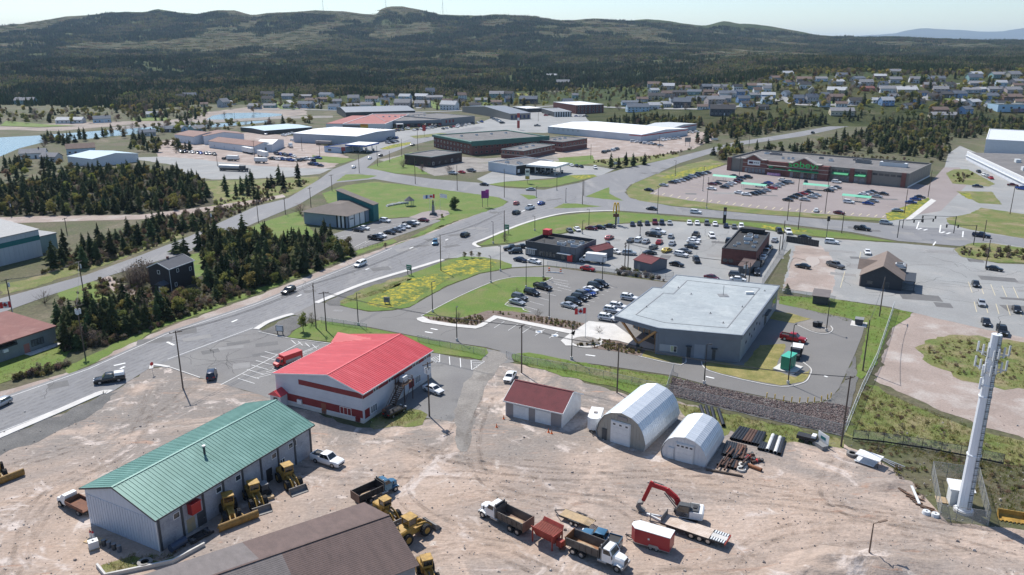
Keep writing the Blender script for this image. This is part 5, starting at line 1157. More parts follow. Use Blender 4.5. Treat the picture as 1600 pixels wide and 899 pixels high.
# ---- department store on the right edge
h=hgt(1592,291,276)
B=Bd('department_store','white walled department store with a large grey flat roof at the right edge','store',(1600,296),(1509,250),(1700,250),W=70); L,W=B.L,B.W
B.root.location.z=0
B.W=-70 if W<0 else W
def rbox(mb,y0,y1,z0,z1,m,x0=0,x1=None): mb.box(x0,x1 or L,min(y0,y1),max(y0,y1),z0,z1,m)
sgn=-1
mb=MB(); rbox(mb,0,sgn*70,0,h-.4,m_ww2); B.P('wall',mb); mb=MB(); rbox(mb,sgn*.5,sgn*69.5,h-.39,h-.2,m_tar); r=B.P('roof',mb)
mb=MB(); rbox(mb,0.05,sgn*.5,h-.4,h+.5,m_white); B.P('parapet',mb)
for k in range(18): mb=MB(); mb.box(L*k/18+.1,L*(k+1)/18-.1,.003,.08,.3,h-.5,m_ww2); B.P('wall_panel',mb)
mb=MB(); mb.box(0,L,.003,.6,h*.55,h*.62,m_offw); B.P('ledge',mb)
for (x,y) in ((.35,18),(.4,24),(.45,30),(.6,14),(.62,20),(.7,26),(.75,32),(.3,8),(.25,14)): mb=MB(); mb.box(L*x,L*x+3.5,-y-2.5,-y,h-.18,h+1.6,m_offw); mb.build('roof_unit',r)
B=Bd('department_store_wing','taller white rear wing of the department store','store',(1537,240),(1640,246),(1640,226)); B.flat(9,m_ww2,m_offw,m_white,.3,.5)
for k in range(10): B.slab('wall_panel','f',B.L*k/10+.2,B.L*(k+1)/10-.2,.3,8.5,.06,m_ww2)
B=Bd('store','bright blue and white store with a green roof at the far right','store',(1558,176),(1640,178),(1640,168)); g_=GT(1558,176); B.root.location=g_; B.L=50; B.W=20; B.flat(7,paint('pale sky blue',(.36,.52,.66),.6),m_mgrey,worn('green trim',(.16,.25,.22)),.4,.6); B.root.rotation_euler.z=R(-4)
for k in range(6): B.window('f',4+7*k,3,2,1.6,m_dgrey)
B.slab('mural','f',14,26,.2,3.2,.06,mat('dark mural',(.08,.1,.14),(.3,.2,.3),scale=.4))
# ---- houses of the town
HC={'w': (.68,.69,.70),'b': (.20,.32,.52),'pb': (.42,.55,.66),'g': (.40,.41,.43),'c': (.56,.50,.38),'t': (.22,.36,.36),'n': (.20,.13,.10),'d': (.07,.075,.09),'r': (.34,.08,.06),'p': (.48,.40,.38)}
HN={'w': 'white','b': 'blue','pb': 'pale blue','g': 'grey','c': 'cream','t': 'teal','n': 'brown','d': 'dark','r': 'red','p': 'dusty pink'}
RC={'k': (.055,.055,.06),'g': (.23,.23,.24),'n': (.17,.12,.10),'w': (.45,.46,.47),'s': (.12,.14,.17),'m': (.20,.08,.07)}
RN={'k': 'black','g': 'grey','n': 'brown','w': 'pale','s': 'slate','m': 'maroon'}
HOUSES=[(39,68,247,234,'w','g',20),(111,143,240,226,'pb','n',30),(70,92,252,240,'g','g',-10),(232,246,184,176,'w','w',10),(26,56,163,154,'t','g',5),(95,128,193,185,'w','w',8),(150,170,192,183,'pb','s',25),
  (343,357,168,156,'g','g',70),(358,366,164,160,'w','w',0),(278,290,158,149,'d','k',0),(289,305,156,147,'g','s',10),(391,406,170,163,'g','g',-15),(415,430,169,163,'t','g',0),(315,324,167,161,'c','n',20),
  (256,276,207,199,'d','s',0),(221,240,213,204,'g','s',30),(276,290,205,198,'pb','g',-30),(300,318,208,198,'t','g',60),(443,457,155,148,'g','g',5),(445,458,170,165,'g','s',-10),(470,485,154,149,'n','g',0),(469,488,169,160,'pb','s',-15),
  (516,530,172,164,'pb','s',-10),(520,532,163,156,'g','g',15),(499,511,159,153,'n','n',0),(546,560,160,150,'g','g',0),(566,582,169,161,'w','g',5),(596,607,165,155,'pb','g',20),(544,560,169,163,'p','g',0),
  (620,640,169,157,'p','g',-10),(651,670,168,159,'g','g',-5),(667,678,149,139,'w','s',0),(669,689,156,150,'p','g',8),(692,713,172,156,'w','w',-20),(744,759,160,154,'g','g',5),(768,782,164,158,'p','n',0),
  (815,837,162,152,'d','s',-8),(871,888,134,126,'p','g',0),(880,893,164,156,'g','s',20),(895,902,154,147,'t','g',0),(996,1010,160,153,'g','n',0),(974,998,164,159,'pb','s',0),(979,1012,175,164,'pb','s',3),
  (1014,1030,171,162,'w','w',3),(1015,1035,156,147,'c','k',-8),(1047,1057,161,152,'w','k',10),(1055,1076,169,156,'d','s',-15),(1097,1113,141,133,'d','s',10),(1115,1127,141,134,'w','g',-10),(1128,1139,141,134,'p','g',20),(1125,1146,153,144,'w','s',-5),
  (1105,1127,164,153,'p','g',10),(1127,1140,161,152,'g','g',-20),(1153,1168,161,152,'b','s',5),(1191,1204,162,153,'pb','w',0),(1178,1188,147,138,'w','n',0),(1192,1202,145,136,'w','g',0),(1110,1146,181,167,'d','k',-12),(1223,1232,151,143,'w','s',40),
  (1241,1253,162,151,'b','s',-15),(1259,1274,161,149,'g','s',10),(1275,1289,128,122,'pb','g',0),(1263,1272,148,138,'c','w',70),(1296,1318,148,138,'c','w',-25),(1296,1315,158,149,'n','n',5),(1308,1322,123,116,'g','s',0),(1333,1341,137,129,'c','w',30),
  (1344,1360,135,126,'g','g',-5),(1347,1362,142,136,'r','m',0),(1363,1373,162,155,'w','w',0),(1376,1392,166,155,'b','w',6),(1376,1399,146,137,'w','g',-6),(1374,1384,138,129,'g','s',15),(1300,1328,182,172,'c','g',-10),(1223,1236,120,113,'c','w',10),(1241,1252,111,106,'c','w',0),
  (1390,1405,130,122,'g','g',0),(1444,1452,129,120,'w','g',60),(1456,1472,129,121,'p','s',-5),(1512,1529,130,118,'t','s',0),(1516,1533,136,129,'g','g',-10),(1550,1568,123,115,'t','g',0),(1573,1590,124,114,'c','g',15),(1557,1569,136,128,'pb','w',-10),
  (1460,1477,147,137,'p','g',-20),(1488,1505,154,145,'b','s',5),(1505,1526,145,138,'g','g',0),(1534,1554,156,147,'b','s',3),(1566,1590,158,149,'n','n',0),(1570,1590,147,138,'p','g',5),(1545,1562,146,138,'g','g',-5),(1474,1492,166,160,'n','n',0),(1499,1516,178,168,'b','s',30),
  (1456,1489,186,178,'c','g',-3),(1457,1476,178,169,'n','n',0),(1470,1489,154,146,'d','k',0),(1403,1427,147,138,'c','w',-8),(1388,1400,156,148,'pb','g',10),(855,868,122,117,'w','w',0),(790,800,160,152,'b','s',10)]
def house(u0,u1,v1,v0,wc,rc,deg,i):
    g=GT((u0+u1)/2,v1); y=g.y; wd=min(22,max(8,(u1-u0)/F*y*1.22)); ht=min(10,max(4.8,(v1-v0)/F*y*1.15)); dp=min(11,max(6.5,wd*.62))
    wm=worn('house ' + HN[wc],HC[wc],.1,.4); rm=mat('house roof ' + RN[rc],RC[rc],tuple(q*.8 for q in RC[rc]),scale=.6,rough=.9,fine=.12)
    t=thing('house',f'{HN[wc]} house with a {RN[rc]} roof','house',(g.x,g.y,g.z-.3),R(deg),'houses of the town')
    t['_px']=(u0+u1)/2; t['_py']=v1
    he=ht*.62; hr=ht; L2,D2=wd/2,dp/2
    mb=MB(); mb.face([(-L2,-D2,0),(L2,-D2,0),(L2,-D2,he),(-L2,-D2,he)],wm); mb.face([(L2,D2,0),(-L2,D2,0),(-L2,D2,he),(L2,D2,he)],wm)
    for s_ in (-1,1): mb.face([(s_*L2,-s_ * -D2 * -1,0),(s_*L2,s_*D2,0),(s_*L2,s_*D2,he),(s_*L2,0,hr),(s_*L2,-s_*D2,he)],wm)
    mb.build('wall',t)
    mb=MB()
    for s_ in (-1,1):
        e=(he-.18,s_*(D2+.45)); mb.hexa([(-L2-.4,0,hr),(L2+.4,0,hr),(L2+.4,e[1],e[0]),(-L2-.4,e[1],e[0])][::s_*1],[(-L2-.4,0,hr+.2),(L2+.4,0,hr+.2),(L2+.4,e[1],e[0]+.2),(-L2-.4,e[1],e[0]+.2)][::s_*1],rm)
    rf=mb.build('roof',t)
    if i % 3 == 0: mb=MB(); mb.box(L2*.4,L2*.4+.7,-.3,.4,hr-.4,hr+1.0,m_brick); mb.build('chimney',rf)
    nw=2+int(wd/5)
    for k in range(nw):
        x=-L2+wd*(k+.5)/nw
        if k == nw // 2: mb=MB(); mb.box(x-.5,x+.5,-D2-.06,-D2-.003,.25,2.35,m_white if wc != 'w' else m_dgrey); mb.build('door',t)
        else:
            z=1.15; mb=MB(); mb.box(x-.75,x+.75,-D2-.05,-D2-.003,z,z+1.25,m_white); w_=mb.build('window',t); mb=MB(); mb.box(x-.62,x+.62,-D2-.08,-D2-.051,z+.12,z+1.13,m_glass); mb.build('pane',w_)
        if he>4.6: mb=MB(); mb.box(x-.6,x+.6,-D2-.05,-D2-.003,3.6,4.6,m_glass); mb.build('window',t)
    for s_ in (-1,1): mb=MB(); mb.box(min(s_*L2,s_*(L2+.05)),max(s_*L2,s_*(L2+.05)),-.6,.6,1.2,2.4,m_glass); mb.build('window',t)
    return t
hr_=random.Random(15)
for k in range(900):
    if len(HOUSES)>165: break
    u,v=hr_.choice([(hr_.uniform(1180,1600),hr_.uniform(116,172)),(hr_.uniform(1010,1200),hr_.uniform(136,172)),(hr_.uniform(400,800),hr_.uniform(152,171))])
    if v<table(((1180,136),(1240,114),(1600,114)),u) and u>1180: continue
    if any(abs((q[0]+q[1])/2-u)<17 and abs(q[2]-v)<6 for q in HOUSES): continue
    w_=hr_.uniform(6,9); HOUSES.append((u-w_,u+w_,v,v-hr_.uniform(6,9),hr_.choice(['w','w','w','c','pb','g','p','b','t','n']),hr_.choice(['g','k','n','s','w']),hr_.uniform(-25,25)))
for i,hh in enumerate(HOUSES): house(*hh,i)
# far big blue roofed shed by the trees at the left
metalshed('large white metal shed with a pale blue roof above the left wood',(107,257),(146,262),(168,247),249,m_ww2,worn('pale blue metal roof',(.34,.45,.52),.1),1.8,None,'metal_shed',cat='shed')
# town streets, draped on the slope
def street(px,wd,m=m_lotpale,name='street'):
    P_=[GT(*p) for p in px]; pts=openc([p.xy for p in P_],5); b=MB(); L_,R_=[],[]
    for i,p in enumerate(pts):
        d=(pts[min(i+1,len(pts)-1)]-pts[max(i-1,0)]).normalized(); nn=Vector((-d.y,d.x))*wd/2
        L_.append((*(p+nn),th(*(p+nn))+.35)); R_.append((*(p-nn),th(*(p-nn))+.35))
    for i in range(len(pts)-1): b.face([R_[i],R_[i+1],L_[i+1],L_[i]],m)
    return struct(name,b)
for px,wd in (([(1180,162),(1212,158),(1226,152),(1240,164),(1300,165),(1340,166)],8),([(1380,137),(1440,135),(1490,133),(1560,130),(1600,128)],8),([(1500,155),(1540,157),(1600,160)],8),([(1428,146),(1440,152),(1450,158)],9),
               ([(640,155),(648,163),(655,170)],6),([(450,157),(458,163),(462,170)],6),([(496,170),(500,162),(505,157)],6),([(400,172),(470,172),(560,174),(650,176),(760,172),(800,170),(900,166),(1000,170),(1100,172),(1180,165)],9),([(600,160),(606,166),(616,172)],6),([(1050,158),(1056,165),(1066,171)],6)): street(px,wd)
for px in ([(420,158),(440,160),(470,172),(440,172)],[(560,168),(600,158),(612,164),(590,172)],[(672,158),(690,164),(692,172),(676,170)],[(740,160),(770,160),(770,167),(745,168)],[(300,170),(330,172),(320,176),(290,178)],[(205,182),(230,184),(260,183),(262,190),(205,190)],[(10,190),(60,195),(120,198),(60,200),(0,198)],[(1475,152),(1500,155),(1495,162),(1470,160)],[(1530,157),(1556,157),(1556,161),(1530,161)],[(1450,128),(1500,131),(1480,134),(1440,132)],[(1270,160),(1310,160),(1310,165),(1270,165)],[(806,146),(830,147),(836,152),(812,152)]):
    P_=[GT(*p) for p in px]; b=MB(); b.poly([(p.x,p.y) for p in P_],lambda q: th(q[0],q[1])+.3,m_dand if px[0][0] == 806 else m_grass); struct('lawn',b)
# ================================================================== CARS
m_tyre=mat('tyre rubber',(0.018,0.018,0.019),rough=0.85); m_rim=mat('wheel rim',(0.45,0.46,0.47),rough=0.3,metal=0.8)
m_cglass=mat('car glass',(0.012,0.015,0.018),rough=0.05,spec=0.9); m_tail=mat('tail lamp',(0.35,0.01,0.01),rough=0.2); m_head=mat('head lamp',(0.75,0.77,0.78),rough=0.1); m_trimk=mat('black plastic',(0.02,0.02,0.021),rough=0.6)
CC={'k': ('black',(0.008,0.008,0.009)),'w': ('white',(0.75,0.75,0.74)),'s': ('silver',(0.42,0.43,0.44)),'g': ('grey',(0.13,0.135,0.14)),'r': ('red',(0.42,0.02,0.02)),'m': ('maroon',(0.13,0.012,0.018)),
      'b': ('blue',(0.02,0.06,0.26)),'d': ('dark blue',(0.012,0.018,0.045)),'y': ('yellow',(0.62,0.45,0.06)),'t': ('steel blue',(0.06,0.16,0.25)),'p': ('faded red',(0.45,0.13,0.12))}
def cpaint(c): return mat('car paint ' + CC[c][0],CC[c][1],rough=0.22,metal=0.0 if c in 'wk' else 0.35,spec=0.7)
#          length width height  body line [(x, top, half-width factor)]   cabin: base x0 x1, roof x0 x1, shoulder z
CT={'sedan': dict(L=4.75,W=1.83,H=1.45,line=[(-2.37,.70,.80),(-2.25,.92,.92),(-1.6,.99,1),(0,.97,1),(1.1,.95,1),(2.0,.82,.95),(2.3,.66,.84)],base=(-1.75,1.25),roof=(-.95,.42),zs=.95),
      'hatchback': dict(L=4.15,W=1.76,H=1.5,line=[(-2.07,.72,.84),(-2.0,.95,.94),(-1.2,.98,1),(0,.96,1),(1.0,.95,1),(1.8,.82,.95),(2.05,.66,.84)],base=(-2.0,1.15),roof=(-1.6,.35),zs=.95),
      'SUV': dict(L=4.75,W=1.9,H=1.74,line=[(-2.37,.8,.86),(-2.3,1.06,.95),(-1.4,1.12,1),(0,1.1,1),(1.0,1.08,1),(2.0,.98,.96),(2.33,.8,.86)],base=(-2.3,1.2),roof=(-1.95,.5),zs=1.08),
      'minivan': dict(L=5.1,W=1.98,H=1.78,line=[(-2.55,.8,.88),(-2.5,1.0,.96),(-1.4,1.05,1),(0,1.05,1),(1.2,1.03,1),(2.1,.92,.95),(2.5,.74,.82)],base=(-2.5,1.6),roof=(-2.25,.75),zs=1.03),
      'pickup': dict(L=5.8,W=2.02,H=1.92,line=[(-2.9,1.02,.94),(-2.85,1.15,.97),(-1.0,1.17,1),(0,1.16,1),(1.1,1.15,1),(2.5,1.08,.97),(2.88,.88,.88)],base=(-.95,1.35),roof=(-.75,.62),zs=1.15)}
CARMESH={}
def bil(q,a,c):
    p0,p1,p2,p3=q; return (p0*(1-a)+p1*a)*(1-c)+(p3*(1-a)+p2*a)*c
def car_meshes(t,c):
    if (t,c) in CARMESH: return CARMESH[(t,c)]
    d=CT[t]; hw=d['W']/2; P_=cpaint(c); out={}
    mb=MB(); rings=[]
    for x,zt,f in d['line']:
        h_=hw*f; zb=.26
        rings.append([(x,-h_*.9,zb),(x,h_*.9,zb),(x,h_,zb+.2),(x,h_,zt-.14),(x,h_*.93,zt-.03),(x,h_*.8,zt),(x,-h_*.8,zt),(x,-h_*.93,zt-.03),(x,-h_,zt-.14),(x,-h_,zb+.2)])
    mb.loft(rings,P_)
    (b0,b1),(r0,r1),zs,H=d['base'],d['roof'],d['zs']-.05,d['H']
    wb,wt=hw*.93,hw*.74
    V=Vector; lo=[V((b0,-wb,zs)),V((b1,-wb,zs)),V((b1,wb,zs)),V((b0,wb,zs))]
    hi=[V((r0,-wt,H-.05)),V((r1,-wt,H-.05)),V((r1,wt,H-.05)),V((r0,wt,H-.05))]; top=[V((r0+.12,-wt*.85,H)),V((r1-.12,-wt*.85,H)),V((r1-.12,wt*.85,H)),V((r0+.12,wt*.85,H))]
    mb.loft([lo,hi,top],P_)
    if t == 'pickup':     # open bed
        mb.box(-2.78,-1.06,-.84,.84,1.16,1.185,m_trimk)
        for y in (-.93,.86): mb.box(-2.86,-.98,y,y+.07,1.15,1.36,P_)
        mb.box(-2.88,-2.8,-.9,.9,1.1,1.36,P_)
    mb.box(d['L']/2-.08,d['L']/2+.02,-hw*.62,hw*.62,.38,.62,m_trimk)
    out['body']=mb.mesh('body',True)
    if True:
        e=[i for i in range(len(out['body'].edges))]
        try: out['body'].set_sharp_from_angle(angle=R(38))
        except Exception: pass
    def pane(q,a0,a1,c0,c1,mb):
        n=(q[1]-q[0]).cross(q[3]-q[0]).normalized()*.012; mb.face([bil(q,a,cc)+n for a,cc in ((a0,c0),(a1,c0),(a1,c1),(a0,c1))],m_cglass)
    F_=[lo[1],lo[2],hi[2],hi[1]]; Rr=[lo[3],lo[0],hi[0],hi[3]]; Ls=[lo[0],lo[1],hi[1],hi[0]]; Rs=[lo[2],lo[3],hi[3],hi[2]]
    mb=MB(); pane(F_,.06,.94,.12,.94,mb); out['windshield']=mb.mesh('windshield')
    mb=MB(); pane(Rr,.07,.93,.2,.92,mb); out['rear_window']=mb.mesh('rear_window')
    mb=MB()
    for q in (Ls,Rs):
        k=3 if t in ('SUV','minivan') else 2
        for j in range(k): pane(q,.05+.9*j/k+.012,.05+.9*(j+1)/k-.012,.16,.9,mb)
    out['side_windows']=mb.mesh('side_windows')
    mb=MB(); pane(F_,.06,.94,.12,.94,mb); pane(Rr,.07,.93,.2,.92,mb)
    for q in (Ls,Rs): pane(q,.05,.48,.16,.9,mb); pane(q,.52,.95,.16,.9,mb)
    out['windows']=mb.mesh('windows')
    for nm,x,m in (('headlight',d['L']/2-.2,m_head),('tail_light',-d['L']/2-.02,m_tail)):
        mb=MB(); mb.box(x,x+(.2 if m is m_head else .08),-.2,.2,.62 if t in ('sedan','hatchback') else .76,.76 if t in ('sedan','hatchback') else .95,m); out[nm]=mb.mesh(nm)
    CARMESH[(t,c)]=out; return out
def wheel_mesh(r,wd,n=14):
    mb=MB(); mb.cyl((0,-wd/2,0),(0,wd/2,0),r,m_tyre,n=n); mb.cyl((0,-wd/2-.012,0),(0,wd/2+.012,0),r*.62,m_rim,n=n); return mb.mesh('wheel')
WH=wheel_mesh(.335,.22); WHP=wheel_mesh(.4,.27)
ORD=['first','second','third','fourth','fifth','sixth','seventh','eighth','ninth','tenth','eleventh','twelfth','thirteenth','fourteenth','fifteenth','sixteenth','seventeenth','eighteenth','nineteenth','twentieth']
CARS=[]
def car(t,c,u,v,du,dv,place,group,near=None):
    g=G(u,v); rz=ang(u,v,u+du,v+dv); near=v>425 if near is None else near
    d=CT[t]; M_=car_meshes(t,c); nm={'sedan': 'sedan','hatchback': 'hatchback','SUV': 'suv','minivan': 'minivan','pickup': 'pickup_truck'}[t]
    r=put(nm,None,None,(g.x,g.y,0.09),rz); CARS.append((r,f"{CC[c][0]} {'pickup truck' if t == 'pickup' else t} {place}",u,t,group))
    put('body',M_['body'],r)
    hw=d['W']/2
    if near:
        for k in ('windshield','rear_window','side_windows'): put(k,M_[k],r)
        for s_ in (-1,1): put('headlight',M_['headlight'],r,(0,s_*hw*.62,0)); put('tail_light',M_['tail_light'],r,(0,s_*hw*.66,0))
    else: put('windows',M_['windows'],r)
    rr=.4 if t == 'pickup' else .335
    for x in (d['L']*.31,-d['L']*.29):
        for s_ in (-1,1): put('wheel',WHP if t == 'pickup' else WH,r,(x,s_*(hw-.1),rr))
    return r
def cars(place,group,rows,du,dv):
    for q in rows:
        t,c,u,v=q[:4]; a,b_=q[4:6] if len(q)>4 else (du,dv); car(t,c,u,v,a,b_,place,group)
S,U,H_,P_k,V_='sedan','SUV','hatchback','pickup','minivan'
cars('parked beside the green roofed workshop','vehicles in the contractor yard',[(P_k,'w',512,724)],26,8)
cars('behind the red roofed hall near the tall pole','vehicles around the red roofed hall',[(S,'w',677,613)],16,6)
cars('beside the tan garage','vehicles around the tan garage',[(S,'w',797,593)],-8,11)
cars('under the outside stairs of the red roofed hall','vehicles around the red roofed hall',[(U,'k',617,648)],15,-8)
cars('on the paved lot by the tall pole left of the hall','vehicles around the red roofed hall',[(U,'d',331,590)],2,-10)
H1='driving on the highway'
cars('with a white cap turning at the yard entrance on the highway',H1,[(P_k,'k',172,597)],-20,3)
cars('at the left edge of the picture on the highway',H1,[(H_,'s',2,635)],-16,8)
cars('driving on the highway beside the wooded bank',H1,[(U,'k',451,458)],-20,8.5)
cars('driving on the highway opposite the green road sign',H1,[(V_,'w',563,416)],-18,8)
cars('entering the highway from the restaurant drive',H1,[(U,'t',680,382)],-3,12)
cars('driving on the highway near the restaurant drive',H1,[(U,'k',727,370)],12,-5)
cars('waiting on the highway before the junction',H1,[(H_,'p',807,320,8,-4),(P_k,'w',828,327,14,-5),(U,'k',807,335,14,-5),(S,'b',846,320,14,-5),(S,'s',829,298,-14,0)],10,-4)
cars('on the cross road before the arches sign',H1,[(S,'k',1018,328.5)],-16,-1.5)
cars('on the cross road above the dealer lot',H1,[(U,'w',1087,334)],16,1.5)
cars('on the cross road near the traffic lights',H1,[(P_k,'k',1347,360,22,3),(U,'s',1384,351,20,2),(P_k,'d',1533,371,22,3)],20,2)
cars('on the side road by the memorial lawn',H1,[(S,'k',757,290.5)],14,1)
cars('on the road past the blue fuel canopy',H1,[(S,'k',645,228,8,-2),(S,'k',595,244.5,8,-3),(S,'w',578,249,8,-4),(S,'w',553,263,8,-6)],8,-4)
cars('on the wooded road at the back',H1,[(U,'k',1270,209)],12,-3)
PL='cars in the police station lot'
cars('parked along the lawn in the police station lot',PL,[(S,'s',808,475.5),(U,'g',812,468.5),(U,'k',831,461),(P_k,'k',848,452)],25,6.5)
cars('in the middle row of the police station lot',PL,[(S,'s',889,481),(U,'k',896,475),(U,'k',905,469),(U,'g',911,464),(S,'b',919,461),(S,'w',923,456),(U,'k',930,451),(U,'k',939,447.5)],25,6.5)
cars('beside the police station entrance',PL,[(U,'w',949,501),(U,'w',957,489),(U,'w',966,483),(U,'w',983,469)],25,4)
cars('behind the police station',PL,[(P_k,'r',1239,533,30,6)],30,6)
RL='cars around the fast food restaurants'
cars('in the drive-through line beside the dark grey restaurant',RL,[(P_k,'k',800,391,-20,1),(S,'k',815,388,-18,0),(U,'k',805,396,-20,1),(S,'d',813,409,20,4),(S,'w',835,411.5,20,4)],20,3)
cars('parked behind the dark grey restaurant',RL,[(S,'g',890,363,8,6),(S,'w',902,361,8,6),(S,'m',924,359.5),(S,'k',937,358),(S,'k',953,356),(S,'p',952,374,10,-4),(H_,'d',950,386,4,8)],12,1)
cars('in front of the box truck',RL,[(S,'r',918,423,18,3)],18,3)
DL='cars in the dealer lot'
cars('in the back row of the dealer lot',DL,[(S,'d',988,353),(S,'k',999,352),(S,'d',1011,351.5),(P_k,'m',1023,350),(U,'d',1034,351),(S,'s',1046,351),(S,'w',1077,350.5),(S,'w',1089,351),(U,'g',1104,351.5),(S,'w',1117,352.5),(S,'d',1134,355.5),(S,'g',1147,357),(U,'w',1158,357)],1.5,9)
cars('in the second row of the dealer lot',DL,[(P_k,'w',1028,365,20,3),(P_k,'k',1021,370,20,3),(H_,'s',1048,372,6,-8),(S,'r',1030,381,10,-9),(S,'s',1050,383,8,-8),(S,'y',1042,394,12,-4),(S,'k',1015,398,18,-1),(S,'g',986,378,10,-5),(U,'w',998,378,10,-6),(S,'s',1009,380,10,-6),(S,'w',961,396,14,4),(U,'s',983,398.5,18,1),(H_,'g',1021,389,10,-4)],14,-3)
cars('in the column of cars left of the brick restaurant',DL,[(P_k,'k',1087,370,8,-8),(S,'w',1085,377),(S,'w',1083,381),(S,'k',1080,388),(S,'g',1070,395),(U,'w',1064,401),(U,'k',1088,410,6,8),(S,'k',1057,416),(U,'w',1112,371.5,6,7)],22,4)
cars('parked along the right side of the brick restaurant',DL,[(S,'s',1210,378),(U,'k',1202,391),(P_k,'s',1197,397),(S,'w',1193,405),(P_k,'k',1187,415),(U,'k',1182,429,2,8)],7,-8)
cars('parked behind the brick restaurant',DL,[(U,'g',1151,433,20,2),(S,'w',1153,440,20,2),(S,'m',1112,437,20,5),(U,'k',1138,379,4,-8)],20,3)
cars('parked by the cross road verge',DL,[(P_k,'w',1231,365,6,6),(U,'k',1217,364,6,6),(S,'k',1257,373.5),(U,'w',1299,381)],20,2)
cars('on the gravel lot behind the police station',DL,[(S,'k',1254,419,-22,-4),(P_k,'g',1305,418,24,7)],20,2)
ML='cars on the pale lot at the right'
cars('on the pale lot at the right',ML,[(S,'w',1355,397,3,6),(S,'k',1553,423,20,3),(S,'k',1524,447,4,9),(S,'s',1533,477,3,9),(S,'k',1588,487,5,9),(P_k,'k',1565,521,5,12),(S,'k',1540,507,4,9)],20,3)
SL='cars in the supermarket lot'
cars('in the left rows of the supermarket lot',SL,[(S,'d',1014,299),(S,'s',1037,291.5),(S,'k',1051,287),(S,'s',1057,285.5),(S,'s',1065,284),(S,'k',1071,282),(S,'k',1075,280),(U,'s',1082,278),(S,'k',1088,276.5),(U,'k',1093,274.5),(S,'s',1099,273),(S,'k',1105,271.5),(S,'m',1113,289.5),(S,'w',1112,297),(S,'k',1121,288.5),(S,'k',1132,294.5),(S,'s',1138,291),(S,'w',1144,288),(S,'m',1150,286),(S,'d',1154,283.5),(S,'d',1159,280),(U,'k',1169,279),(S,'k',1147,277)],14,1.5)
cars('in the middle rows of the supermarket lot',SL,[(S,'w',1155,303.5),(S,'w',1166,306),(S,'k',1176,305),(S,'k',1182,303.5),(S,'g',1189,302.5),(S,'w',1187,293),(S,'d',1196,290.5),(S,'b',1201,288),(S,'s',1197,299.5),(S,'r',1207,296),(S,'s',1213,293),(S,'s',1219,290),(S,'k',1225,288),(S,'w',1223,283),(U,'s',1233,287),(U,'k',1259,288,2,7)],14,1.5)
cars('in the right rows of the supermarket lot',SL,[(S,'k',1231,314.5),(S,'k',1239,310.5),(S,'k',1247,307),(S,'r',1255,305),(S,'k',1263,302.5),(S,'s',1257,314),(S,'s',1269,310),(S,'s',1275,307),(S,'k',1295,300),(S,'w',1300,296.5),(S,'g',1307,295),(U,'w',1307,286.5),(S,'k',1344,309),(S,'w',1350,305.5),(S,'s',1357,303.5),(S,'k',1363,302),(S,'s',1370,309),(S,'k',1380,305),(S,'s',1364,316),(U,'w',1326,318),(S,'b',1356,320),(S,'w',1275,331,3,-6),(S,'m',1311,335,12,2)],14,1.5)
cars('at the right end of the supermarket lot',SL,[(S,'b',1423,318.5),(S,'b',1430,313.5),(S,'d',1437,310),(S,'s',1402,331)],16,1)
cars('outside the department store','cars outside the department store',[(S,'d',1527,293,14,1),(S,'w',1537,275,10,5),(S,'s',1542,277,10,5),(S,'r',1548,280,10,5),(S,'k',1529,270,8,4),(S,'m',1582,291,14,1),(P_k,'b',1597,297,14,2)],12,3)
LL='cars in the hall lot by the memorial'
cars('in the lot of the community hall',LL,[(U,'w',602,347.5,14,2),(S,'k',560,362,14,2),(S,'w',569,359,14,2),(S,'k',609,366),(S,'g',619,362.5),(S,'s',625,360),(S,'w',633,356.5),(P_k,'k',640,353.5),(S,'w',647,351),(S,'m',662,346.5),(P_k,'k',587,375),(S,'w',595,371)],16,2)
cars('beside the fuel canopy lawn','cars at the gas station',[(S,'w',893,260),(S,'k',901,261),(S,'k',908,262),(U,'w',930,264,5,4),(S,'k',852,273,12,1)],8,3)
# crowded lots farther off
rnd=random.Random(5)
def lot(place,group,rows,types=(S,S,U,P_k,H_),cols='wwwkkssggdrb'):
    for (u0,v0,u1,v1,n,du,dv) in rows:
        for k in range(n):
            t=(k+.5)/n; car(rnd.choice(types),rnd.choice(cols),u0+(u1-u0)*t+rnd.uniform(-1.2,1.2),v0+(v1-v0)*t+rnd.uniform(-.3,.3),du,dv,place,group)
lot('in the mall lot','cars in the mall lot',[(592,210,640,202,7,9,2),(595,207,632,204,5,9,2),(645,205,682,199,7,9,2),(660,203,690,198,5,9,2),(690,203,730,195,7,9,2),(712,200,755,191,7,9,2),(600,219,622,217,5,6,-2),(604,225,622,222,4,8,1),(768,185,786,194,6,9,-1)])
lot('in the row before the dealer building','cars before the dealer building',[(414,211,436,208,5,2,3),(440,213,460,210,4,8,1)],(S,U,P_k),'wwwwk')
lot('in the salvage lot','vehicles in the salvage lot',[(278,238,338,243,9,6,2),(430,242,462,246,6,8,2),(424,250,470,253,7,9,1),(470,252,500,248,4,9,1),(484,258,504,261,3,9,1),(350,250,372,250,2,9,0),(455,220,462,222,2,8,1)],(S,P_k,U,P_k),'wwwskgdb')
lot('in the white warehouse yard','vehicles in the warehouse yard',[(985,222,1035,229,7,9,0),(1030,221,1062,217,6,9,1),(1040,214,1092,207,6,9,1),(940,240,968,234,4,9,-2)],(S,P_k,U,V_),'wwwwskg')
lot('outside the red block','cars outside the red block',[(850,182,864,180,2,8,0),(898,183,918,183,3,8,0),(838,198,842,197,1,8,0),(700,274,745,268,3,8,1),(818,212,825,211,1,8,1)])
seen={}
for q in CARS: seen.setdefault(q[1],[]).append(q)
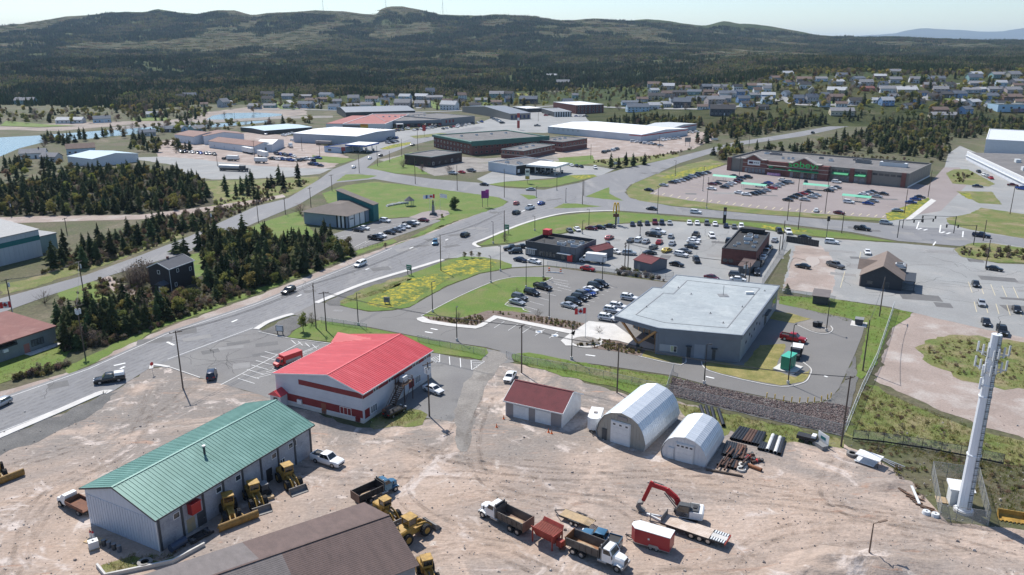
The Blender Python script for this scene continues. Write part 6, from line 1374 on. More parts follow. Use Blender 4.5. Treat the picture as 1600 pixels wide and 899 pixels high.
for lab,qs in seen.items():
    qs.sort(key=lambda q: q[2])
    for k,q in enumerate(qs):
        l2=lab if len(qs) == 1 else (f'{lab}, {ORD[k]} such from the left' if k<len(qs)-1 else f'{lab}, rightmost such')
        tag(q[0],l2,{'pickup': 'pickup truck','SUV': 'car','sedan': 'car','hatchback': 'car','minivan': 'van'}[q[3]],q[4])
# white cap on the pickup at the yard entrance, police stripes
for q in CARS:
    if 'white cap' in q[1]: mb=MB(); mb.hexa([(-2.85,-.93,1.2),(-.98,-.93,1.2),(-.98,.93,1.2),(-2.85,.93,1.2)],[(-2.7,-.75,1.9),(-.98,-.75,1.9),(-.98,.75,1.9),(-2.7,.75,1.9)],cpaint('w')); mb.build('bed_cap',q[0])
    if 'beside the police station entrance' in q[1]:
        for s_ in (-1,1): mb=MB(); mb.box(-1.7,1.6,s_*.955-.004,s_*.955+.004,.62,.80,mat('dark stripe',(.02,.03,.1))); mb.build('side_stripe',q[0])
        mb=MB(); mb.box(-.35,-.1,-.55,.55,1.74,1.86,m_trimk); mb.build('light_bar',q[0])
# ================================================================== TRUCKS AND MACHINES
m_cat=worn('machine yellow',(0.43,0.255,0.05),.45,1.6,.6); m_rust=mat('rusty steel',(.19,.085,.05),(.11,.05,.035),scale=1.5,rough=.85,fine=.3); m_box=worn('grey dump box',(.125,.11,.10),.4,1.2); m_rustred=worn('faded red paint',(.33,.05,.035),.3,1.0); m_steelg=worn('bare steel',(.20,.19,.18),.3,1.5)
m_plank=mat('pale plank deck',(.48,.35,.20),(.36,.27,.17),scale=1.2,rough=.85,fine=.2); m_dsand=mat('sand load',(.45,.33,.21),(.36,.26,.17),scale=2,rough=.95)
def bigwheel(r,wd,rimm=None,n=18):
    mb=MB(); mb.cyl((0,-wd/2,0),(0,wd/2,0),r,m_tyre,n=n); mb.cyl((0,-wd/2-.02,0),(0,wd/2+.02,0),r*.55,rimm or m_rim,n=n); 
    for k in range(n):
        a=2*math.pi*k/n; mb.bar((r*math.cos(a),-wd/2,r*math.sin(a)),(r*math.cos(a),wd/2,r*math.sin(a)),.09,.07,m_tyre,up=(math.cos(a),0,math.sin(a)))
    return mb.mesh('wheel')
LW=bigwheel(.78,.58,m_cat); TW=bigwheel(.5,.3); TD=bigwheel(.5,.6)
def at(name,label,cat,u,v,du,dv,group=None,z=.02): g=G(u,v); return thing(name,label,cat,(g.x,g.y,z),ang(u,v,u+du,v+dv),group)
def wheels(t,me,xs,y,r,name='wheel'):
    for x in xs:
        for s_ in (-1,1): put(name,me,t,(x,s_*y,r))
def loader(u,v,du,dv,label,s=1.0,bucket='bucket',cabm=None):
    t=at('wheel_loader',label,'loader',u,v,du,dv,'yellow loaders in the yard'); t.scale=(s,s,s)
    mb=MB(); mb.loft([[(x,-hw,.75),(x,hw,.75),(x,hw,zt),(x,hw*.8,zt+.12),(x,-hw*.8,zt+.12),(x,-hw,zt)] for x,hw,zt in ((-3.1,.75,1.5),(-2.9,.9,1.85),(-1.3,.9,2.0),(-.5,.7,1.9))],m_cat); mb.build('engine_hood',t)
    mb=MB(); mb.box(-.6,1.7,-.45,.45,.6,1.35,m_cat); mb.box(-3.15,-3.0,-.8,.8,.6,1.1,m_trimk); mb.build('chassis',t)
    mb=MB(); mb.box(-1.25,.15,-.72,.72,1.95,2.25,m_cat)
    for x in (-1.2,.1):
        for y in (-.68,.68): mb.box(x-.05,x+.05,y-.05,y+.05,2.25,3.15,m_cat)
    mb.box(-1.35,.25,-.8,.8,3.15,3.3,m_cat); c=mb.build('cab',t)
    mb=MB(); mb.box(-1.18,.1,-.66,.66,2.27,3.13,m_cglass); mb.build('cab_glass',c)
    mb=MB(); mb.cyl((-2.2,.3,1.9),(-2.2,.3,2.8),.08,m_dgrey,n=8); mb.build('exhaust',t)
    wheels(t,LW,(-1.75,1.35),1.0,.78)
    if bucket == 'plow':
        for y in (-.35,.35): mb=MB(); mb.bar((.8,y,1.5),(2.9,y,.7),.18,.3,m_cat); mb.build('lift_arm',t)
        mb=MB(); rows=[[(3.1+.35*math.cos(a),y,.65+.62*math.sin(a)) for a in (-1.4,-.8,-.2,.4,1.0,1.4)] for y in (-2.9,2.9)]
        mb.loft([r_ + [(p[0]-.12,p[1],p[2]) for p in r_[::-1]] for r_ in rows],worn('scuffed plow yellow',(.33,.19,.05),.4,1.5)); b_=mb.build('plow_blade',t); b_.rotation_euler=(0,0,R(12))
        mb=MB(); mb.bar((1.6,-1.2,.9),(3.2,-2.2,.5),.16,.2,m_cat); mb.bar((1.6,1.2,.9),(3.2,2.2,.5),.16,.2,m_cat); mb.build('plow_frame',t)
    else:
        for y in (-.5,.5): mb=MB(); mb.bar((.3,y,1.8),(1.6,y,1.55),.16,.32,m_cat); mb.bar((1.6,y,1.55),(2.7,y,.5),.16,.32,m_cat); mb.build('lift_arm',t)
        mb=MB(); mb.bar((.5,0,1.5),(2.3,0,1.1),.14,.14,m_steelg); mb.build('tilt_cylinder',t)
        pr=[(2.75,.95),(2.7,.45),(2.85,.12),(3.8,.05),(3.8,.1),(2.95,.2),(2.83,.5),(2.88,.95)]
        mb=MB(); mb.loft([[(x,y,z) for x,z in pr] for y in (-1.35,1.35)],m_steelg)
        for y in (-1.36,1.36): mb.face([(2.75,y,.95),(2.7,y,.45),(2.85,y,.1),(3.8,y,.05),(3.15,y,.8)],m_steelg)
        mb.build('bucket',t)
    return t
loader(360,806,12,32,'yellow machine with a long plow blade, nearest the brown shed roof',1.0,'plow')
loader(400,786,22,34,'yellow wheel loader in the middle of the row beside the workshop',1.0)
loader(453,757,28,27,'yellow wheel loader farthest along the workshop wall, near the white pickup',1.0)
loader(646,838,22,-12,'yellow loader with raised bucket at the right corner of the brown shed',1.05)
loader(606,809,14,10,'yellow loader half hidden behind the brown shed roof',.9)
loader(669,905,10,22,'yellow machine cut off by the bottom edge, right of the brown shed',.9)
loader(-4,745,12,22,'yellow machine with a dark plow at the left edge',.95,'plow')
t=at('skid_steer','small dark skid steer between the yellow loaders','skid steer',414,774,18,24)
mb=MB(); mb.box(-1.2,.6,-.6,.6,.3,1.1,m_black); mb.build('body',t); mb=MB(); mb.box(-.8,.5,-.5,.5,1.1,1.95,m_dgrey); mb.box(-.85,.55,-.55,.55,1.95,2.05,m_mgrey); mb.build('cab',t); mb=MB(); mb.box(1.2,1.9,-.85,.85,.05,.5,m_plank); mb.build('bucket',t)
for s_ in (-1,1): mb=MB(); mb.bar((-1.1,s_*.7,1.2),(1.3,s_*.7,.5),.12,.2,m_black); mb.build('lift_arm',t)
wheels(t,WHP,(-.7,.4),.75,.4)
def dump(u,v,du,dv,label,cabm,boxm,inner,loadm=m_dsand):
    t=at('dump_truck',label,'dump truck',u,v,du,dv,'dump trucks in the yard')
    mb=MB(); mb.box(-4.2,4.0,-.45,.45,.65,.95,m_black); mb.build('chassis',t)
    mb=MB(); rings=[[(x,-hw,.85),(x,hw,.85),(x,hw,zt-.2),(x,hw*.75,zt),(x,-hw*.75,zt),(x,-hw,zt-.2)] for x,hw,zt in ((2.55,.85,1.95),(3.6,.75,1.85),(4.1,.6,1.7))]; mb.loft(rings,cabm); mb.build('hood',t)
    mb=MB(); mb.box(4.05,4.2,-1.15,1.15,.55,.95,m_galv); mb.box(4.1,4.16,-.5,.5,.95,1.6,m_dgrey); mb.build('bumper',t)
    for s_ in (-1,1): mb=MB(); mb.loft([[(3.35+.75*math.cos(a),s_*.7,.55+.68*math.sin(a)) for a in (.2,.8,1.5,2.3,2.9)],[(3.35+.75*math.cos(a),s_*1.2,.5+.62*math.sin(a)) for a in (.2,.8,1.5,2.3,2.9)]],cabm,cap=False,closed=False); mb.build('mudguard',t)
    mb=MB(); lo=[(1.1,-1.1,.9),(2.65,-1.1,.9),(2.65,1.1,.9),(1.1,1.1,.9)]; mid=[(1.1,-1.1,1.95),(2.65,-1.1,1.95),(2.65,1.1,1.95),(1.1,1.1,1.95)]; hi=[(1.15,-1.0,2.7),(2.2,-1.0,2.7),(2.2,1.0,2.7),(1.15,1.0,2.7)]; tp=[(1.3,-.8,2.8),(2.1,-.8,2.8),(2.1,.8,2.8),(1.3,.8,2.8)]
    mb.loft([lo,mid,hi,tp],cabm); c=mb.build('cab',t)
    mb=MB(); V=Vector; q=[V(mid[1]),V(mid[2]),V(hi[2]),V(hi[1])]; n_=(q[1]-q[0]).cross(q[3]-q[0]).normalized()*.012; mb.face([bil(q,a,b_)+n_ for a,b_ in ((.07,.1),(.93,.1),(.93,.9),(.07,.9))],m_cglass); mb.build('windshield',c)
    for s_,q in ((-1,[V(mid[0]),V(mid[1]),V(hi[1]),V(hi[0])]),(1,[V(mid[2]),V(mid[3]),V(hi[3]),V(hi[2])])):
        mb=MB(); n_=(q[1]-q[0]).cross(q[3]-q[0]).normalized()*.012; mb.face([bil(q,a,b_)+n_ for a,b_ in ((.12,.1),(.88,.1),(.88,.9),(.12,.9))],m_cglass); mb.build('side_window',c)
        mb=MB(); mb.bar((2.5,s_*1.15,2.1),(2.75,s_*1.45,2.2),.05,.05,m_dgrey); mb.box(2.7,2.8,s_*1.45-.1,s_*1.45+.1,1.9,2.4,m_dgrey); mb.build('mirror',c)
        mb=MB(); mb.cyl((.95,s_*.95,1),(.95,s_*.95,3.2),.08,m_galv,n=8); mb.build('exhaust_stack',t)
        mb=MB(); mb.cyl((.5,s_*.85,.75),(1.8,s_*.85,.75),.3,m_galv,n=12); mb.build('fuel_tank',t)
    # dump box: flared sides, open top, load inside, cab shield
    z0,z1,w0,w1,x0,x1=1.05,2.35,1.05,1.25,-4.3,.75; mb=MB()
    mb.box(x0,x1,-w0,w0,z0,z0+.1,boxm)
    for s_ in (-1,1):
        mb.hexa([(x0,s_*w0,z0),(x1,s_*w0,z0),(x1,s_*(w0-.08),z0),(x0,s_*(w0-.08),z0)][::-s_],[(x0,s_*w1,z1),(x1,s_*w1,z1),(x1,s_*(w1-.1),z1),(x0,s_*(w1-.1),z1)][::-s_],boxm)
        for k in range(6): x=x0+.25+(x1-x0-.5)*k/5; mb.bar((x,s_*(w0+.03),z0),(x,s_*(w1+.03),z1),.1,.08,boxm)
    mb.box(x1-.08,x1,-w1,w1,z0,z1+.35,boxm); d=mb.build('dump_box',t)
    mb=MB(); mb.box(x0-.08,x0,-w1,w1,z0-.1,z1+.12,inner); mb.build('tailgate',d)
    mb=MB(); mb.box(x0+.05,x1-.15,-w0+.05,w0-.05,z0+.11,z0+.16,inner); mb.build('box_floor',d)
    mb=MB(); mb.loft([[(x,-.75*k,z0+.16),(x,.75*k,z0+.16),(x,.3*k,z0+.16+.3*k),(x,-.3*k,z0+.16+.3*k)] for x,k in ((-3.6,.3),(-2.6,1),(-1.2,.8),(-.3,.2))],loadm); mb.build('sand_load',d)
    mb=MB(); mb.box(x1,x1+1.0,-1.15,1.15,z1+.3,z1+.36,boxm); mb.cyl((x1+.2,-1.0,z1+.5),(x1+.2,1.0,z1+.5),.16,m_trimk,n=10); mb.build('cab_shield',d)
    wheels(t,TW,(3.35,),1.0,.5); wheels(t,TD,(-1.9,-3.2),.9,.5)
    return t
dump(789,818,-36,-18,'white dump truck with a grey box, facing upper left, beside the red sander',cpaint('w'),m_box,worn('rust brown box',(.16,.09,.065),.3))
dump(934,874,40,16,'white dump truck with a brown lined box, facing lower right, at the bottom',cpaint('w'),m_box,worn('orange brown lining',(.27,.12,.05),.3))
dump(588,776,28,-13,'blue and black dump truck behind the brown shed',cpaint('t'),m_black,worn('rust brown box',(.16,.09,.065)))
[o for o in LABELS if o.name.startswith('dump_truck')][-1].scale=(.86,.9,.9)
t=at('salt_spreader','rusty red salt spreader box standing behind the white dump truck','spreader',855,848,-22,-11)
mb=MB(); mb.hexa([(-1.6,-.45,.7),(1.6,-.45,.7),(1.6,.45,.7),(-1.6,.45,.7)],[(-1.8,-1.2,2.2),(1.8,-1.2,2.2),(1.8,1.2,2.2),(-1.8,1.2,2.2)],m_rustred); mb.build('hopper',t)
mb=MB()
for k in range(9): y=-1.05+k*.26; mb.bar((-1.7,y,2.24),(1.7,y,2.24),.06,.06,m_rust)
mb.build('grate',t)
for x in (-1.7,1.7):
    for y in (-1.1,1.1): mb=MB(); mb.box(x-.08,x+.08,y-.08,y+.08,0,2.2,m_rustred); mb.build('leg',t)
mb=MB(); mb.box(-2.7,-1.8,-.4,.4,.5,1.4,m_rustred); mb.cyl((-2.6,0,.3),(-2.6,0,.4),.5,m_rust,n=14); mb.build('spinner',t)
for s_ in (-1,1): mb=MB(); mb.hexa([(-1.8,s_*1.2,2.2),(1.8,s_*1.2,2.2),(1.8,s_*1.1,2.2),(-1.8,s_*1.1,2.2)][::-s_],[(-1.7,s_*1.5,2.7),(1.7,s_*1.5,2.7),(1.7,s_*1.42,2.7),(-1.7,s_*1.42,2.7)][::-s_],m_rustred); mb.build('side_extension',t)
t=at('flatbed_trailer','small flatbed trailer with a pale plank deck and ramp','trailer',899,815,-26,-10)
mb=MB(); mb.box(-2.8,2.2,-1.0,-.92,.5,.75,m_black); mb.box(-2.8,2.2,.92,1.0,.5,.75,m_black); mb.bar((2.2,-.9,.6),(3.5,0,.55),.1,.12,m_black); mb.bar((2.2,.9,.6),(3.5,0,.55),.1,.12,m_black); mb.cyl((3.3,0,.1),(3.3,0,1.0),.06,m_galv,n=8); mb.build('frame',t)
for k in range(9): mb=MB(); y=-.9+k*.2; mb.box(-1.7,2.18,y+.01,y+.19,.7,.76,m_plank); mb.build('plank',t)
for k in range(5): mb=MB(); x=-2.75+k*.22; mb.box(x,x+.13,-.9,.9,.7,.75,m_plank); mb.build('ramp_slat',t)
for s_ in (-1,1): mb=MB(); mb.box(-1.3,.5,s_*1.15-.14,s_*1.15+.14,.8,.84,m_black); mb.build('mudguard',t)
wheels(t,WH,(-.8,0),1.14,.34)
t=at('cargo_trailer','red enclosed cargo trailer with a white roof in the dirt yard','trailer',1019,853,-30,-9)
mb=MB(); pl=[(-2.7,-1.05),(2.2,-1.05),(2.9,-.35),(2.9,.35),(2.2,1.05),(-2.7,1.05)]; mb.prism(pl,.45,2.6,m_white,paint('trailer red',(.30,.012,.022),.35)); mb.build('box',t)
mb=MB(); mb.prism([(p[0]*1.01,p[1]*1.02) for p in pl],2.6,2.68,m_white); mb.build('roof',t); mb=MB(); mb.prism([(p[0]*1.005,p[1]*1.01) for p in pl],.4,.5,m_galv); mb.build('skirt',t)
for s_ in (-1,1): mb=MB(); mb.loft([[(-.5+x,s_*y,z) for x,z in ((-.85,.45),(-.6,.85),(.6,.85),(.85,.45))] for y in (1.06,1.1)],m_galv,closed=True); mb.build('wheel_arch',t); mb=MB(); mb.box(.1,.35,s_*1.07-.01,s_*1.07+.01,1.45,1.7,m_offw); mb.build('badge',t)
mb=MB(); mb.bar((2.9,-.3,.5),(3.9,0,.5),.1,.12,m_black); mb.bar((2.9,.3,.5),(3.9,0,.5),.1,.12,m_black); mb.cyl((3.7,0,.1),(3.7,0,.9),.06,m_galv,n=8); mb.build('tongue',t); wheels(t,WH,(-.9,-.1),.98,.34)
t=at('lowboy_trailer','long lowboy trailer with a pale dusty deck behind the red trailer','trailer',1085,836,-40,-13.5)
mb=MB(); L=9.2; mb.box(-L/2,L/2,-1.3,1.3,.75,1.0,m_black); mb.build('frame',t); mdk=mat('dusty deck',(.58,.49,.42),(.44,.35,.28),scale=.8,rough=.9,fine=.15)
for k in range(7): mb=MB(); y=-1.28+k*.366; mb.box(-L/2+2.2,L/2-.1,y+.012,y+.354,1.0,1.05,mdk); mb.build('deck_plank',t)
for s_ in (-1,1):
    for k in range(6): mb=MB(); x=-L/2+.1+k*.34; mb.box(x,x+.2,s_*.85-.35,s_*.85+.35,1.0,1.08,m_offw); mb.build('ramp_bar',t)
mb=MB(); mb.box(-L/2,-L/2+2.15,-.45,.45,1.0,1.05,m_conc); mb.build('tail_deck',t); mb=MB(); mb.box(L/2-.1,L/2,-1.2,1.2,1.0,1.9,m_steelg); mb.bar((L/2,-.6,.85),(L/2+2.6,0,.8),.2,.25,m_offw); mb.bar((L/2,.6,.85),(L/2+2.6,0,.8),.2,.25,m_offw); mb.cyl((L/2+1.8,.5,.05),(L/2+1.8,.5,1.5),.07,m_steelg,n=8); mb.build('gooseneck',t)
mb=MB(); mb.box(-L/2-.12,-L/2,-1.3,1.3,.7,1.0,m_rustred); mb.build('tail_board',t); wheels(t,TW,(-2.3,-1.1,.1),1.05,.46)
# excavator
t=at('excavator','red and white tracked excavator with its arm stretched to the left','excavator',1072,812,-62,-11)
mxr=worn('excavator red',(.40,.02,.022),.15)
for s_ in (-1,1):
    mb=MB(); pr=[(-1.9,.3),(-1.7,.05),(1.7,.05),(1.95,.35),(1.8,.75),(-1.7,.75),(-1.95,.5)]; mb.loft([[(x,s_*1.2+y,z) for x,z in pr] for y in (-.28,.28)],m_trimk); o=mb.build('track',t)
    for k in range(12): mb=MB(); x=-1.65+k*.3; mb.box(x,x+.16,s_*1.2-.3,s_*1.2+.3,.75,.8,m_black); mb.build('track_pad',o)
mb=MB(); mb.cyl((0,0,.5),(0,0,1.0),.7,m_black,n=16); mb.build('turntable',t)
mb=MB(); mb.loft([[(x,-hw,1.0),(x,hw,1.0),(x,hw,zt),(x,-hw,zt)] for x,hw,zt in ((-2.4,1.0,1.9),(-2.2,1.3,2.1),(-.6,1.3,2.1),(.9,1.3,1.7))],m_white); bd=mb.build('house',t)
mb=MB(); mb.box(-1.7,-.3,-.9,1.1,2.12,2.3,m_dgrey); mb.box(-1.4,-.9,-.2,.5,2.3,2.45,m_black); mb.build('engine_cover',bd)
mb=MB(); mb.loft([[(-.5,y,1.1),(1.35,y,1.1),(1.45,y,2.0),(1.0,y,2.95),(-.5,y,2.95)] for y in (.3,1.3)],m_dgrey); cb=mb.build('cab',t); mb=MB(); mb.loft([[(-.35,y,1.9),(1.3,y,1.9),(1.36,y,2.05),(.98,y,2.8),(-.35,y,2.8)] for y in (.27,1.33)],m_cglass); mb.build('cab_glass',cb)
mb=MB(); bm_=[(.9,1.5),(1.6,3.0),(3.0,4.1),(5.3,4.55)]
for (a,c_),w_ in zip(zip(bm_,bm_[1:]),(.75,.7,.55)): mb.bar((a[0],-.3,a[1]),(c_[0],-.3,c_[1]),.4,w_,mxr)
mb.build('boom',t); mb=MB(); mb.bar((5.15,-.3,5.0),(6.3,-.3,1.7),.34,.55,mxr); mb.build('stick',t)
for y in (-.6,0.0): mb=MB(); mb.cyl((1.6,y,1.7),(3.3,y,3.7),.09,m_steelg,n=8); mb.build('boom_cylinder',t)
mb=MB(); mb.cyl((3.4,-.3,4.75),(5.0,-.3,5.05),.08,m_steelg,n=8); mb.build('stick_cylinder',t)
mb=MB(); pr=[(6.3,1.7),(7.0,1.5),(7.3,.8),(6.9,.2),(6.2,.05),(6.0,.12),(6.6,.35),(6.9,.85),(6.7,1.2),(6.25,1.3)]; mb.loft([[(x,-.3+y,z) for x,z in pr] for y in (-.55,.55)],m_steelg); mb.build('bucket',t)
# blue pickup, box truck, white cargo trailer, fire engine, tanker
car('pickup','t',938,849,-28,-8,'','',True); CARS[-1][0]['label']='old steel blue pickup truck beside the dump truck at the bottom'; tag(CARS[-1][0],CARS[-1][0]['label'],'pickup truck','vehicles in the contractor yard')
def boxtruck(u,v,du,dv,label,L=6.0,cabm=None,boxm=None,name='box_truck',H=3.2,side=None):
    t=at(name,label,'truck',u,v,du,dv); cabm=cabm or cpaint('w'); boxm=boxm or m_white
    mb=MB(); mb.box(-L/2-.3,L/2+2.0,-.4,.4,.5,.8,m_black); mb.build('chassis',t)
    mb=MB(); mb.box(-L/2-.4,L/2-.1,-1.2,1.2,.85,H,side or boxm); b_=mb.build('cargo_box',t); mb=MB(); mb.box(-L/2-.42,L/2-.08,-1.22,1.22,H,H+.06,boxm); mb.build('roof',b_)
    mb=MB(); x=L/2; mb.loft([[(x,-1.0,.6),(x,1.0,.6),(x,.95,2.3),(x,-.95,2.3)],[(x+.9,-1.0,.6),(x+.9,1.0,.6),(x+.75,.95,2.25),(x+.75,-.95,2.25)],[(x+1.3,-1.0,.6),(x+1.3,1.0,.6),(x+1.3,.95,1.45),(x+1.3,-.95,1.45)],[(x+2.0,-.95,.6),(x+2.0,.95,.6),(x+2.0,.85,1.25),(x+2.0,-.85,1.25)]],cabm); c=mb.build('cab',t)
    mb=MB(); mb.face([(x+1.29,-.85,1.5),(x+1.29,.85,1.5),(x+.8,.8,2.2),(x+.8,-.8,2.2)],m_cglass); mb.build('windshield',c)
    for s_ in (-1,1): mb=MB(); mb.face([(x+.15,s_*1.005,1.45),(x+1.0,s_*1.005,1.45),(x+.75,s_*.975,2.15),(x+.15,s_*.975,2.15)][::s_],m_cglass); mb.build('side_window',c)
    wheels(t,TW,(L/2+1.1,-L/2+.9),.95,.45); return t
boxtruck(930,411.5,-24,-2.5,'white box truck parked beside the dark grey restaurant')
ft=boxtruck(454,568,-26,9,'red fire engine parked beside the red roofed hall',5.5,m_kred,worn('fire engine roof',(.48,.05,.06),.1),'fire_engine',2.9,m_kred)
ft.scale=(.8,.85,.85)
for s_ in (-1,1): mb=MB(); mb.box(-2.6,2.2,s_*1.2-.03,s_*1.2+.03,.9,1.7,m_galv); mb.build('locker_door',ft)
mb=MB(); mb.box(3.0,3.4,-.7,.7,2.3,2.45,m_kred); mb.build('light_bar',ft)
t=at('cargo_trailer','white enclosed cargo trailer beside the larger quonset hut','trailer',930,667,-4,11)
mb=MB(); pl=[(-2.3,-1.1),(1.9,-1.1),(2.5,-.5),(2.5,.5),(1.9,1.1),(-2.3,1.1)]; mb.prism(pl,.5,2.7,m_white); mb.build('box',t); mb=MB(); mb.prism([(p[0]*1.01,p[1]*1.02) for p in pl],2.7,2.76,m_white); mb.build('roof',t); mb=MB(); mb.box(-.3,.3,-.3,.3,2.77,2.95,m_tan); mb.build('roof_vent',t); mb=MB(); mb.bar((2.5,-.3,.5),(3.6,0,.5),.1,.12,m_black); mb.bar((2.5,.3,.5),(3.6,0,.5),.1,.12,m_black); mb.build('tongue',t); wheels(t,WH,(-.6,.2),1.0,.34)
t=at('tanker_truck','tanker truck with a silver tank on the pale truck lot','truck',364,267.5,30,1.2)
mb=MB(); mb.cyl((-8,0,2.2),(4.5,0,2.2),1.2,m_galv,n=16); mb.build('tank',t); mb=MB(); mb.box(-8,9,-.5,.5,.8,1.0,m_black); mb.box(-7.5,4,-1.1,1.1,.5,.9,m_trimk); mb.build('chassis',t); mb=MB(); mb.box(5.2,7.4,-1.2,1.2,.8,3.2,m_dgrey); mb.box(7.4,9.2,-.9,.9,.8,2.0,m_dgrey); mb.build('cab',t); wheels(t,TW,(-7,-5.7,4.2,5.4,8.3),1.0,.5)
def semi(u,v,du,dv,label,L=13.0,c=None,H=3.9):
    t=at('semi_trailer',label,'trailer',u,v,du,dv,'white trailers in the salvage lot'); mb=MB(); mb.box(-L/2,L/2,-1.25,1.25,1.1,H,c or m_white); mb.build('box',t); mb=MB(); mb.box(-L/2,L/2,-.4,.4,.8,1.1,m_black); mb.build('chassis',t); wheels(t,TW,(-L/2+1,-L/2+2.3),1.0,.5); mb=MB(); mb.box(L/2-2,L/2-1.8,-1,1,0,1.1,m_dgrey); mb.build('landing_gear',t); return t
semi(411,246,12,3.4,'long white semi trailer in the salvage lot, front one'); semi(388,240,12,2.5,'white semi trailer in the salvage lot, beside the false front garage'); semi(408,255,12,.4,'short white box trailer at the edge of the salvage lot',7.5,None,3.2); semi(364,251.5,12,.4,'short white van body at the left of the salvage lot',7.0,None,3.2); semi(506,227,14,.6,'beige trailer beside the blue fuel canopy',12,m_tan,2.9)
for u,v,c,lab in ((438,229,'b','blue tractor unit in the salvage lot, left one'),(454,231,'w','white tractor unit in the salvage lot'),(490,256,'d','dark blue tractor unit by the salvage lot lawn')):
    t=at('tractor_unit',lab,'truck',u,v,8,4); mb=MB(); mb.box(-1.0,1.4,-1.2,1.2,.8,3.1,cpaint(c)); mb.build('cab',t); mb=MB(); mb.box(1.4,3.2,-.9,.9,.8,1.9,cpaint(c)); mb.build('hood',t); mb=MB(); mb.box(-4,3.3,-.45,.45,.6,.85,m_black); mb.build('chassis',t); wheels(t,TW,(2.3,-2.2,-3.4),1.0,.5)
# generator on its pad, utility vehicle beside it
t=at('generator','green generator cabinet on a concrete pad behind the police station','generator',1231,576,20,-14)
mb=MB(); mb.box(-2.6,2.6,-2.2,2.2,-.02,.25,m_conc); mb.build('pad',t); mb=MB(); mb.box(-1.9,1.7,-.9,.9,.35,3.1,paint('generator green',(.02,.22,.14),.5)); b_=mb.build('cabinet',t); mb=MB(); mb.box(-2.0,1.8,-1.0,1.0,3.1,3.2,paint('generator roof green',(.05,.38,.27),.5)); mb.build('roof',b_)
for k in range(3): mb=MB(); mb.box(-1.7+k*1.15,-.75+k*1.15,-.95,-.9,.6,2.7,MATS['generator green']); mb.build('cabinet_door',b_)
boxtruck(1244,556,-4,10,'white and black utility truck between the red pickup and the green generator',2.6,m_black,m_white,'utility_truck',2.3,m_black)
# flat deck truck behind the workshop, left
t=at('flatbed_truck','white flatbed truck with a wooden rack behind the green roofed workshop','truck',120,794,-18,-9); mb=MB(); mb.box(-3.5,3,-.4,.4,.5,.8,m_black); mb.build('chassis',t); mb=MB(); mb.loft([[(1.0,-1,.6),(1.0,1,.6),(1.0,.9,2.1),(1.0,-.9,2.1)],[(2.0,-1,.6),(2.0,1,.6),(1.8,.9,2.1),(1.8,-.9,2.1)],[(2.4,-1,.6),(2.4,1,.6),(2.4,.95,1.4),(2.4,-.95,1.4)],[(3.3,-.95,.6),(3.3,.95,.6),(3.3,.9,1.2),(3.3,-.9,1.2)]],cpaint('w')); c=mb.build('cab',t); mb=MB(); mb.face([(2.39,-.85,1.42),(2.39,.85,1.42),(1.82,.8,2.05),(1.82,-.8,2.05)],m_cglass); mb.build('windshield',c)
mb=MB(); mb.box(-3.6,.8,-1.15,1.15,.9,1.0,m_rust)
for s_ in (-1,1): mb.box(-3.6,.8,s_*1.15-.05,s_*1.15+.05,1.0,1.5,m_rust)
mb.box(.7,.8,-1.1,1.1,1.0,1.7,m_wood); mb.build('rack',t); wheels(t,TW,(2.4,-2.2),.95,.42)
# ================================================================== POLES, WIRES, FENCES, SIGNS, YARD CLUTTER
m_pole=mat('weathered pole wood',(.125,.095,.075),(.085,.065,.052),scale=2,rough=.9,stretch=(1,1,.2)); m_lampk=mat('black lamp steel',(.02,.02,.022),rough=.5); m_orange=paint('safety orange',(.65,.13,.02),.6); m_yel=paint('bollard yellow',(.62,.40,.03),.5)
POLES={}
def upole(u,v,vt,label,arm=1,tr=0,rz=0.0,lamp=False):
    g=G(u,v); h=max(6,min(14,hgt(u,v,vt))); t=thing('utility_pole',label,'utility pole',(g.x,g.y,0),rz,'wooden utility poles'); t['_px']=u; t['_py']=v
    mb=MB(); mb.cyl((0,0,-.1),(0,0,h),.16,m_pole,.11,n=10); mb.build('pole',t)
    for k in range(arm):
        z=h-.4-k*.9; mb=MB(); mb.box(-1.2,1.2,-.07,.07,z,z+.13,m_pole); a=mb.build('crossarm',t)
        for x in (-1.1,-.4,.4,1.1): mb=MB(); mb.cyl((x,0,z+.13),(x,0,z+.33),.05,m_mgrey,n=6); mb.build('insulator',a)
    for k in range(tr): mb=MB(); a=k*2.1; c=(.42*math.cos(a),.42*math.sin(a)); mb.cyl((*c,h-2.2),(*c,h-1.2),.26,m_offw,n=12); mb.cyl((*c,h-1.2),(*c,h-1.05),.2,m_mgrey,n=12); mb.build('transformer',t)
    if lamp: mb=MB(); mb.bar((0,0,h-1),(1.6,0,h-.5),.07,.07,m_galv); mb.box(1.4,2.0,-.12,.12,h-.58,h-.42,m_offw); mb.build('lamp_arm',t)
    POLES[(u,v)]=(g,h); return t
def lpost(u,v,vt,label,m=None,arm=1.2,rz=0.0,group='lamp posts',base=True):
    g=G(u,v); h=max(5,min(13,hgt(u,v,vt))); m=m or m_lampk; t=thing('lamp_post',label,'lamp post',(g.x,g.y,0),rz,group); t['_px']=u; t['_py']=v
    mb=MB(); mb.cyl((0,0,.3 if base else 0),(0,0,h),.13,m,.075,n=8); mb.build('pole',t)
    if base: mb=MB(); mb.cyl((0,0,-.05),(0,0,.7),.3,m_conc,n=12); mb.build('footing',t)
    mb=MB(); mb.bar((0,0,h-.05),(arm*.5,0,h),.07,.07,m); mb.box(arm*.4,arm,-.16,.16,h-.06,h+.06,m); mb.build('lamp_head',t); return t
